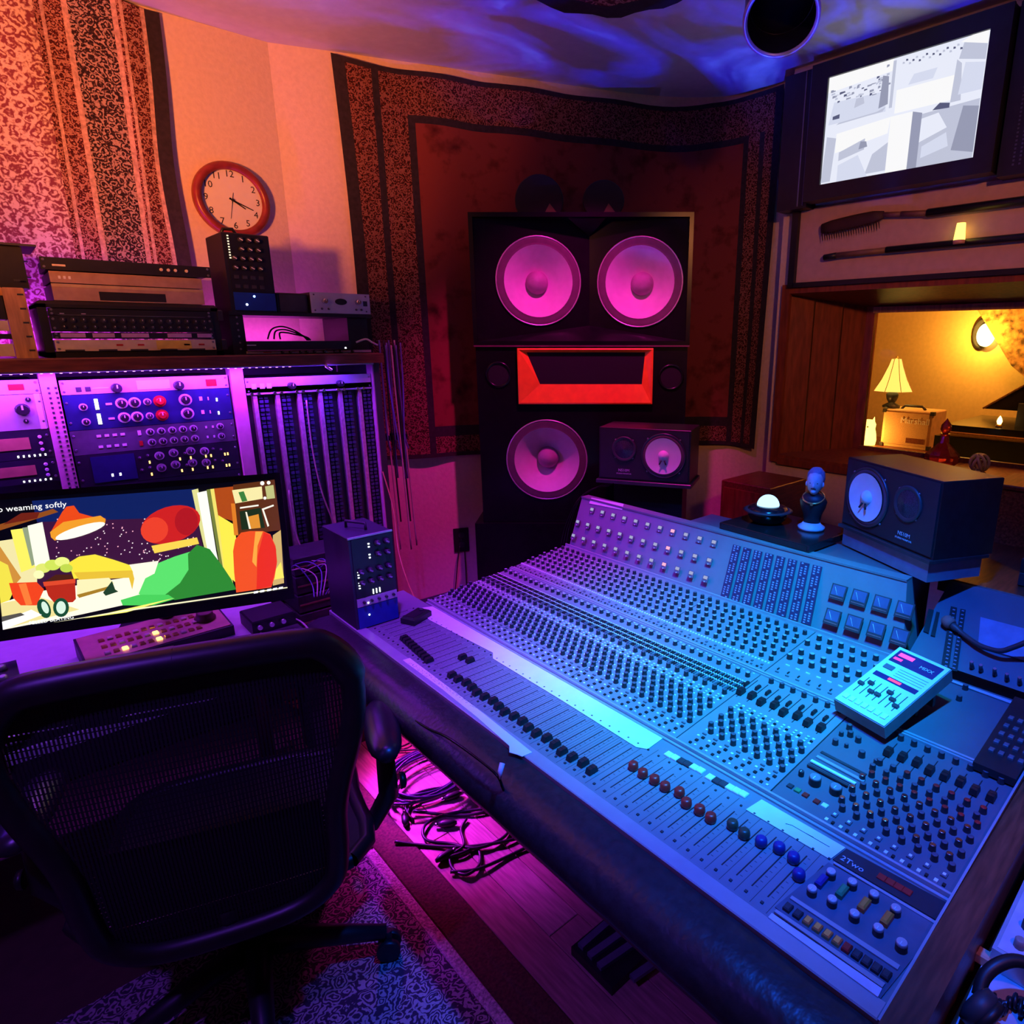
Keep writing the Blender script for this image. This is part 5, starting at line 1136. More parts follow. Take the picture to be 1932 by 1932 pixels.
# stands below them
def stand(label, mid, ang, z0, z1, steps):
    t = thing('speaker_stand', label, 'speaker stand', (mid.x, mid.y, z0), ang)
    for (w_, d0, d1, a, b, m_, nm) in steps: q = MB(); q.bbox(-w_ / 2, w_ / 2, d0, d1, a - z0, b - z0, 0.002); q.build(nm, m_, t, False)
m_bst = M('blue_grey_plate', (0.20, 0.22, 0.28), 0.4, 0.2)
stand('layered plate and block stand under the right nearfield speaker', midR, angR, 1.007, 1.075, [(0.385, -0.012, 0.19, 1.064, 1.0745, m_darkmetal, 'pad'), (0.36, 0.0, 0.18, 1.007, 1.0635, m_bst, 'block')])
stand('dark stand under the nearfield speaker by the big loudspeaker', midL, angL, 0.0, 1.08, [(0.40, -0.015, 0.20, 1.065, 1.0805, m_darkmetal, 'pad'), (0.30, 0.08, 0.18, 0.0, 1.0645, m_black, 'column')])
for i in range(3):
    cable('pale cable arching from the near speaker down behind the mixing desk', [onx(1150 + i * 4, 917 - i * 3, 1.86), onx(1120 + i * 3, 922 - i, 1.85), onx(1090 + i * 2, 945, 1.83), onx(1068 + i * 4, 990, 1.80), onx(1058 + i * 5, 1030, 1.77)], 0.0035, m_cab, group='cables arching at the desk corner')
# wooden block by the window behind the desk
t = thing('wooden_cabinet', 'brown wooden cabinet box between the two nearfield speakers', 'cabinet', (2.4, 1.55, 0))
a_, b_ = onx(1362, 905, 2.38), onx(1455, 905, 2.38)
q = MB(); q.bbox(2.38, 2.68, b_.y, a_.y, 0, a_.z, 0.004); q.build('body', m_wood, t)
q = MB(); q.bx(2.372, 2.38, b_.y + 0.015, a_.y - 0.015, 0.05, a_.z - 0.03); q.build('door', m_wood_w, t)

# ================================================================== wall outlet
c = None
for i in range(400):
    s_ = acc[-1] * i / 400; p = wall_at(s_, 0.0)
    d_ = ray(870, 1018); z_ = CAMZ + d_.z * (p.x / d_.x)
    if abs(p.y / p.x - d_.y / d_.x) < 0.004: c = (s_, z_); break
s_, z_ = c; p = wall_at(s_, 0.0); p2 = wall_at(s_ + 0.02, 0.0); e_ = (p2 - p).normalized(); n_ = Vector((e_.y, -e_.x, 0))
t = thing('wall_outlet', 'black wall outlet with plugged cable on the corner wall', 'outlet', (p.x, p.y, z_))
q = MB(); q.prism([p + e_ * a - n_ * -0.0005 + Vector((0, 0, z_ + b)) for a, b in ((-0.038, -0.062), (0.038, -0.062), (0.038, 0.062), (-0.038, 0.062))], n_ * 0.006); q.build('plate', m_black, t)
for dz in (-0.025, 0.025): q = MB(); q.lathe(p + n_ * 0.006 + Vector((0, 0, z_ + dz)), n_, [(0.016, 0), (0.015, 0.002)], 16); q.build('socket', m_dark, t)
q = MB(); q.lathe(p + n_ * 0.006 + Vector((0, 0, z_)), n_, [(0.003, 0), (0.002, 0.002)], 8); q.build('screw', m_screw, t)
for k2 in (-1, 1): cable('thin dark cable dropping from the black wall outlet', [p + n_ * 0.012 + e_ * 0.012 * k2 + Vector((0, 0, z_ - 0.03)), p + n_ * 0.03 + e_ * (0.02 * k2 - .01) + Vector((0, 0, z_ - 0.12)), p + n_ * 0.025 + e_ * (0.03 * k2 - .02) + Vector((0, 0, z_ - 0.27))], 0.003, m_cabd, group='outlet cables')

# ================================================================== wall TV
TX = 2.74
tv = thing('wall_television', 'wall mounted television showing four bright camera views', 'television', (TX + 0.05, 1.25, 2.22))
sy0, sy1, sz0, sz1 = 0.925, 1.512, 2.272, 2.668
q = MB(); q.bbox(TX, TX + 0.06, 0.86, 1.585, 2.215, 2.728, 0.003); q.build('housing', m_black, tv)
q = MB()
for y0, y1, z0, z1 in ((sy1, 1.585, 2.215, 2.728), (0.86, sy0, 2.215, 2.728), (sy0, sy1, sz1, 2.728), (sy0, sy1, 2.215, sz0)): q.bx(TX - 0.012, TX, y0, y1, z0, z1)
q.build('bezel', m_black, tv)
q = MB(); TVm = [E('tv_%d' % i, c_, 0.95) for i, c_ in enumerate(((0.85, 0.88, 1.0), (1, 1, 1), (0.55, 0.58, 0.72), (0.32, 0.34, 0.46), (0.10, 0.11, 0.20), (0.70, 0.74, 0.90)))]
lay = [0]
def tvp(mi, *pts):
    q.mat(mi); lay[0] += 1
    q.poly([(TX - 0.0006 - 0.00003 * lay[0], sy1 + (sy0 - sy1) * u, sz0 + (sz1 - sz0) * v) for u, v in pts])
tvp(0, (0, 0), (1, 0), (1, 1), (0, 1))
tvp(1, (0.0, 0.86), (0.45, 0.9), (0.44, 1), (0, 1)); tvp(5, (0.02, 0.56), (0.42, 0.56), (0.40, 0.74), (0.05, 0.76))
for i in range(46):
    r_ = rr; u_ = r_.uniform(0.02, 0.42); v_ = r_.gauss(0.80, 0.05); w_ = r_.uniform(0.01, 0.035); h_ = r_.uniform(0.008, 0.025)
    tvp(r_.choice((2, 3, 4, 3)), (u_, v_), (u_ + w_, v_ + h_ * .3), (u_ + w_ * .9, v_ + h_), (u_, v_ + h_))
tvp(3, (0.37, 0.60), (0.43, 0.62), (0.42, 0.86), (0.38, 0.88)); tvp(2, (0.20, 0.66), (0.27, 0.68), (0.26, 0.74), (0.21, 0.74)); tvp(4, (0.05, 0.60), (0.10, 0.60), (0.10, 0.64), (0.05, 0.63)); tvp(2, (0.44, 0.58), (0.46, 0.58), (0.46, 0.98), (0.44, 0.98))
tvp(2, (0.08, 0.545), (0.40, 0.565), (0.42, 0.60), (0.36, 0.575), (0.10, 0.56))
tvp(1, (0.48, 0.52), (0.83, 0.52), (0.83, 0.72), (0.48, 0.72)); tvp(0, (0.48, 0.72), (0.80, 0.72), (0.80, 0.95), (0.48, 0.95)); tvp(5, (0.55, 0.74), (0.70, 0.74), (0.72, 0.82), (0.58, 0.82))
tvp(2, (0.82, 0.5), (0.88, 0.5), (0.86, 0.80), (0.83, 0.84)); tvp(2, (0.84, 0.84), (0.99, 0.78), (0.99, 0.90), (0.86, 0.97)); tvp(5, (0.86, 0.55), (0.99, 0.55), (0.99, 0.76), (0.88, 0.80)); tvp(1, (0.84, 0.97), (0.99, 0.90), (0.99, 1.0), (0.9, 1.0))
for i in range(18): u_ = 0.5 + i * 0.02; v_ = 0.93 + 0.02 * math.sin(i * 2.1); tvp(4 if i % 2 else 2, (u_, v_), (u_ + 0.014, v_), (u_ + 0.012, v_ + 0.015), (u_, v_ + 0.018))
tvp(2, (0, 0.02), (0.07, 0.02), (0.09, 0.42), (0.02, 0.45)); tvp(1, (0.09, 0.28), (0.45, 0.36), (0.46, 0.5), (0.09, 0.46)); tvp(2, (0.12, 0.20), (0.30, 0.26), (0.30, 0.36), (0.12, 0.28)); tvp(3, (0.26, 0.27), (0.32, 0.28), (0.31, 0.33), (0.27, 0.34)); tvp(2, (0.32, 0.03), (0.46, 0.03), (0.46, 0.28), (0.36, 0.20)); tvp(5, (0.12, 0.0), (0.34, 0.0), (0.26, 0.22), (0.12, 0.16))
tvp(1, (0.46, 0.0), (0.60, 0.0), (0.61, 0.5), (0.46, 0.5)); tvp(3, (0.60, 0.0), (0.66, 0.0), (0.66, 0.47), (0.60, 0.5)); tvp(2, (0.66, 0.0), (0.99, 0.0), (0.99, 0.48), (0.66, 0.46)); tvp(0, (0.66, 0.22), (0.82, 0.30), (0.76, 0.44), (0.66, 0.42)); tvp(5, (0.68, 0.08), (0.84, 0.14), (0.82, 0.26), (0.68, 0.18)); tvp(3, (0.86, 0.10), (0.99, 0.05), (0.99, 0.42), (0.90, 0.45)); tvp(4, (0.72, 0.47), (0.82, 0.46), (0.82, 0.50), (0.76, 0.52))
q.build('screen', TVm, tv)
tt = thing('television_niche', 'black recess panel with thin pale lines beside the television', 'panel', (2.8, 1.65, 2.2))
q = MB(); q.bbox(TX + 0.03, 2.848, 1.59, 1.735, 2.20, 2.735, 0.003); q.build('side_panel', m_black, tt)
for y_ in (1.605, 1.63): q = MB(); q.bx(TX + 0.026, TX + 0.031, y_, y_ + 0.004, 2.21, 2.73); q.build('pale_line', M('grey_line', (0.16, 0.17, 0.22), 0.4), tt)
t = thing('speaker_grille', 'dark perforated grille panel to the right of the television', 'panel', (2.8, 0.5, 2.2))
q = MB(); q.bbox(TX + 0.02, 2.848, -0.6, 0.85, 2.20, 2.735, 0.003); q.build('frame', m_black, t)
q = MB()
for i in range(6):
    for j in range(40): q.bx(TX + 0.0185, TX + 0.0202, 0.80 - i * 0.02, 0.806 - i * 0.02, 2.23 + j * 0.0125, 2.236 + j * 0.0125)
o = q.build('perforations', M('perf_grey', (0.07, 0.075, 0.10), 0.5), t); o['kind'] = 'stuff'

# ================================================================== framed wall panel with two long brushes
t = thing('display_frame', 'long dark framed display panel below the television', 'frame', (WX, 1.0, 1.88))
py0, py1, pz0, pz1 = -0.5, 1.655, 1.895, 2.205
q = MB(); q.bx(WX - 0.012, WX - 0.001, py0, py1, pz0, pz1); q.build('backing', M('rose_backing', (0.60, 0.40, 0.34), 0.6, var=0.06), t)
q = MB(); q.bbox(WX - 0.035, WX - 0.001, py1 - 0.005, py1 + 0.025, pz0 - 0.02, pz1, 0.003); q.build('frame_side', m_black, t)
q = MB(); q.bx(WX - 0.035, WX - 0.001, py0, py1, pz0 - 0.02, pz0); q.build('frame_bottom', m_black, t)
BX = WX - 0.033
b0, b1, b2, b3 = onx(1550, 432, BX), onx(1668, 405, BX), onx(1700, 404, BX), onx(1932, 382, BX)
t = thing('long_brush', 'long handled bristle brush mounted in the upper part of the frame', 'brush', (BX, 1.2, 2.1))
d_ = (b1 - b0); nrm = Vector((0, 0, 1))
q = MB(); q.tube([b0 + d_ * (k2 / 6) for k2 in range(7)], [0.020, 0.026, 0.027, 0.027, 0.026, 0.024, 0.014], 8); o = q.build('head', M('brush_dark', (0.05, 0.018, 0.012), 0.7), t)
for v in o.data.vertices: v.co.x = BX + (v.co.x - BX) * 0.4
for i in range(24):
    p = b0 + d_ * (0.02 + 0.95 * i / 24) + Vector((-0.003, 0, -0.02)); q = MB(); q.tube([p, p + Vector((-0.002, -0.008, -0.03))], [0.0028, 0.0012], 4); q.build('bristle', M('brush_dark', (0.05, 0.018, 0.012)), t)
q = MB(); q.tube([b1, b2], 0.010, 8); q.build('ferrule', M('brush_wood', (0.18, 0.08, 0.06), 0.5), t)
b4 = onx(1750, 402, BX)
q = MB(); q.tube([b2, b4], 0.011, 8); q.build('grip', M('brush_wood', (0.18, 0.08, 0.06)), t)
q = MB(); q.tube([b4, Vector((BX, 0.2, b4.z))], 0.016, 8); q.build('handle', m_black, t)
r0, r1, r2 = onx(1555, 486, BX), onx(1578, 482, BX), onx(1672, 472, BX)
t = thing('long_rod', 'long dark rod mounted below the brush in the frame', 'rod', (BX, 1.2, 2.0))
q = MB(); q.tube([r0, r1], 0.013, 8); q.build('tip', m_black, t)
q = MB(); q.tube([r1, r2], 0.012, 8); q.build('ferrule', M('brush_tan', (0.22, 0.12, 0.06), 0.5), t)
q = MB(); q.tube([r2, Vector((BX, 0.2, r2.z))], 0.014, 8); q.build('shaft', m_black, t)
c = onx(1812, 436, WX - 0.05)
t = thing('lamp_reflection', 'small glowing amber stand-in for a lamp reflection in the framed panel', 'lamp', (c.x, c.y, c.z - 0.04))  # a lamp's reflection in the panel glass, modelled as an added glowing cup
q = MB(); q.lathe((c.x, c.y, c.z - 0.032), (0, 0, 1), [(0.0, 0), (0.020, 0.0), (0.015, 0.06), (0.0, 0.06)], 16); q.build('glass', E('reflection_glow', (1.0, 0.62, 0.10), 3.0), t)
q = MB(); q.lathe((c.x, c.y, c.z - 0.045), (0, 0, 1), [(0.020, 0), (0.021, 0.013)], 16); q.build('base', M('peach', (0.7, 0.4, 0.3), 0.5), t)

# ================================================================== ceiling can
c = onz(1474, 36, 2.56)
t = thing('ceiling_can', 'round metal spotlight can with pale rim under the ceiling', 'ceiling light', (c.x, c.y, CEIL))
axd = (CAM + Vector((0.9, 0.5, -0.75)) - c).normalized()
rc = (onp(1405, 30, c, -FW) - onp(1543, 46, c, -FW)).length / 2
q = MB(); q.lathe(c, axd, [(rc * 0.93, 0.0), (rc, 0.003), (rc * 1.0, -0.006), (rc * 0.965, -0.17), (rc * 0.6, -0.21), (0.02, -0.22)], 48, cap=False); q.build('housing', M('can_metal', (0.10, 0.10, 0.12), 0.3, 0.5), t)
q = MB(); q.lathe(c, axd, [(rc * 0.90, 0.0), (rc * 0.94, 0.008), (rc * 1.02, 0.006), (rc * 1.03, -0.004)], 48, cap=False); q.build('rim', M('pale_rim', (0.62, 0.62, 0.68), 0.35, 0.3), t)
q = MB(); q.lathe(c, axd, [(rc * 0.91, 0.0), (rc * 0.88, -0.10), (rc * 0.6, -0.15), (0.0, -0.16)], 40, cap=False); q.build('reflector', M('can_inner', (0.03, 0.03, 0.05), 0.3, 0.4), t)
q = MB(); q.lathe(c, axd, [(rc * 0.885, -0.085), (rc * 0.86, -0.083), (rc * 0.885, -0.09)], 40, cap=False); q.build('inner_ring', m_darkmetal, t)
q = MB(); q.tube([c - axd * 0.21, Vector(((c - axd * 0.21).x, (c - axd * 0.21).y, CEIL))], 0.012, 8); q.build('stem', m_darkmetal, t)
# ================================================================== mixing desk
CY0, CY1 = 0.222, 2.12     # right end, far end
YM1 = 1.955                # far end of the module area
con = thing('mixing_console', 'long grey mixing console covered in knobs and faders under blue light', 'mixing console', (1.2, 1.1, 0))
m_panel = M('console_grey', (0.21, 0.22, 0.24), 0.42, 0.1, var=0.05, scale=18)
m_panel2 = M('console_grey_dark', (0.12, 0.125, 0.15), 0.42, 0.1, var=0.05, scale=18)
m_line = M('console_rail', (0.40, 0.41, 0.44), 0.35, 0.3, var=0.04)
m_leather = M('black_leather', (0.020, 0.019, 0.022), 0.33, var=0.25, scale=70, bump=0.12)
def cz(x):
    if x < 1.03: return 0.742
    if x < 1.395: return 0.75 + (x - 1.03) / 0.365 * 0.03
    return 0.782 + (x - 1.395) / 0.29 * 0.028
def cpart(nm, f, m): q = MB(); f(q); return q.build(nm, m, con)
XF, XB, XR, XE = 0.757, 1.030, 1.395, 1.685
cpart('fader_panel', lambda q: q.bx(XF, XB - 0.008, CY0, CY1, 0.69, 0.742), m_panel)
def slope(q, x0, x1, y0, y1, th=0.05, dz=0.0): q.hexa([(x0, y0, cz(x0) - th), (x1, y0, cz(x1) - th), (x1, y1, cz(x1) - th), (x0, y1, cz(x0) - th), (x0, y0, cz(x0) + dz), (x1, y0, cz(x1) + dz), (x1, y1, cz(x1) + dz), (x0, y1, cz(x0) + dz)])
secs = [(YM1, 1.575), (1.575, 1.20), (1.20, 0.822), (0.822, 0.572), (0.572, CY0)]
for a, b in secs:
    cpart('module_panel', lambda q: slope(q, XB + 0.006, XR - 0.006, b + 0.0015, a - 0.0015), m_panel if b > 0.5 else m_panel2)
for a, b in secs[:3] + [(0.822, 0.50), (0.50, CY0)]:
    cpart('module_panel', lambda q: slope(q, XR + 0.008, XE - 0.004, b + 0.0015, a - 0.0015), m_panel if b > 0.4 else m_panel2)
for x0, x1, nm in ((XB - 0.0075, XB - 0.001, 'rail'), (XB + 0.000, XB + 0.0055, 'rail'), (XR - 0.0055, XR - 0.0005, 'rail'), (XR + 0.001, XR + 0.0075, 'rail')):
    cpart(nm, lambda q: q.bx(x0, x1, CY0, YM1, cz(x0) - 0.03, cz(x0) + 0.004), m_line)
cpart('front_trim', lambda q: q.bbox(XF - 0.012, XF + 0.022, CY0, CY1, 0.70, 0.7455, 0.002), m_line)
cpart('end_trim', lambda q: q.bx(XF - 0.012, XE, CY0 - 0.004, CY0, 0.69, 0.792) if False else q.hexa([(XF - 0.012, CY0 - 0.004, 0.69), (XE, CY0 - 0.004, 0.69), (XE, CY0, 0.69), (XF - 0.012, CY0, 0.69), (XF - 0.012, CY0 - 0.004, 0.747), (XE, CY0 - 0.004, 0.815), (XE, CY0, 0.815), (XF - 0.012, CY0, 0.747)]), m_line)
cpart('base_tray', lambda q: q.hexa([(XF, CY0, 0.62), (XE + 0.09, CY0, 0.60), (XE + 0.09, YM1, 0.60), (XF, YM1, 0.62), (XF, CY0, 0.69), (XE + 0.09, CY0, 0.75), (XE + 0.09, YM1, 0.75), (XF, CY1, 0.69)]), m_black)
for y_ in (0.40, 1.90): cpart('leg', lambda q: q.bx(1.30, 1.70, y_ - 0.03, y_ + 0.03, 0.0, 0.61), m_black)
# wooden end cheek
cpart('end_cheek', lambda q: q.hexa([(0.62, 0.172, 0.55), (1.78, 0.172, 0.55), (1.78, CY0 - 0.005, 0.55), (0.62, CY0 - 0.005, 0.55), (0.62, 0.172, 0.745), (1.78, 0.172, 0.79), (1.78, CY0 - 0.005, 0.795), (0.62, CY0 - 0.005, 0.75)]), m_wood)
# padded arm rest
prof = [(0.744, 0.735), (0.70, 0.736), (0.665, 0.728), (0.640, 0.705), (0.632, 0.675), (0.645, 0.645), (0.68, 0.628), (0.744, 0.628)]
q = MB(); n = 30
P = [[(x, CY0 - 0.03 + (2.10 - CY0 + 0.03) * i / n, z + 0.0012 * math.sin(i * 2.1)) for x, z in prof] for i in range(n + 1)]
q.grid(P); q.poly([P[0][i] for i in range(len(prof))]); q.poly([P[-1][i] for i in reversed(range(len(prof)))]); q.build('arm_rest', m_leather, con)
# label tapes
m_tape = M('white_tape', (0.78, 0.76, 0.72), 0.6, var=0.03)
def tape(pts, z, nm='label_tape', m=m_tape): q = MB(); q.prism([onz(px, py, z) for px, py in pts], (0, 0, 0.0012)); q.build(nm, m, con)
tape([(790, 1148), (826, 1143), (880, 1175), (960, 1224), (1100, 1306), (1252, 1392), (1222, 1414), (1200, 1410), (1060, 1322), (930, 1243), (930, 1232), (810, 1170)], 0.743)
tape([(760, 1246), (773, 1242), (837, 1290), (914, 1348), (1004, 1420), (985, 1428), (975, 1424), (961, 1420), (961, 1408), (899, 1353), (833, 1300)], 0.7456)
tape([(1437, 1509), (1595, 1600), (1566, 1622), (1407, 1528)], 0.743)
for pts in ([(1482, 1554), (1494, 1557), (1565, 1598)], [(1520, 1572), (1535, 1580)]):
    q = MB(); q.tube([onz(px, py, 0.7445) for px, py in pts], 0.0006, 4); q.build('pen_line', m_ink, con)
q = MB(); r5 = random.Random(9)
for i in range(40):
    u = i / 40; px, py = 775 + u * 125, 1252 + u * 84
    for k2 in range(3):
        a_ = onz(px + r5.uniform(-3, 3), py + r5.uniform(-3, 3), 0.7470); q.box(a_, (r5.uniform(0.001, 0.004), 0.0008, 0.0003), Matrix.Rotation(r5.uniform(0, 3), 3, 'Z'))
q.build('handwriting', m_ink, con)['kind'] = 'stuff'
# fader slots and caps: one per channel
pitch = 0.0313
slots = MB(); marks = MB()
chan = [YM1 - 0.015 - i * pitch for i in range(56)]
for i, y in enumerate(chan):
    if y < 0.375: break
    slots.bx(0.815, 0.945, y - 0.0012, y + 0.0012, 0.7418, 0.7424)
    slots.bx(0.785, 0.985, y - pitch / 2 - 0.0004, y - pitch / 2 + 0.0004, 0.7418, 0.7422)
    if y > 0.9:
        for k2 in (0.25, 0.75): slots.bx(0.80, 0.965, y - pitch * (k2 - 0.5) - 0.0003, y - pitch * (k2 - 0.5) + 0.0003, 0.7418, 0.7421)
    for k2 in range(9): marks.bx(0.82 + k2 * 0.015, 0.821 + k2 * 0.015, y - 0.009, y - 0.004, 0.7418, 0.7422)
    marks.bx(0.795, 0.800, y - 0.0025, y + 0.0025, 0.742, 0.7445); marks.bx(0.965, 0.969, y - 0.002, y + 0.002, 0.742, 0.7445)
slots.build('fader_slots', m_black, con)['kind'] = 'stuff'; marks.build('scale_marks', m_dark, con)['kind'] = 'stuff'
def cap_mesh(nm, m, rnd_=False):
    q = MB()
    if rnd_: q.lathe((0, 0, 0.002), (0, 0, 1), [(0.0105, 0), (0.0115, 0.006), (0.0105, 0.014), (0.006, 0.017)], 10)
    else:
        q.hexa([(-0.013, -0.0075, 0.002), (0.013, -0.0075, 0.002), (0.013, 0.0075, 0.002), (-0.013, 0.0075, 0.002), (-0.010, -0.0065, 0.014), (0.010, -0.0065, 0.014), (0.010, 0.0065, 0.014), (-0.010, 0.0065, 0.014)])
        q.bx(-0.0008, 0.0008, -0.0066, 0.0066, 0.0138, 0.0146)
    q.bx(-0.002, 0.002, -0.001, 0.001, -0.001, 0.003)
    return q.mesh(nm, m)
capK = cap_mesh('fader_cap', m_black); capR = cap_mesh('fader_cap', m_red, True); capB = cap_mesh('fader_cap', m_blue, True); capG = cap_mesh('fader_cap', M('olive_cap', (0.05, 0.05, 0.03), 0.4), True)
Minv = MW[con.name].inverted()
def put(nm, me, p, rz=0.0, label=None):
    o = bpy.data.objects.new(nm, me); COL.objects.link(o); o.parent = con; o.location = Minv @ Vector(p); o.rotation_euler = (0, 0, rz)
    if label: o['label'] = label
    return o
def near_chan(y): return min(chan, key=lambda c: abs(c - y))
for i in range(19):
    f = i / 18.0; px, py = 850 + 260 * (f ** 1.0), 1277 + 178 * (f ** 1.0)
ya, yb = onz(852, 1277, 0.742).y, onz(1110, 1453, 0.742).y
xa = onz(1110, 1453, 0.742).x
n_b = round((ya - yb) / pitch)
c0 = min(range(len(chan)), key=lambda i: abs(chan[i] - yb))
for i in range(n_b + 1): put('fader_cap', capK, (xa + 0.004 * math.sin(i * 1.7), chan[c0 - i], 0.742))
for i in range(9): y = onz(812, 1248, 0.742).y + i * pitch * 0.72; put('fader_cap', capK, (onz(812, 1248, 0.742).x + 0.002 * i - .004, y, 0.742)) if y < 1.89 else None
for px, py in ((873, 1243), (887, 1249)): p = onz(px, py, 0.742); put('fader_cap', capK, p)
for px, py in ((1195, 1447), (1213, 1461), (1235, 1473), (1255, 1486), (1282, 1497), (1295, 1517), (1320, 1530), (1341, 1545)): p = onz(px, py, 0.748); put('fader_cap', capR, (p.x, p.y, 0.742), label='red fader cap')
for i, (px, py) in enumerate(((1382, 1558), (1404, 1575), (1436, 1590), (1470, 1602), (1497, 1621), (1507, 1653))): p = onz(px, py, 0.748); put('fader_cap', capG if i < 2 else capB, (p.x, p.y, 0.742), label='olive fader cap' if i < 2 else 'blue fader cap')
# button groups above the red faders
for (xa_, ya_), (xb_, yb_), cols in (((1262, 1424), (1322, 1454), 'wwkkww'), ((1340, 1467), (1403, 1499), 'wkkwww')):
    for i, c in enumerate(cols):
        px, py = xa_ + (xb_ - xa_) * i / 5, ya_ + (yb_ - ya_) * i / 5; p = onz(px, py, 0.744)
        q = MB(); q.bbox(p.x - 0.009, p.x + 0.009, p.y - 0.0085, p.y + 0.0085, 0.742, 0.7475, 0.0015); q.build('button', m_white if c == 'w' else m_dark, con)
# dark plug-in module at the near right end of the fader bed
zt_ = 0.7432
def cpx(nm, pts, m, z=zt_, h=0.0015): q = MB(); q.prism([onz(px, py, z) for px, py in pts], (0, 0, h)); return q.build(nm, m, con)
cpx('plug_in_panel', [(1462, 1712), (1563, 1628), (1771, 1749), (1661, 1885)], M('slate_panel', (0.10, 0.11, 0.15), 0.45))
cpx('plug_in_header', [(1571, 1622), (1597, 1602), (1800, 1712), (1775, 1742)], M('ink_panel', (0.02, 0.022, 0.035), 0.4))
cpx('bright_bar', [(1490, 1697), (1494, 1692), (1698, 1824), (1693, 1832)], m_line, zt_ + .0015, 0.003)
cpx('bright_bar', [(1460, 1722), (1465, 1718), (1670, 1858), (1664, 1866)], m_line, zt_ + .0015, 0.003)
cpx('bright_bar', [(1449, 1733), (1456, 1725), (1664, 1868), (1656, 1884)], M('rose_bar', (0.72, 0.60, 0.66), 0.4), zt_ + .0015, 0.003)
cpx('divider', [(1572, 1630), (1574, 1627), (1774, 1745), (1771, 1749)], m_line, zt_ + .0015, 0.002)
def bigknob(px, py, r, h, m, mtop, z=0.745, nm='knob'):
    p = onz(px, py, z + h * 0.5); q = MB(); q.lathe((p.x, p.y, z - 0.002), (0, 0, 1), [(r, 0), (r, h * 0.75)], 14, cap=False); q.mat(1); q.lathe((p.x, p.y, z - 0.002), (0, 0, 1), [(r, h * 0.75), (r * 0.85, h), (r * 0.8, h)], 14); q.mat(2); q.bx(p.x - r * 0.8, p.x, p.y - 0.0007, p.y + 0.0007, z + h - 0.0025, z + h - 0.0012); return q.build(nm, [m, mtop, m_white], con)
for (a, b, m_) in (((1568, 1648), (1532, 1680), m_blue), ((1608, 1667), (1570, 1700), m_green), ((1649, 1690), (1612, 1727), m_orange), ((1690, 1717), (1657, 1754), m_orange)):
    bigknob(*a, 0.0085, 0.017, m_dark, m_alu); bigknob(*b, 0.0085, 0.017, m_dark, m_alu)
    c = ((a[0] + b[0]) / 2, (a[1] + b[1]) / 2 - 2); p = onz(*c, 0.75)
    q = MB(); q.bbox(p.x - 0.014, p.x + 0.014, p.y - 0.006, p.y + 0.006, 0.7447, 0.756, 0.003); q.build('rocker', m_, con)
bigknob(1701, 1783, 0.009, 0.018, m_dark, m_alu)
for i in range(11):
    px, py = 1487 + i * 18.5, 1712 + i * 12.7; p = onz(px, py, 0.748)
    q = MB(); q.bbox(p.x - 0.008, p.x + 0.008, p.y - 0.006, p.y + 0.006, 0.7447, 0.752, 0.002); q.build('button', m_gold if 2 <= i <= 5 else (m_red if i == 6 else m_dark), con)
for i in range(4): px, py = 1664 + i * 16, 1655 + i * 9; p = onz(px, py, 0.746); q = MB(); q.bbox(p.x - 0.007, p.x + 0.007, p.y - 0.007, p.y + 0.007, 0.7447, 0.7475, 0.001); q.build('button', m_red, con)
text('logo', '2Two', 0.018, onz(1608, 1630, 0.7452), (0, -1, 0), (1, 0, 0.0), M('pale_print', (0.55, 0.55, 0.6)), con)
# ---- knob population
knobs = []; btn = []
def kn(x, y, kind='a', s=1.0): knobs.append((x, y, kind, s))
def bt(x, y, w, d, kind, h=0.003): btn.append((x, y, w, d, kind, h))
for i, y in enumerate(chan):
    if y < 0.585: break
    if 0.822 - 0.012 < y < 0.822 + 0.006: continue
    secB = y < 0.822
    # front block
    bt(1.048, y + 0.006, 0.006, 0.006, 'k'); bt(1.048, y - 0.008, 0.005, 0.005, 'w'); bt(1.064, y, 0.007, 0.007, 'k'); bt(1.079, y + 0.007, 0.005, 0.006, 'w'); bt(1.080, y - 0.006, 0.007, 0.007, 'k'); bt(1.093, y, 0.004, 0.010, 'd')
    for k2, (x, o_) in enumerate(((1.108, -0.007), (1.126, 0.006), (1.147, -0.007), (1.166, 0.006), (1.187, -0.007), (1.205, 0.006))):
        kn(x, y + o_, 'a'); bt(x, y + o_ - 0.0125 * (1 if o_ > 0 else -1), 0.004, 0.004, 'w')
    for k2 in range(3): bt(1.222 + k2 * 0.010, y + 0.007, 0.005, 0.006, 'g'); bt(1.222 + k2 * 0.010, y - 0.006, 0.005, 0.006, 'w' if k2 != 1 else 'k')
    if not secB:
        kn(1.258, y, 'a')
        for k2 in range(4):
            yy = y - 0.011 + k2 * 0.0074
            for j in range(3): bt(1.283 + j * 0.020, yy, 0.015, 0.0036, 'k' if (k2 + j) % 3 else 'd', 0.0035); bt(1.2925 + j * 0.020, yy, 0.004, 0.0036, 'w', 0.003)
        kn(1.362, y, 'b'); bt(1.381, y + 0.006, 0.005, 0.006, 'd'); bt(1.381, y - 0.006, 0.004, 0.005, 'g')
    else:
        kn(1.376, y, 'a')
    # rear block
    if not secB:
        bt(1.415, y + 0.006, 0.005, 0.006, 'k'); bt(1.415, y - 0.007, 0.004, 0.005, 'd'); bt(1.430, y, 0.006, 0.006, 'd')
        for k2 in range(3): bt(1.447, y - 0.010 + k2 * 0.010, 0.006, 0.005, 'w')
        for k2 in range(7): kn(1.468 + k2 * 0.0300, y + (0.0045 if k2 % 2 else -0.0045), 'b' if k2 < 6 else 'a')
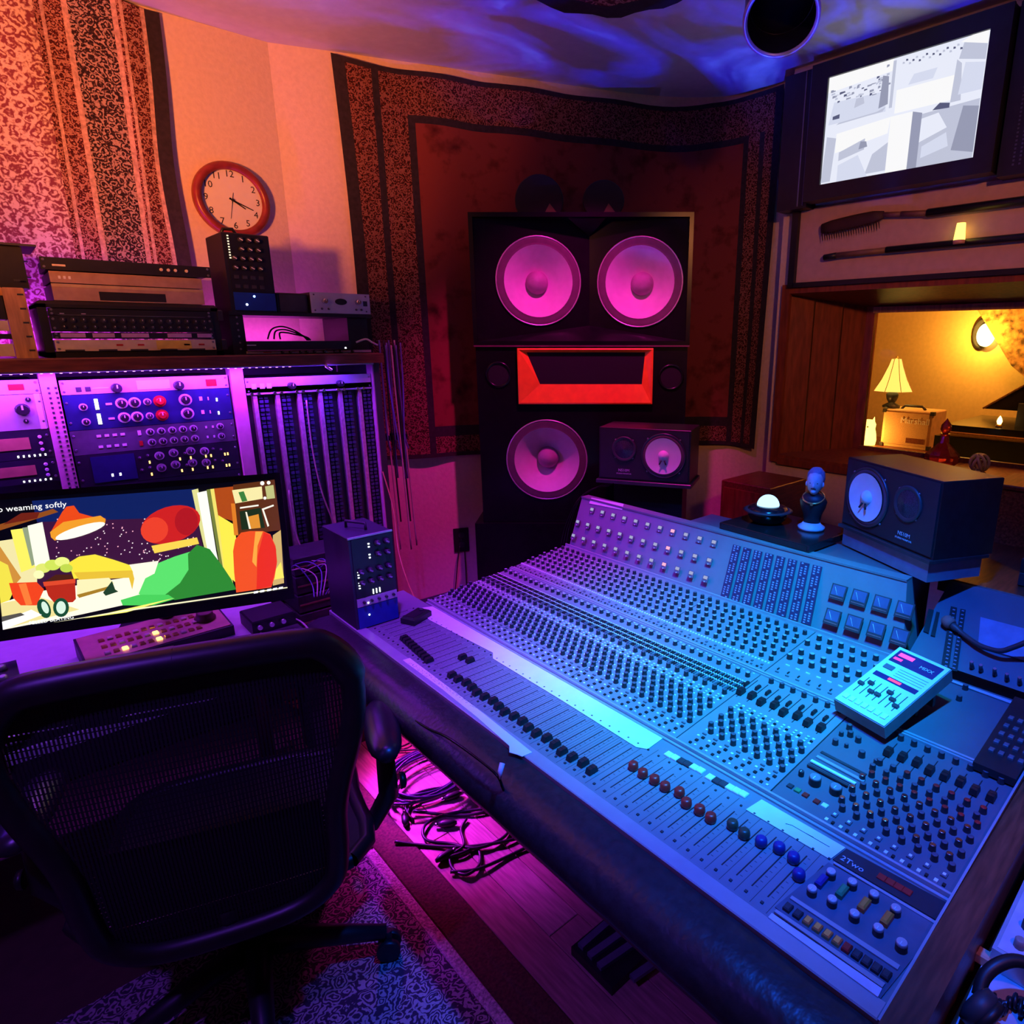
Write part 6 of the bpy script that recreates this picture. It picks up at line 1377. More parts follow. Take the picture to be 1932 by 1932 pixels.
for a_, b_, sx in ((0.822, 0.50, 1),):
    for r, x in enumerate((1.505, 1.545, 1.60, 1.645)):
        for c in range(9): y = 0.805 - c * 0.033 - (0.012 if r % 2 else 0); (kn(x, y, 'b', 1.15) if y > 0.515 else None)
    for c in range(10): bt(1.44, 0.80 - c * 0.03, 0.010, 0.003, 'k'); bt(1.425, 0.795 - c * 0.03, 0.004, 0.010, 'd'); bt(1.47, 0.79 - c * 0.03, 0.003, 0.012, 'w')
# short faders in the eight-channel block
sm_slots = MB(); capS = cap_mesh('small_fader_cap', m_black)
for i, y in enumerate([c for c in chan if 0.585 < c < 0.815]):
    sm_slots.bx(1.265, 1.362, y - 0.001, y + 0.001, cz(1.31) - 0.004, cz(1.36) + 0.0006) if False else sm_slots.hexa([(1.265, y - .001, cz(1.265) - .002), (1.362, y - .001, cz(1.362) - .002), (1.362, y + .001, cz(1.362) - .002), (1.265, y + .001, cz(1.265) - .002), (1.265, y - .001, cz(1.265) + .0006), (1.362, y - .001, cz(1.362) + .0006), (1.362, y + .001, cz(1.362) + .0006), (1.265, y + .001, cz(1.265) + .0006)])
    x = 1.285 + 0.006 * math.sin(i * 2.7)
    put('small_fader_cap', capS, (x, y, cz(x))); x = 1.325 + 0.005 * math.sin(i * 1.3)
    q_ = put('small_fader_cap', capS, (x, y + 0.010, cz(x))); q_.scale = (0.9, 0.45, 0.6)
# right block: two big knobs, bars, coloured buttons, dense knob matrix
zR = 0.765
bigknob(1538, 1470, 0.0125, 0.018, m_black, m_panel, cz(1.15)); bigknob(1577, 1488, 0.0125, 0.018, m_black, m_panel, cz(1.13)); bigknob(1512, 1457, 0.006, 0.012, m_black, m_dark, cz(1.15))
for i, (px, py, m_) in enumerate(((1491, 1484, m_dark), (1505, 1492, m_green), (1520, 1501, m_red), (1541, 1513, m_red), (1556, 1521, m_white))):
    p = onz(px, py, cz(1.08)); q = MB(); q.bbox(p.x - 0.006, p.x + 0.006, p.y - 0.006, p.y + 0.006, cz(p.x) - .001, cz(p.x) + 0.004, 0.001); q.build('button', m_, con)
for (a, b, m_) in (((1549, 1420), (1634, 1464), m_dark), ((1541, 1428), (1630, 1476), m_line), ((1530, 1436), (1614, 1480), m_white), ((1524, 1443), (1600, 1483), m_dark)):
    pa, pb = onz(*a, cz(1.20)), onz(*b, cz(1.20)); dx = Vector((0.004, 0, 0)); q = MB(); q.prism([pa - dx, pb - dx, pb + dx, pa + dx], (0, 0, 0.003)); q.build('display_bar', m_, con)
for (px, py, s) in ((1577, 1392, 1), (1605, 1380, 1), (1620, 1390, 1), (1588, 1378, .8), (1598, 1398, .7), (1627, 1415, 1.1), (1654, 1428, .8), (1603, 1368, 1)):
    p = onz(px, py, 0.785); kn(p.x, p.y, 'a', s)
ncol = 8
for c in range(ncol):
    y = 0.447 - c * 0.0285
    for r, (x, kd, o_) in enumerate(((1.045, 'w', 0), (1.066, 'n', 0.006), (1.088, 'a', -.004), (1.108, 'c', 0.007), (1.128, 'a', -0.006), (1.150, 'c', 0.006), (1.172, 'a', -0.006), (1.194, 'c', 0.006), (1.216, 'r', -0.004), (1.238, 'a', 0.004))):
        if kd == 'w': bt(x, y + 0.006, 0.008, 0.006, 'w'); bt(x, y - 0.007, 0.007, 0.005, 'k')
        elif kd == 'n': bt(x, y, 0.012, 0.010, 'd'); bt(x, y, 0.006, 0.005, 'w', 0.004)
        else: kn(x, y + o_, kd, 0.95)
    kn(1.262, y, 'r' if c > 1 else 'a', 1.0)
    x0_, x1_ = 1.275, 1.352
    sm_slots.hexa([(x0_, y - .001, cz(x0_) - .002), (x1_, y - .001, cz(x1_) - .002), (x1_, y + .001, cz(x1_) - .002), (x0_, y + .001, cz(x0_) - .002), (x0_, y - .001, cz(x0_) + .0006), (x1_, y - .001, cz(x1_) + .0006), (x1_, y + .001, cz(x1_) + .0006), (x0_, y + .001, cz(x0_) + .0006)])
    put('small_fader_cap', capS, (1.305 + 0.004 * (c % 3), y, cz(1.305)))
    kn(1.370, y, 'a', 1.0)
sm_slots.build('fader_slots', m_black, con)['kind'] = 'stuff'
# rear right plate: a few knobs on a blank plate
for px, py in ((1776, 1296), (1820, 1305), (1809, 1322), (1727, 1342)): p = onz(px, py, 0.80); kn(p.x, p.y, 'a', 1.0)
# sort: nearest 300 singly, the rest as one field
m_ktop = M('knob_top', (0.42, 0.43, 0.47), 0.4, 0.2); m_kb = M('knob_body', (0.022, 0.022, 0.028), 0.4)
KM = {'a': [m_kb, M('knob_top_dark', (0.10, 0.10, 0.13), 0.4, 0.2)], 'b': [m_kb, m_ktop], 'c': [m_kb, m_chrome], 'r': [m_kb, m_red]}
def knob_geo(q, x, y, z, s, n, base=0):
    r = 0.0068 * s; h = 0.013 * s
    q.mat(base); q.lathe((x, y, z), (0, 0, 1), [(r * 1.15, 0), (r, 0.003 * s), (r * 0.92, h)], n, cap=False)
    q.mat(base + 1); q.lathe((x, y, z), (0, 0, 1), [(r * 0.92, h), (r * 0.70, h + 0.0008)], n, cap=True)
def kdist(k): return (Vector((k[0], k[1], cz(k[0]))) - CAM).length
knobs.sort(key=kdist)
kmesh = {}
for x, y, kd, s in knobs[:300]:
    if (kd, s) not in kmesh: q = MB(); knob_geo(q, 0, 0, -0.001, s, 10); kmesh[(kd, s)] = q.mesh('knob', KM[kd])
    put('knob', kmesh[(kd, s)], (x, y, cz(x)))
q = MB(); allm = [m_kb, KM['a'][1], m_kb, m_ktop, m_kb, m_chrome, m_kb, m_red]
for x, y, kd, s in knobs[300:]: knob_geo(q, x, y, cz(x) - 0.001, s, 8, 'abcr'.index(kd) * 2)
q.build('knob_field', allm, con)['kind'] = 'stuff'
q = MB()
for x, y, w_, d_, kd, h in btn: q.mat('wkdg'.index(kd)); q.bx(x - w_ / 2, x + w_ / 2, y - d_ / 2, y + d_ / 2, cz(x) - 0.002, cz(x) + h)
q.build('button_field', [m_white, m_black, m_panel2, M('pale_green', (0.5, 0.62, 0.5), 0.5)], con)['kind'] = 'stuff'
# ---- meter bridge
bA, bB = Vector((XE, 0, 0.812)), Vector((1.775, 0, 1.0)); bu = (bB - bA).normalized(); bn = Vector((-bu.z, 0, bu.x))   # bn towards the viewer
def onb(px, py): return onp(px, py, bA, bn)
YBR = onb(1725, 1180).y
cpart('meter_bridge', lambda q: q.hexa([(XE, YBR, 0.76), (1.81, YBR, 0.76), (1.81, YM1, 0.76), (XE, YM1, 0.76), (bB.x, YBR + 0.05, bB.z), (1.81, YBR + 0.05, bB.z), (1.81, YM1, bB.z), (bB.x, YM1, bB.z)]), m_panel)
cpart('bridge_back', lambda q: q.bx(1.81, 1.96, YBR + 0.05, 1.42, 0.76, bB.z), m_panel2)
def bquad(nm, pts, m, h=0.002): q = MB(); q.prism([onb(*p) + bn * 0.0003 for p in pts], bn * h); return q.build(nm, m, con)
def bsq(nm, c, w_, h_, m, d=0.003, parent=con):
    q = MB(); yv = Vector((0, -1, 0)); q.prism([c + yv * a + bu * b + bn * 0.0003 for a, b in ((-w_ / 2, -h_ / 2), (w_ / 2, -h_ / 2), (w_ / 2, h_ / 2), (-w_ / 2, h_ / 2))], bn * d); return q.build(nm, m, parent)
m_lit = E('lit_key', (0.62, 0.66, 1.0), 0.6); m_litr = E('lit_key_red', (1.0, 0.4, 0.55), 1.2)
rows = [((1117, 963), (1148, 974), (1345, 1024)), ((1109, 990), (1140, 997), (1338, 1058)), ((1101, 1015), (1130, 1022), (1332, 1092))]
rowends = [((1117, 963), (1347, 1025)), ((1090, 986), (1338, 1059)), ((1082, 1012), (1331, 1092))]
for r, (a, b) in enumerate(rowends):
    pa, pb = onb(*a), onb(*b)
    n_ = 11 if r == 0 else 12
    for i in range(n_):
        c = pa.lerp(pb, i / (n_ - 1)); c = c
        sh = bsq('button_surround', c, 0.024, 0.024, m_panel2, 0.0015); 
        k3 = bsq('lit_button', c + bu * 0.004 + bn * 0.001, 0.015, 0.011, m_litr if (i == n_ - 4 and True) and r != 0 or (r == 0 and i == 7) else m_lit, 0.003)
        bsq('dot', c - bu * 0.0105 + bn * 0.001, 0.004, 0.003, m_white, 0.0015)
# eight strip meters
m_led = M('meter_dark', (0.025, 0.025, 0.07), 0.4)
for i in range(8):
    f0, f1 = i / 8 + 0.012, (i + 1) / 8 - 0.022
    tl, tr, br, bl = onb(1382, 1027), onb(1556, 1071), onb(1534, 1182), onb(1358, 1124)
    A_, B_, C_, D_ = tl.lerp(tr, f0), tl.lerp(tr, f1), bl.lerp(br, f1), bl.lerp(br, f0)
    q = MB(); q.prism([p + bn * 0.0003 for p in (D_, C_, B_, A_)], bn * 0.002); me_ = q.build('strip_meter', m_led, con)
    q = MB()
    for r in range(24):
        for c in range(2):
            p = (D_.lerp(A_, (r + 0.5) / 24)).lerp(C_.lerp(B_, (r + 0.5) / 24), 0.28 + 0.42 * c) + bn * 0.0023
            if (r * 7 + c * 3 + i) % 5 != 0: q.prism([p + Vector((0, -1, 0)) * a + bu * b for a, b in ((-0.003, -0.002), (0.003, -0.002), (0.003, 0.002), (-0.003, 0.002))], bn * 0.0008)
    q.build('segments', M('segment_grey', (0.30, 0.32, 0.48), 0.4), me_)['kind'] = 'stuff'
# eight square needle meters
for r, (a, b) in enumerate((((1582, 1118), (1707, 1152)), ((1571, 1165), (1698, 1202)))):
    pa, pb = onb(*a), onb(*b)
    for i in range(4):
        c = pa.lerp(pb, i / 3); vm = bsq('needle_meter', c, 0.046, 0.046, m_dark, 0.004)
        bsq('meter_face', c + bu * 0.005 + bn * 0.004, 0.038, 0.030, M('meter_blue', (0.09, 0.10, 0.20), 0.35), 0.001, vm); bsq('meter_lip', c - bu * 0.0165 + bn * 0.004, 0.038, 0.003, M('copper', (0.4, 0.2, 0.2), 0.3, 0.5), 0.0015, vm)
        q = MB(); q.tube([c - bu * 0.008 + bn * 0.0056, c + bu * 0.014 + Vector((0, 0.012, 0)) + bn * 0.0056], 0.0006, 4); q.build('needle', m_white, vm)
cpart('bridge_rail', lambda q: q.bx(XE - 0.006, XE, YBR, YM1, 0.806, 0.818), m_line)
cpart('bridge_cap', lambda q: q.bx(bB.x - 0.004, 1.812, YBR + 0.05, YM1, bB.z, bB.z + 0.006), m_panel)
bquad('paper_label', [(1112, 950), (1116, 939), (1177, 951), (1174, 962)], m_white, 0.001)
# side wing right of the bridge: slotted strips and toggle row
sw = thing('side_rack_wing', 'blue lit wing panel with slot strips and toggles right of the meters', 'panel', (1.75, 0.35, 0.80))
wA = Vector((1.70, 0.0, 0.83)); wu = Vector((0.55, 0, 0.30)).normalized(); wn = Vector((-wu.z, 0, wu.x))
def onw(px, py): return onp(px, py, wA, wn)
p00, p11 = onw(1740, 1290), onw(1760, 1110)
q = MB(); q.prism([(1.70, YBR - 0.004, 0.828), (1.70, 0.215, 0.828), (1.96, 0.215, 0.97), (1.96, YBR - 0.004, 0.97)], (0.03, 0, -0.05)); q.build('plate', m_panel2, sw)
def wquad(nm, pts, m, h=0.003): q = MB(); q.prism([onw(*p) + wn * 0.0003 for p in pts], wn * h); return q.build(nm, m, sw)
wquad('slot_strip', [(1742, 1192), (1752, 1150), (1762, 1152), (1752, 1196)], m_black); wquad('slot_strip', [(1756, 1200), (1767, 1155), (1773, 1157), (1764, 1202)], m_black)
wquad('slot_strip', [(1775, 1262), (1794, 1145), (1806, 1148), (1790, 1266)], m_black); wquad('slot_strip', [(1796, 1266), (1812, 1150), (1822, 1152), (1806, 1268)], m_black)
q = MB()
for i in range(16):
    for a, b in (((1785, 1258), (1800, 1152)), ((1800, 1262), (1817, 1154))):
        p = onw(a[0] + (b[0] - a[0]) * i / 15, a[1] + (b[1] - a[1]) * i / 15) + wn * 0.0034; q.box(p, (0.004, 0.006, 0.0016))
q.build('tabs', M('tab_grey', (0.32, 0.33, 0.44), 0.4), sw)['kind'] = 'stuff'
wquad('screen_frame', [(1845, 1222), (1850, 1166), (1960, 1195), (1960, 1255)], M('wing_blue', (0.22, 0.24, 0.36), 0.35), 0.004)
for i, (px, py) in enumerate(((1834, 1260), (1851, 1266), (1877, 1273), (1900, 1283), (1924, 1290))):
    p = onw(px, py); q = MB(); q.tube([p, p + wn * 0.022 + Vector((-0.004, 0, 0))], [0.006, 0.004], 8); q.mat(1); q.lathe(p + wn * 0.022, wn, [(0.005, 0), (0.004, 0.003)], 8); q.build('toggle', [m_dark, m_chrome], sw)
wquad('rail', [(1762, 1276), (1764, 1273), (1911, 1325), (1909, 1330)], m_line, 0.004)
# ================================================================== things on and around the mixing desk
# dark slab with projector and bust
pA, pB = onz(1358, 985, 1.03), onz(1527, 1030, 1.03); pA.z = pB.z = 0; d_ = (pB - pA).normalized(); ang = math.atan2(d_.y, d_.x); mid = (pA + pB) / 2
zS0, zS1 = 1.007, 1.030
t = thing('black_slab', 'flat black box on the meter bridge carrying projector and bust', 'box', (mid.x, mid.y, zS0), ang)
Wd = (pB - pA).length
q = MB(); q.bbox(-Wd / 2, Wd / 2, 0.0, 0.27, 0.0, zS1 - zS0, 0.002); q.build('case', m_blackgloss, t, False)
q = MB(); q.bx(-Wd / 2 + 0.008, Wd / 2 - 0.008, -0.0015, 0.0005, 0.003, 0.019); q.build('front_panel', m_black, t, False)
# galaxy projector
c = onz(1447, 985, zS1)
t = thing('galaxy_projector', 'small black saucer shaped projector with glowing white dome', 'projector', (c.x, c.y, zS1))
q = MB(); q.lathe((c.x, c.y, zS1), (0, 0, 1), [(0.045, 0), (0.060, 0.012), (0.070, 0.035), (0.072, 0.045), (0.060, 0.058), (0.045, 0.062)], 32); q.build('bowl', m_blackgloss, t)
q = MB(); q.lathe((c.x, c.y, zS1 + 0.042), (0, 0, 1), [(0.072, 0), (0.084, 0.003), (0.072, 0.007)], 32); q.build('rim', m_dark, t)
q = MB(); q.lathe((c.x, c.y, zS1 + 0.060), (0, 0, 1), [(0.038 * math.cos(a), 0.038 * math.sin(a)) for a in [PI / 2 * k2 / 8 for k2 in range(9)]], 28); q.build('dome', E('dome_glow', (0.35, 0.65, 1.0), 2.2), t)
# its light: wispy blue clouds thrown on the ceiling
l = bpy.data.lights.new('galaxy_light', 'SPOT'); l.color = (1, 1, 1); l.energy = 300; l.spot_size = math.radians(96); l.spot_blend = 0.5; l.shadow_soft_size = 0.005; l.use_nodes = True
o = bpy.data.objects.new('galaxy_light', l); COL.objects.link(o); o.location = (c.x, c.y, zS1 + 0.105); aim(o, (c.x - 0.15, c.y + 0.1, 3.0))
N = l.node_tree.nodes; Lk = l.node_tree.links; em = N['Emission']
ge = N.new('ShaderNodeNewGeometry'); mp = N.new('ShaderNodeMapping'); Lk.new(ge.outputs['Incoming'], mp.inputs[0]); mp.inputs['Scale'].default_value = (1.4, 3.2, 2.0)
no = N.new('ShaderNodeTexNoise'); no.inputs['Scale'].default_value = 1.9; no.inputs['Detail'].default_value = 7; no.inputs['Distortion'].default_value = 1.6; Lk.new(mp.outputs[0], no.inputs[0])
rp = N.new('ShaderNodeValToRGB'); Lk.new(no.outputs['Fac'], rp.inputs[0]); e = rp.color_ramp.elements
e[0].position = 0.44; e[0].color = (0.006, 0.002, 0.02, 1); e[1].position = 0.80; e[1].color = (0.05, 0.10, 1.0, 1); q_ = e.new(0.60); q_.color = (0.006, 0.006, 0.35, 1)
Lk.new(rp.outputs[0], em.inputs[0])
# bust
c = onz(1530, 998, zS1)
t = thing('bust_figurine', 'small bust figurine with dark jacket and gold chain on the slab', 'figurine', (c.x, c.y, zS1), math.radians(200))
m_bust = M('bust_stone', (0.55, 0.58, 0.62), 0.5, var=0.15); m_coat = M('bust_coat', (0.015, 0.014, 0.016), 0.5)
q = MB(); q.lathe((0, 0, 0), (0, 0, 1), [(0.042, 0), (0.044, 0.010), (0.032, 0.018), (0.028, 0.024)], 24); q.build('base', m_bust, t, False)
q = MB(); q.lathe((0, 0, 0.022), (0, 0, 1), [(0.026, 0), (0.030, 0.03), (0.040, 0.055), (0.044, 0.075), (0.036, 0.092), (0.018, 0.102)], 24); o = q.build('torso', m_coat, t, False)
for v in o.data.vertices: v.co.x *= 0.72
q = MB(); q.lathe((0, 0, 0.115), (0.10, 0, 1), [(0.014, 0), (0.016, 0.012), (0.026, 0.024), (0.031, 0.042), (0.030, 0.060), (0.022, 0.076), (0.0, 0.083)], 24); o = q.build('head', m_bust, t, False)
for v in o.data.vertices: v.co.y *= 0.82
def face(nm, pts, m, r=0.004):
    for p in pts: q = MB(); q.lathe((p[0], p[1], p[2] - p[3]), (0, 0, 1), [(p[4] * math.sin(a), p[3] - p[3] * math.cos(a)) for a in [PI * k2 / 8 for k2 in range(9)]], 12); q.build(nm, m, t, False)
face('nose', [(0.036, 0, 0.155, 0.008, 0.005)], m_bust); face('ear', [(0.004, 0.025, 0.155, 0.009, 0.005), (0.004, -0.025, 0.155, 0.009, 0.005)], m_bust); face('eye', [(0.029, 0.010, 0.163, 0.003, 0.004), (0.029, -0.010, 0.163, 0.003, 0.004)], m_coat); face('chin', [(0.026, 0, 0.135, 0.008, 0.009)], m_bust)
q = MB(); q.bx(0.029, 0.0345, -0.008, 0.008, 0.1435, 0.1455); q.build('mouth', m_coat, t, False)
q = MB(); q.lathe((-0.006, 0, 0.150), (0.10, 0, 1), [(0.0, -0.02), (0.026, -0.01), (0.034, 0.02), (0.031, 0.042), (0.018, 0.056), (0, 0.06)], 20); o = q.build('hair', M('bust_hair', (0.20, 0.24, 0.40), 0.6, bump=0.4, scale=90), t, False)
for v in o.data.vertices: v.co.x -= 0.010; v.co.y *= 0.86
q = MB(); q.tube([(0.03 * math.cos(a) + 0.006, 0.034 * math.sin(a), 0.112 - 0.016 * math.cos(a)) for a in [2 * PI * k2 / 20 for k2 in range(21)]], 0.0028, 6, False); q.build('chain', m_gold, t, False)
q = MB(); q.lathe((0.038, 0, 0.094), (1, 0, 0.2), [(0.005, 0), (0.005, 0.003)], 10); q.build('pendant', m_gold, t, False)
# grey slider device leaning on the desk
f0, f1 = onz(1573, 1318, 0.825), onz(1668, 1372, 0.825); b0, b1 = onz(1667, 1205, 0.90), onz(1764, 1250, 0.90)
u_ = (f1 - f0).normalized(); w_ = (f1 - f0).length; v_ = ((b0 + b1) / 2 - (f0 + f1) / 2); v_ = (v_ - u_ * v_.dot(u_)); h_ = v_.length; v_.normalize(); n_ = u_.cross(v_).normalized()
orig = f0
t = thing('drum_machine', 'pale grey slider controller propped up on the mixing console', 'controller', orig - n_ * 0.03)
def dv(a, b, c=0.0): return orig + u_ * (a * w_) + v_ * (b * h_) + n_ * c
def dq(nm, a0, a1, b0_, b1_, m, z0=0.0, z1=0.002): q = MB(); q.prism([dv(a0, b0_, z0), dv(a1, b0_, z0), dv(a1, b1_, z0), dv(a0, b1_, z0)], n_ * (z1 - z0)); return q.build(nm, m, t)
m_dv = M('pale_grey_case', (0.62, 0.66, 0.64), 0.5, var=0.03)
dq('case', 0, 1, 0, 1, M('grey_case_side', (0.20, 0.22, 0.25), 0.5), -0.035, -0.002); dq('top_plate', 0.01, 0.99, 0.008, 0.992, m_dv, -0.002, 0.001)
dq('display', 0.08, 0.92, 0.76, 0.95, M('display_ink', (0.02, 0.02, 0.10), 0.25), 0.001, 0.0025)
dq('lit_readout', 0.14, 0.42, 0.865, 0.915, E('red_readout', (1.0, 0.05, 0.45), 2.5), 0.0025, 0.003); dq('lit_readout', 0.12, 0.28, 0.80, 0.835, E('red_readout2', (0.8, 0.05, 0.5), 1.5), 0.0025, 0.003)
text('logo', 'MIXX', 0.014, dv(0.72, 0.84, 0.003), u_, v_, M('pale_print', (0.55, 0.55, 0.6)), t)
dq('button', 0.12, 0.30, 0.64, 0.70, m_panel2, 0.001, 0.004)
for i in range(4): dq('print_line', 0.38, 0.92, 0.60 + i * 0.035, 0.606 + i * 0.035, m_panel2, 0.001, 0.0013)
dq('mode_bar', 0.10, 0.92, 0.50, 0.56, M('display_ink', (0.02, 0.02, 0.10)), 0.001, 0.003); dq('lit_readout', 0.38, 0.62, 0.515, 0.545, E('red_readout3', (1.0, 0.05, 0.2), 2.0), 0.003, 0.0035)
for i in range(7):
    x_ = 0.12 + i * 0.125; dq('slider_slot', x_ - 0.008, x_ + 0.008, 0.20, 0.44, m_dark, 0.001, 0.0014); y_ = 0.30 + 0.06 * math.sin(i * 1.9)
    dq('slider_cap', x_ - 0.05, x_ + 0.05, y_, y_ + 0.035, m_dark, 0.0014, 0.008)
    dq('pad', x_ - 0.045, x_ + 0.045, 0.07, 0.13, m_white, 0.001, 0.004)
q = MB(); q.prism([dv(0.1, 0.80, -0.036), dv(0.9, 0.80, -0.036), Vector((dv(0.9, 0.86).x, dv(0.9, 0.86).y, 0.803)), Vector((dv(0.1, 0.86).x, dv(0.1, 0.86).y, 0.803))], v_ * 0.01); q.build('prop_foot', m_dark, t)
# black phone style remote at the right edge
f0 = onz(1838, 1425, 0.815); ang = math.radians(4)
t = thing('desk_telephone', 'black desk telephone with key rows at the right end of console', 'telephone', (f0.x, f0.y, 0.79), 0)
q = MB(); q.hexa([(f0.x, 0.224, 0.783), (1.64, 0.224, 0.805), (1.64, f0.y, 0.805), (f0.x, f0.y, 0.783), (f0.x, 0.224, 0.80), (1.64, 0.224, 0.84), (1.64, f0.y, 0.84), (f0.x, f0.y, 0.80)]); q.build('base', m_black, t)
ph = lambda x: 0.80 + (x - f0.x) / (1.64 - f0.x) * 0.04
for r in range(5):
    for c in range(4): x_ = f0.x + 0.05 + r * 0.032; y_ = f0.y - 0.012 - c * 0.018; q = MB(); q.bbox(x_, x_ + 0.014, y_ - 0.010, y_, ph(x_) - 0.001, ph(x_ + .014) + 0.003, 0.001); q.build('key', M('key_grey', (0.10, 0.10, 0.12), 0.5), t)
# amplifier at far right behind the nearfield speaker, on a wooden ledge
t = thing('wooden_ledge', 'red brown wooden ledge behind the right end of the console', 'ledge', (2.15, 0.4, 0))
q = MB(); q.bbox(1.965, 2.45, -0.4, 0.60, 0.93, 0.972, 0.004); q.build('board', m_wood, t)
q = MB(); q.bx(2.05, 2.40, -0.38, 0.56, 0.0, 0.929); q.build('cabinet', m_wood, t)
t = thing('power_amplifier', 'black power amplifier with small lamps on the wooden ledge', 'amplifier', (2.2, 0.2, 0.972))
q = MB(); q.bbox(2.05, 2.36, -0.15, 0.42, 0.974, 1.055, 0.003); q.build('chassis', m_black, t)
q = MB(); q.bbox(2.046, 2.05, -0.15, 0.42, 0.976, 1.012, 0.001); q.build('faceplate', m_dark, t)
q = MB(); q.bbox(2.046, 2.05, -0.15, 0.42, 1.015, 1.053, 0.001); q.build('faceplate', M('ink_face', (0.012, 0.014, 0.02)), t)
for y_ in (0.36, 0.24): q = MB(); q.lathe((2.046, y_, 1.036), (-1, 0, 0), [(0.0035, 0), (0.002, 0.002)], 8); q.build('lamp', e_white, t)
t = thing('woven_box', 'brown woven box behind the power amplifier', 'box', (2.55, 0.25, 0.972))
q = MB(); q.bbox(2.46, 2.70, -0.3, 0.62, 0.0, 1.16, 0.006); q.build('body', M('woven_tan', (0.22, 0.12, 0.05), 0.8, var=0.5, scale=120, bump=0.4), t)
q = MB(); q.bbox(2.45, 2.71, -0.31, 0.63, 1.161, 1.175, 0.004); q.build('lid', m_wood, t)
# gooseneck with cable at the right of the meters
p0 = onx(1795, 1178, 1.80); pts = [p0, onx(1822, 1200, 1.78), onx(1850, 1218, 1.76), onx(1885, 1228, 1.75), onx(1910, 1222, 1.75), onx(1940, 1210, 1.75)]
t = thing('gooseneck_microphone', 'small gooseneck microphone with red tinged head right of the meters', 'microphone', p0)
q = MB(); q.tube(crom(pts, 5), [0.010] * 3 + [0.0065] * (len(crom(pts, 5)) - 3), 8); q.build('neck', m_dark, t)
d_ = (p0 - pts[1]).normalized(); q = MB(); q.lathe(p0 - d_ * 0.004, d_, [(0.012, 0), (0.017, 0.008), (0.017, 0.022), (0.010, 0.03), (0, 0.031)], 16); q.build('head', M('brick_foam', (0.35, 0.12, 0.10), 0.8), t)
# ================================================================== side table at the lower right: mixer and headphones
t = thing('side_desk', 'dark red wooden side desk at the lower right corner', 'desk', (1.0, -0.2, 0))
q = MB(); q.bbox(0.62, 1.75, -0.75, 0.164, 0.64, 0.672, 0.004); q.build('top', m_wood, t)
for x_, y_ in ((0.70, 0.02), (1.68, 0.02), (0.70, -0.7), (1.68, -0.7)): q = MB(); q.bx(x_, x_ + 0.04, y_, y_ + 0.04, 0, 0.639); q.build('leg', m_wood, t)
q = MB(); q.prism([onz(px, py, 0.6722) for px, py in ((1800, 1940), (1856, 1812), (1875, 1788), (2020, 1830), (2010, 1990), (1790, 1990))], (0, 0, 0.0014)); q.build('paper_sheet', M('lilac_sheet', (0.55, 0.50, 0.56), 0.5), t)
t = thing('compact_mixer', 'pale compact mixer with round knobs at the right edge', 'mixer', (1.1, -0.15, 0.674))
e0 = onz(1872, 1785, 0.715); 
mx0 = e0.x; my1 = e0.y
q = MB(); q.hexa([(mx0, my1 - 0.40, 0.6745), (mx0 + 0.38, my1 - 0.40, 0.6745), (mx0 + 0.38, my1, 0.6745), (mx0, my1, 0.6745), (mx0, my1 - 0.40, 0.712), (mx0 + 0.38, my1 - 0.40, 0.75), (mx0 + 0.38, my1, 0.75), (mx0, my1, 0.712)]); q.build('case', m_alu, t)
mz = lambda x: 0.712 + (x - mx0) / 0.38 * 0.038
q = MB(); q.hexa([(mx0 + .006, my1 - 0.39, mz(mx0 + .006)), (mx0 + 0.374, my1 - 0.39, mz(mx0 + .374)), (mx0 + 0.374, my1 - 0.006, mz(mx0 + .374)), (mx0 + .006, my1 - 0.006, mz(mx0 + .006)), (mx0 + .006, my1 - 0.39, mz(mx0 + .006) + .001), (mx0 + 0.374, my1 - 0.39, mz(mx0 + .374) + .001), (mx0 + 0.374, my1 - 0.006, mz(mx0 + .374) + .001), (mx0 + .006, my1 - 0.006, mz(mx0 + .006) + .001)]); q.build('face', M('rose_face', (0.58, 0.50, 0.55), 0.5), t)
for r in range(8):
    for c in range(4):
        x_ = mx0 + 0.03 + r * 0.042; y_ = my1 - 0.03 - c * 0.045
        if r % 3 == 2: q = MB(); q.bbox(x_, x_ + 0.008, y_ - 0.012, y_ + 0.012, mz(x_), mz(x_) + 0.006, 0.001); q.build('button', m_white, t)
        else: q = MB(); q.lathe((x_, y_, mz(x_)), (0, 0, 1), [(0.009, 0), (0.008, 0.014), (0.006, 0.016)], 10); q.build('knob', m_dark if (r + c) % 3 else M('taupe_knob', (0.35, 0.25, 0.22), 0.5), t)
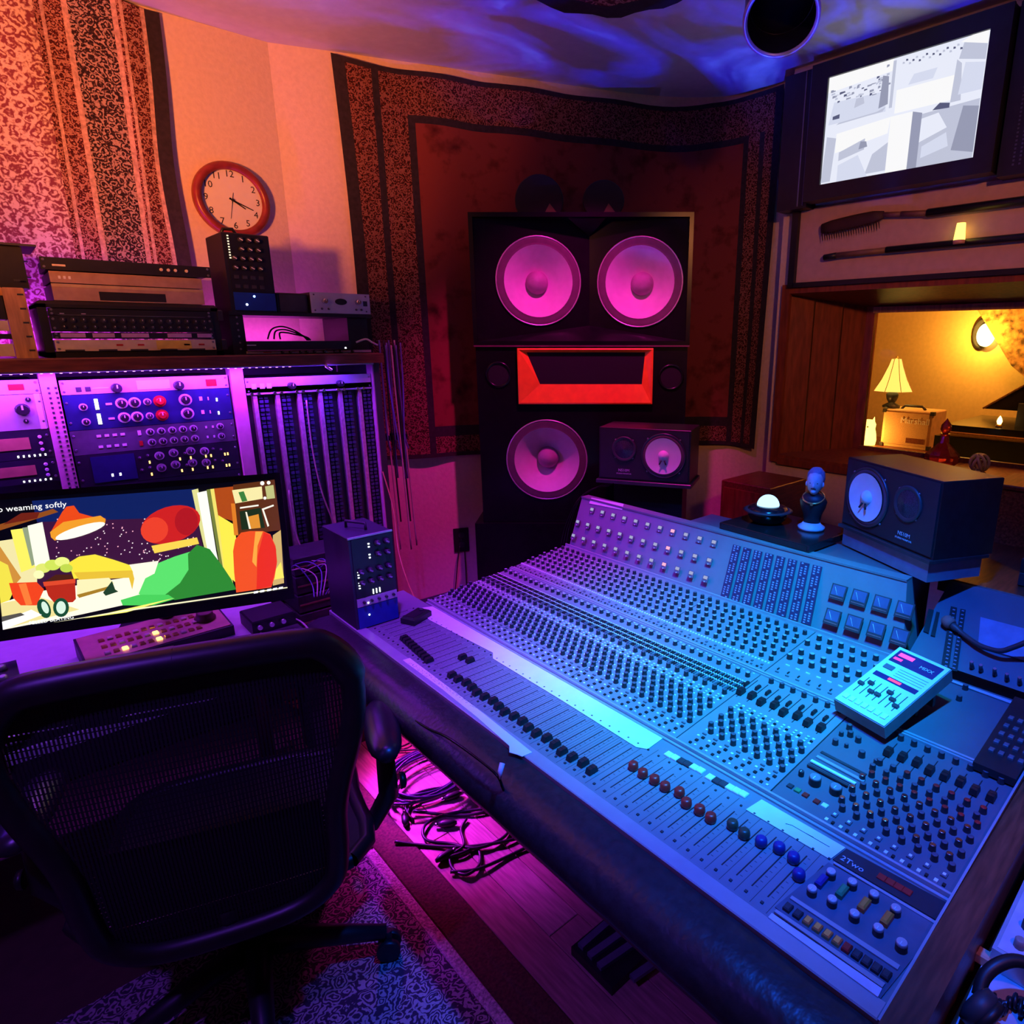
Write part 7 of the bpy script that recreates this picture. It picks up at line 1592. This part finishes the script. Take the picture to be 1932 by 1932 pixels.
# headphones on the side desk
c = onz(1880, 1900, 0.70)
t = thing('headphones', 'black headphones lying on the side desk at the lower right corner', 'headphones', (c.x, c.y, 0.677))
arc = crom([onz(px, py, z) for px, py, z in ((1846, 1880, 0.705), (1856, 1845, 0.722), (1880, 1822, 0.735), (1915, 1812, 0.74), (1955, 1825, 0.735), (1985, 1855, 0.72), (1995, 1890, 0.705))], 4)
q = MB(); q.tube(arc, 0.0095, 8); q.build('headband', m_black, t)
for k3, (px, py) in enumerate(((1848, 1903), (1985, 1915))):
    c2 = onz(px, py, 0.705); s = 1 if k3 == 0 else -1
    q = MB(); q.lathe(c2, (0.2, s, 0.35), [(0.026, -0.012), (0.031, -0.004), (0.030, 0.010), (0.014, 0.016)], 20); q.build('ear_cup', m_dark, t)
    q = MB(); q.lathe(c2, (-0.2, -s, -0.35), [(0.029, 0.008), (0.030, 0.018), (0.016, 0.022)], 20); q.build('ear_pad', m_black, t)
    q = MB(); q.tube([arc[0 if k3 == 0 else -1], c2 + Vector((0.01, 0, 0.024))], 0.004, 6); q.build('yoke', m_chrome, t)
cord = []
for k2 in range(60):
    b_ = onz(1842 + k2 * 1.6, 1896 + 10 * math.sin(k2 * 0.25), 0.686); cord.append(b_ + Vector((0.009 * math.cos(k2 * 1.0), 0, 0.007 * math.sin(k2 * 1.0))))
cable('coiled black headphone cord on the side desk', cord, 0.0032, m_cabd, k=3)
c = onz(1855, 1802, 0.685); tag(MB().bbox(c.x - 0.010, c.x + 0.010, c.y - 0.012, c.y + 0.010, 0.6740, 0.692, 0.003).build('wooden_block', M('peach_block', (0.7, 0.35, 0.22), 0.5)), 'tiny peach coloured block on the side desk edge', 'block')
# ================================================================== cables on the floor
fz = 0.006
def fp(px, py, z=fz): return onz(px, py, z)
gl = 'floor cables under the mixing desk'
floor_cables = [
 ('black cable looping widely across the lit floorboards', [(780, 1550), (765, 1520), (790, 1495), (850, 1485), (920, 1490), (960, 1510), (968, 1545), (950, 1580), (900, 1600), (850, 1592), (805, 1585), (800, 1560), (830, 1540), (880, 1530), (940, 1525), (955, 1530)]),
 ('black cable in small rings near the floor edge', [(830, 1622), (870, 1610), (900, 1600), (905, 1630), (880, 1650), (855, 1640), (850, 1615), (875, 1595), (870, 1565), (880, 1545)]),
 ('black cable running from the carpet to under the console', [(745, 1588), (800, 1595), (870, 1598), (940, 1590), (990, 1578), (1020, 1570)]),
 ('black cable with plug lying across the boards', [(768, 1548), (775, 1520), (810, 1500), (880, 1482), (940, 1500)]),
 ('black cable sweeping towards the console foot', [(850, 1645), (900, 1640), (960, 1615), (1010, 1590), (1040, 1575)]),
 ('black cable crossing the middle of the lit floor', [(780, 1530), (850, 1538), (900, 1535), (940, 1520), (965, 1505)]),
 ('thin cable lying straight at the far end of the lit floor', [(728, 1418), (770, 1415), (815, 1412)]),
 ('thin cable zigzagging at the far end of the lit floor', [(722, 1290), (745, 1340), (752, 1395), (748, 1410), (775, 1400), (770, 1388)]),
 ('thin dark cable forming a peak beside the armrest', [(700, 1365), (722, 1320), (738, 1350), (745, 1385), (740, 1410), (735, 1420)]),
 ('thin cable wandering behind the chair arm', [(690, 1330), (720, 1325), (760, 1340), (770, 1370), (800, 1385)])]
for i, (lab, pts) in enumerate(floor_cables): cable(lab, [fp(px, py, fz + 0.004 * ((i + j) % 3)) for j, (px, py) in enumerate(pts)], 0.0055 if i < 6 else 0.004, m_cabd, 'floor_cable', gl)
# coil of cable
t = thing('cable_coil', 'thick coil of dark blue cable under the console edge', 'cable coil', fp(810, 1460))
for i in range(12):
    cxp = fp(808 + rnd.uniform(-8, 10), 1458 + rnd.uniform(-5, 6), 0.008 + i * 0.006); a0 = rnd.uniform(0, 6)
    q = MB(); q.tube([cxp + Vector((0.16 * math.cos(a0 + a) * (1 + .08 * math.sin(i)), 0.13 * math.sin(a0 + a), 0.004 * math.sin(3 * a))) for a in [2 * PI * k2 / 26 for k2 in range(27)]], 0.005, 6, False); q.build('turn', M('coil_blue', (0.02, 0.02, 0.06), 0.35), t)
for px, py, lab in ((765, 1552, 'black plug with metal pins at the floorboard edge'), (856, 1507, 'black inline plug lying on the lit boards'), (846, 1560, 'short black plug in the middle of cables'), (838, 1622, 'black plug at the end of small rings'), (930, 1530, 'black connector near the console foot')):
    p = fp(px, py, 0.0)
    t = thing('cable_plug', lab, 'plug', (p.x, p.y, 0.0), rnd.uniform(0, 3))
    q = MB(); q.tube([(-0.03, 0, 0.014), (-0.01, 0, 0.014), (0.02, 0, 0.014), (0.032, 0, 0.014)], [0.006, 0.013, 0.013, 0.008], 10); q.build('body', m_black, t, False)
    q = MB(); q.cyl((0.032, 0, 0.014), (0.046, 0, 0.014), 0.007, 0.007, 8); q.build('tip', m_chrome, t, False)
# cable hanging along the front of the arm rest
cable('thin pale cable drooping along the underside of the arm rest', [onx(735, 1325, 0.66), onx(800, 1370, 0.655), onx(850, 1395, 0.65), onx(930, 1455, 0.65), onx(950, 1490, 0.66), onx(968, 1530, 0.70)], 0.003, m_cab)
t = thing('arm_rest_hook', 'white torn tape end hanging over the arm rest', 'tape', onx(945, 1450, 0.66))
q = MB(); q.tube([onx(948, 1440, 0.655), onx(944, 1455, 0.645), onx(944, 1470, 0.642)], [0.006, 0.006, 0.002], 6); q.build('strip', m_tape, t)
# slatted pedal under the console
pa, pb = fp(1105, 1800), fp(1180, 1760)
t = thing('foot_pedal', 'dim slatted metal pedal on the floor beneath the console', 'pedal', (1.02, 0.95, 0))
for i, (a, b) in enumerate((((1095, 1790), (1150, 1742)), ((1112, 1808), (1190, 1752)), ((1130, 1828), (1200, 1780)), ((1192, 1850), (1252, 1808)))):
    p, r_ = fp(*a, 0.03), fp(*b, 0.03); dd = (r_ - p).normalized(); nn_ = Vector((-dd.y, dd.x, 0)) * 0.010
    q = MB(); q.prism([p - nn_, r_ - nn_, r_ + nn_, p + nn_], (0, 0, 0.012)); q.build('slat', M('steel_slat', (0.20, 0.26, 0.30), 0.4, 0.5), t)
p = fp(1150, 1800, 0.015); q = MB(); q.box((p.x, p.y, 0.015), (0.14, 0.16, 0.028)); q.build('base', m_black, t)
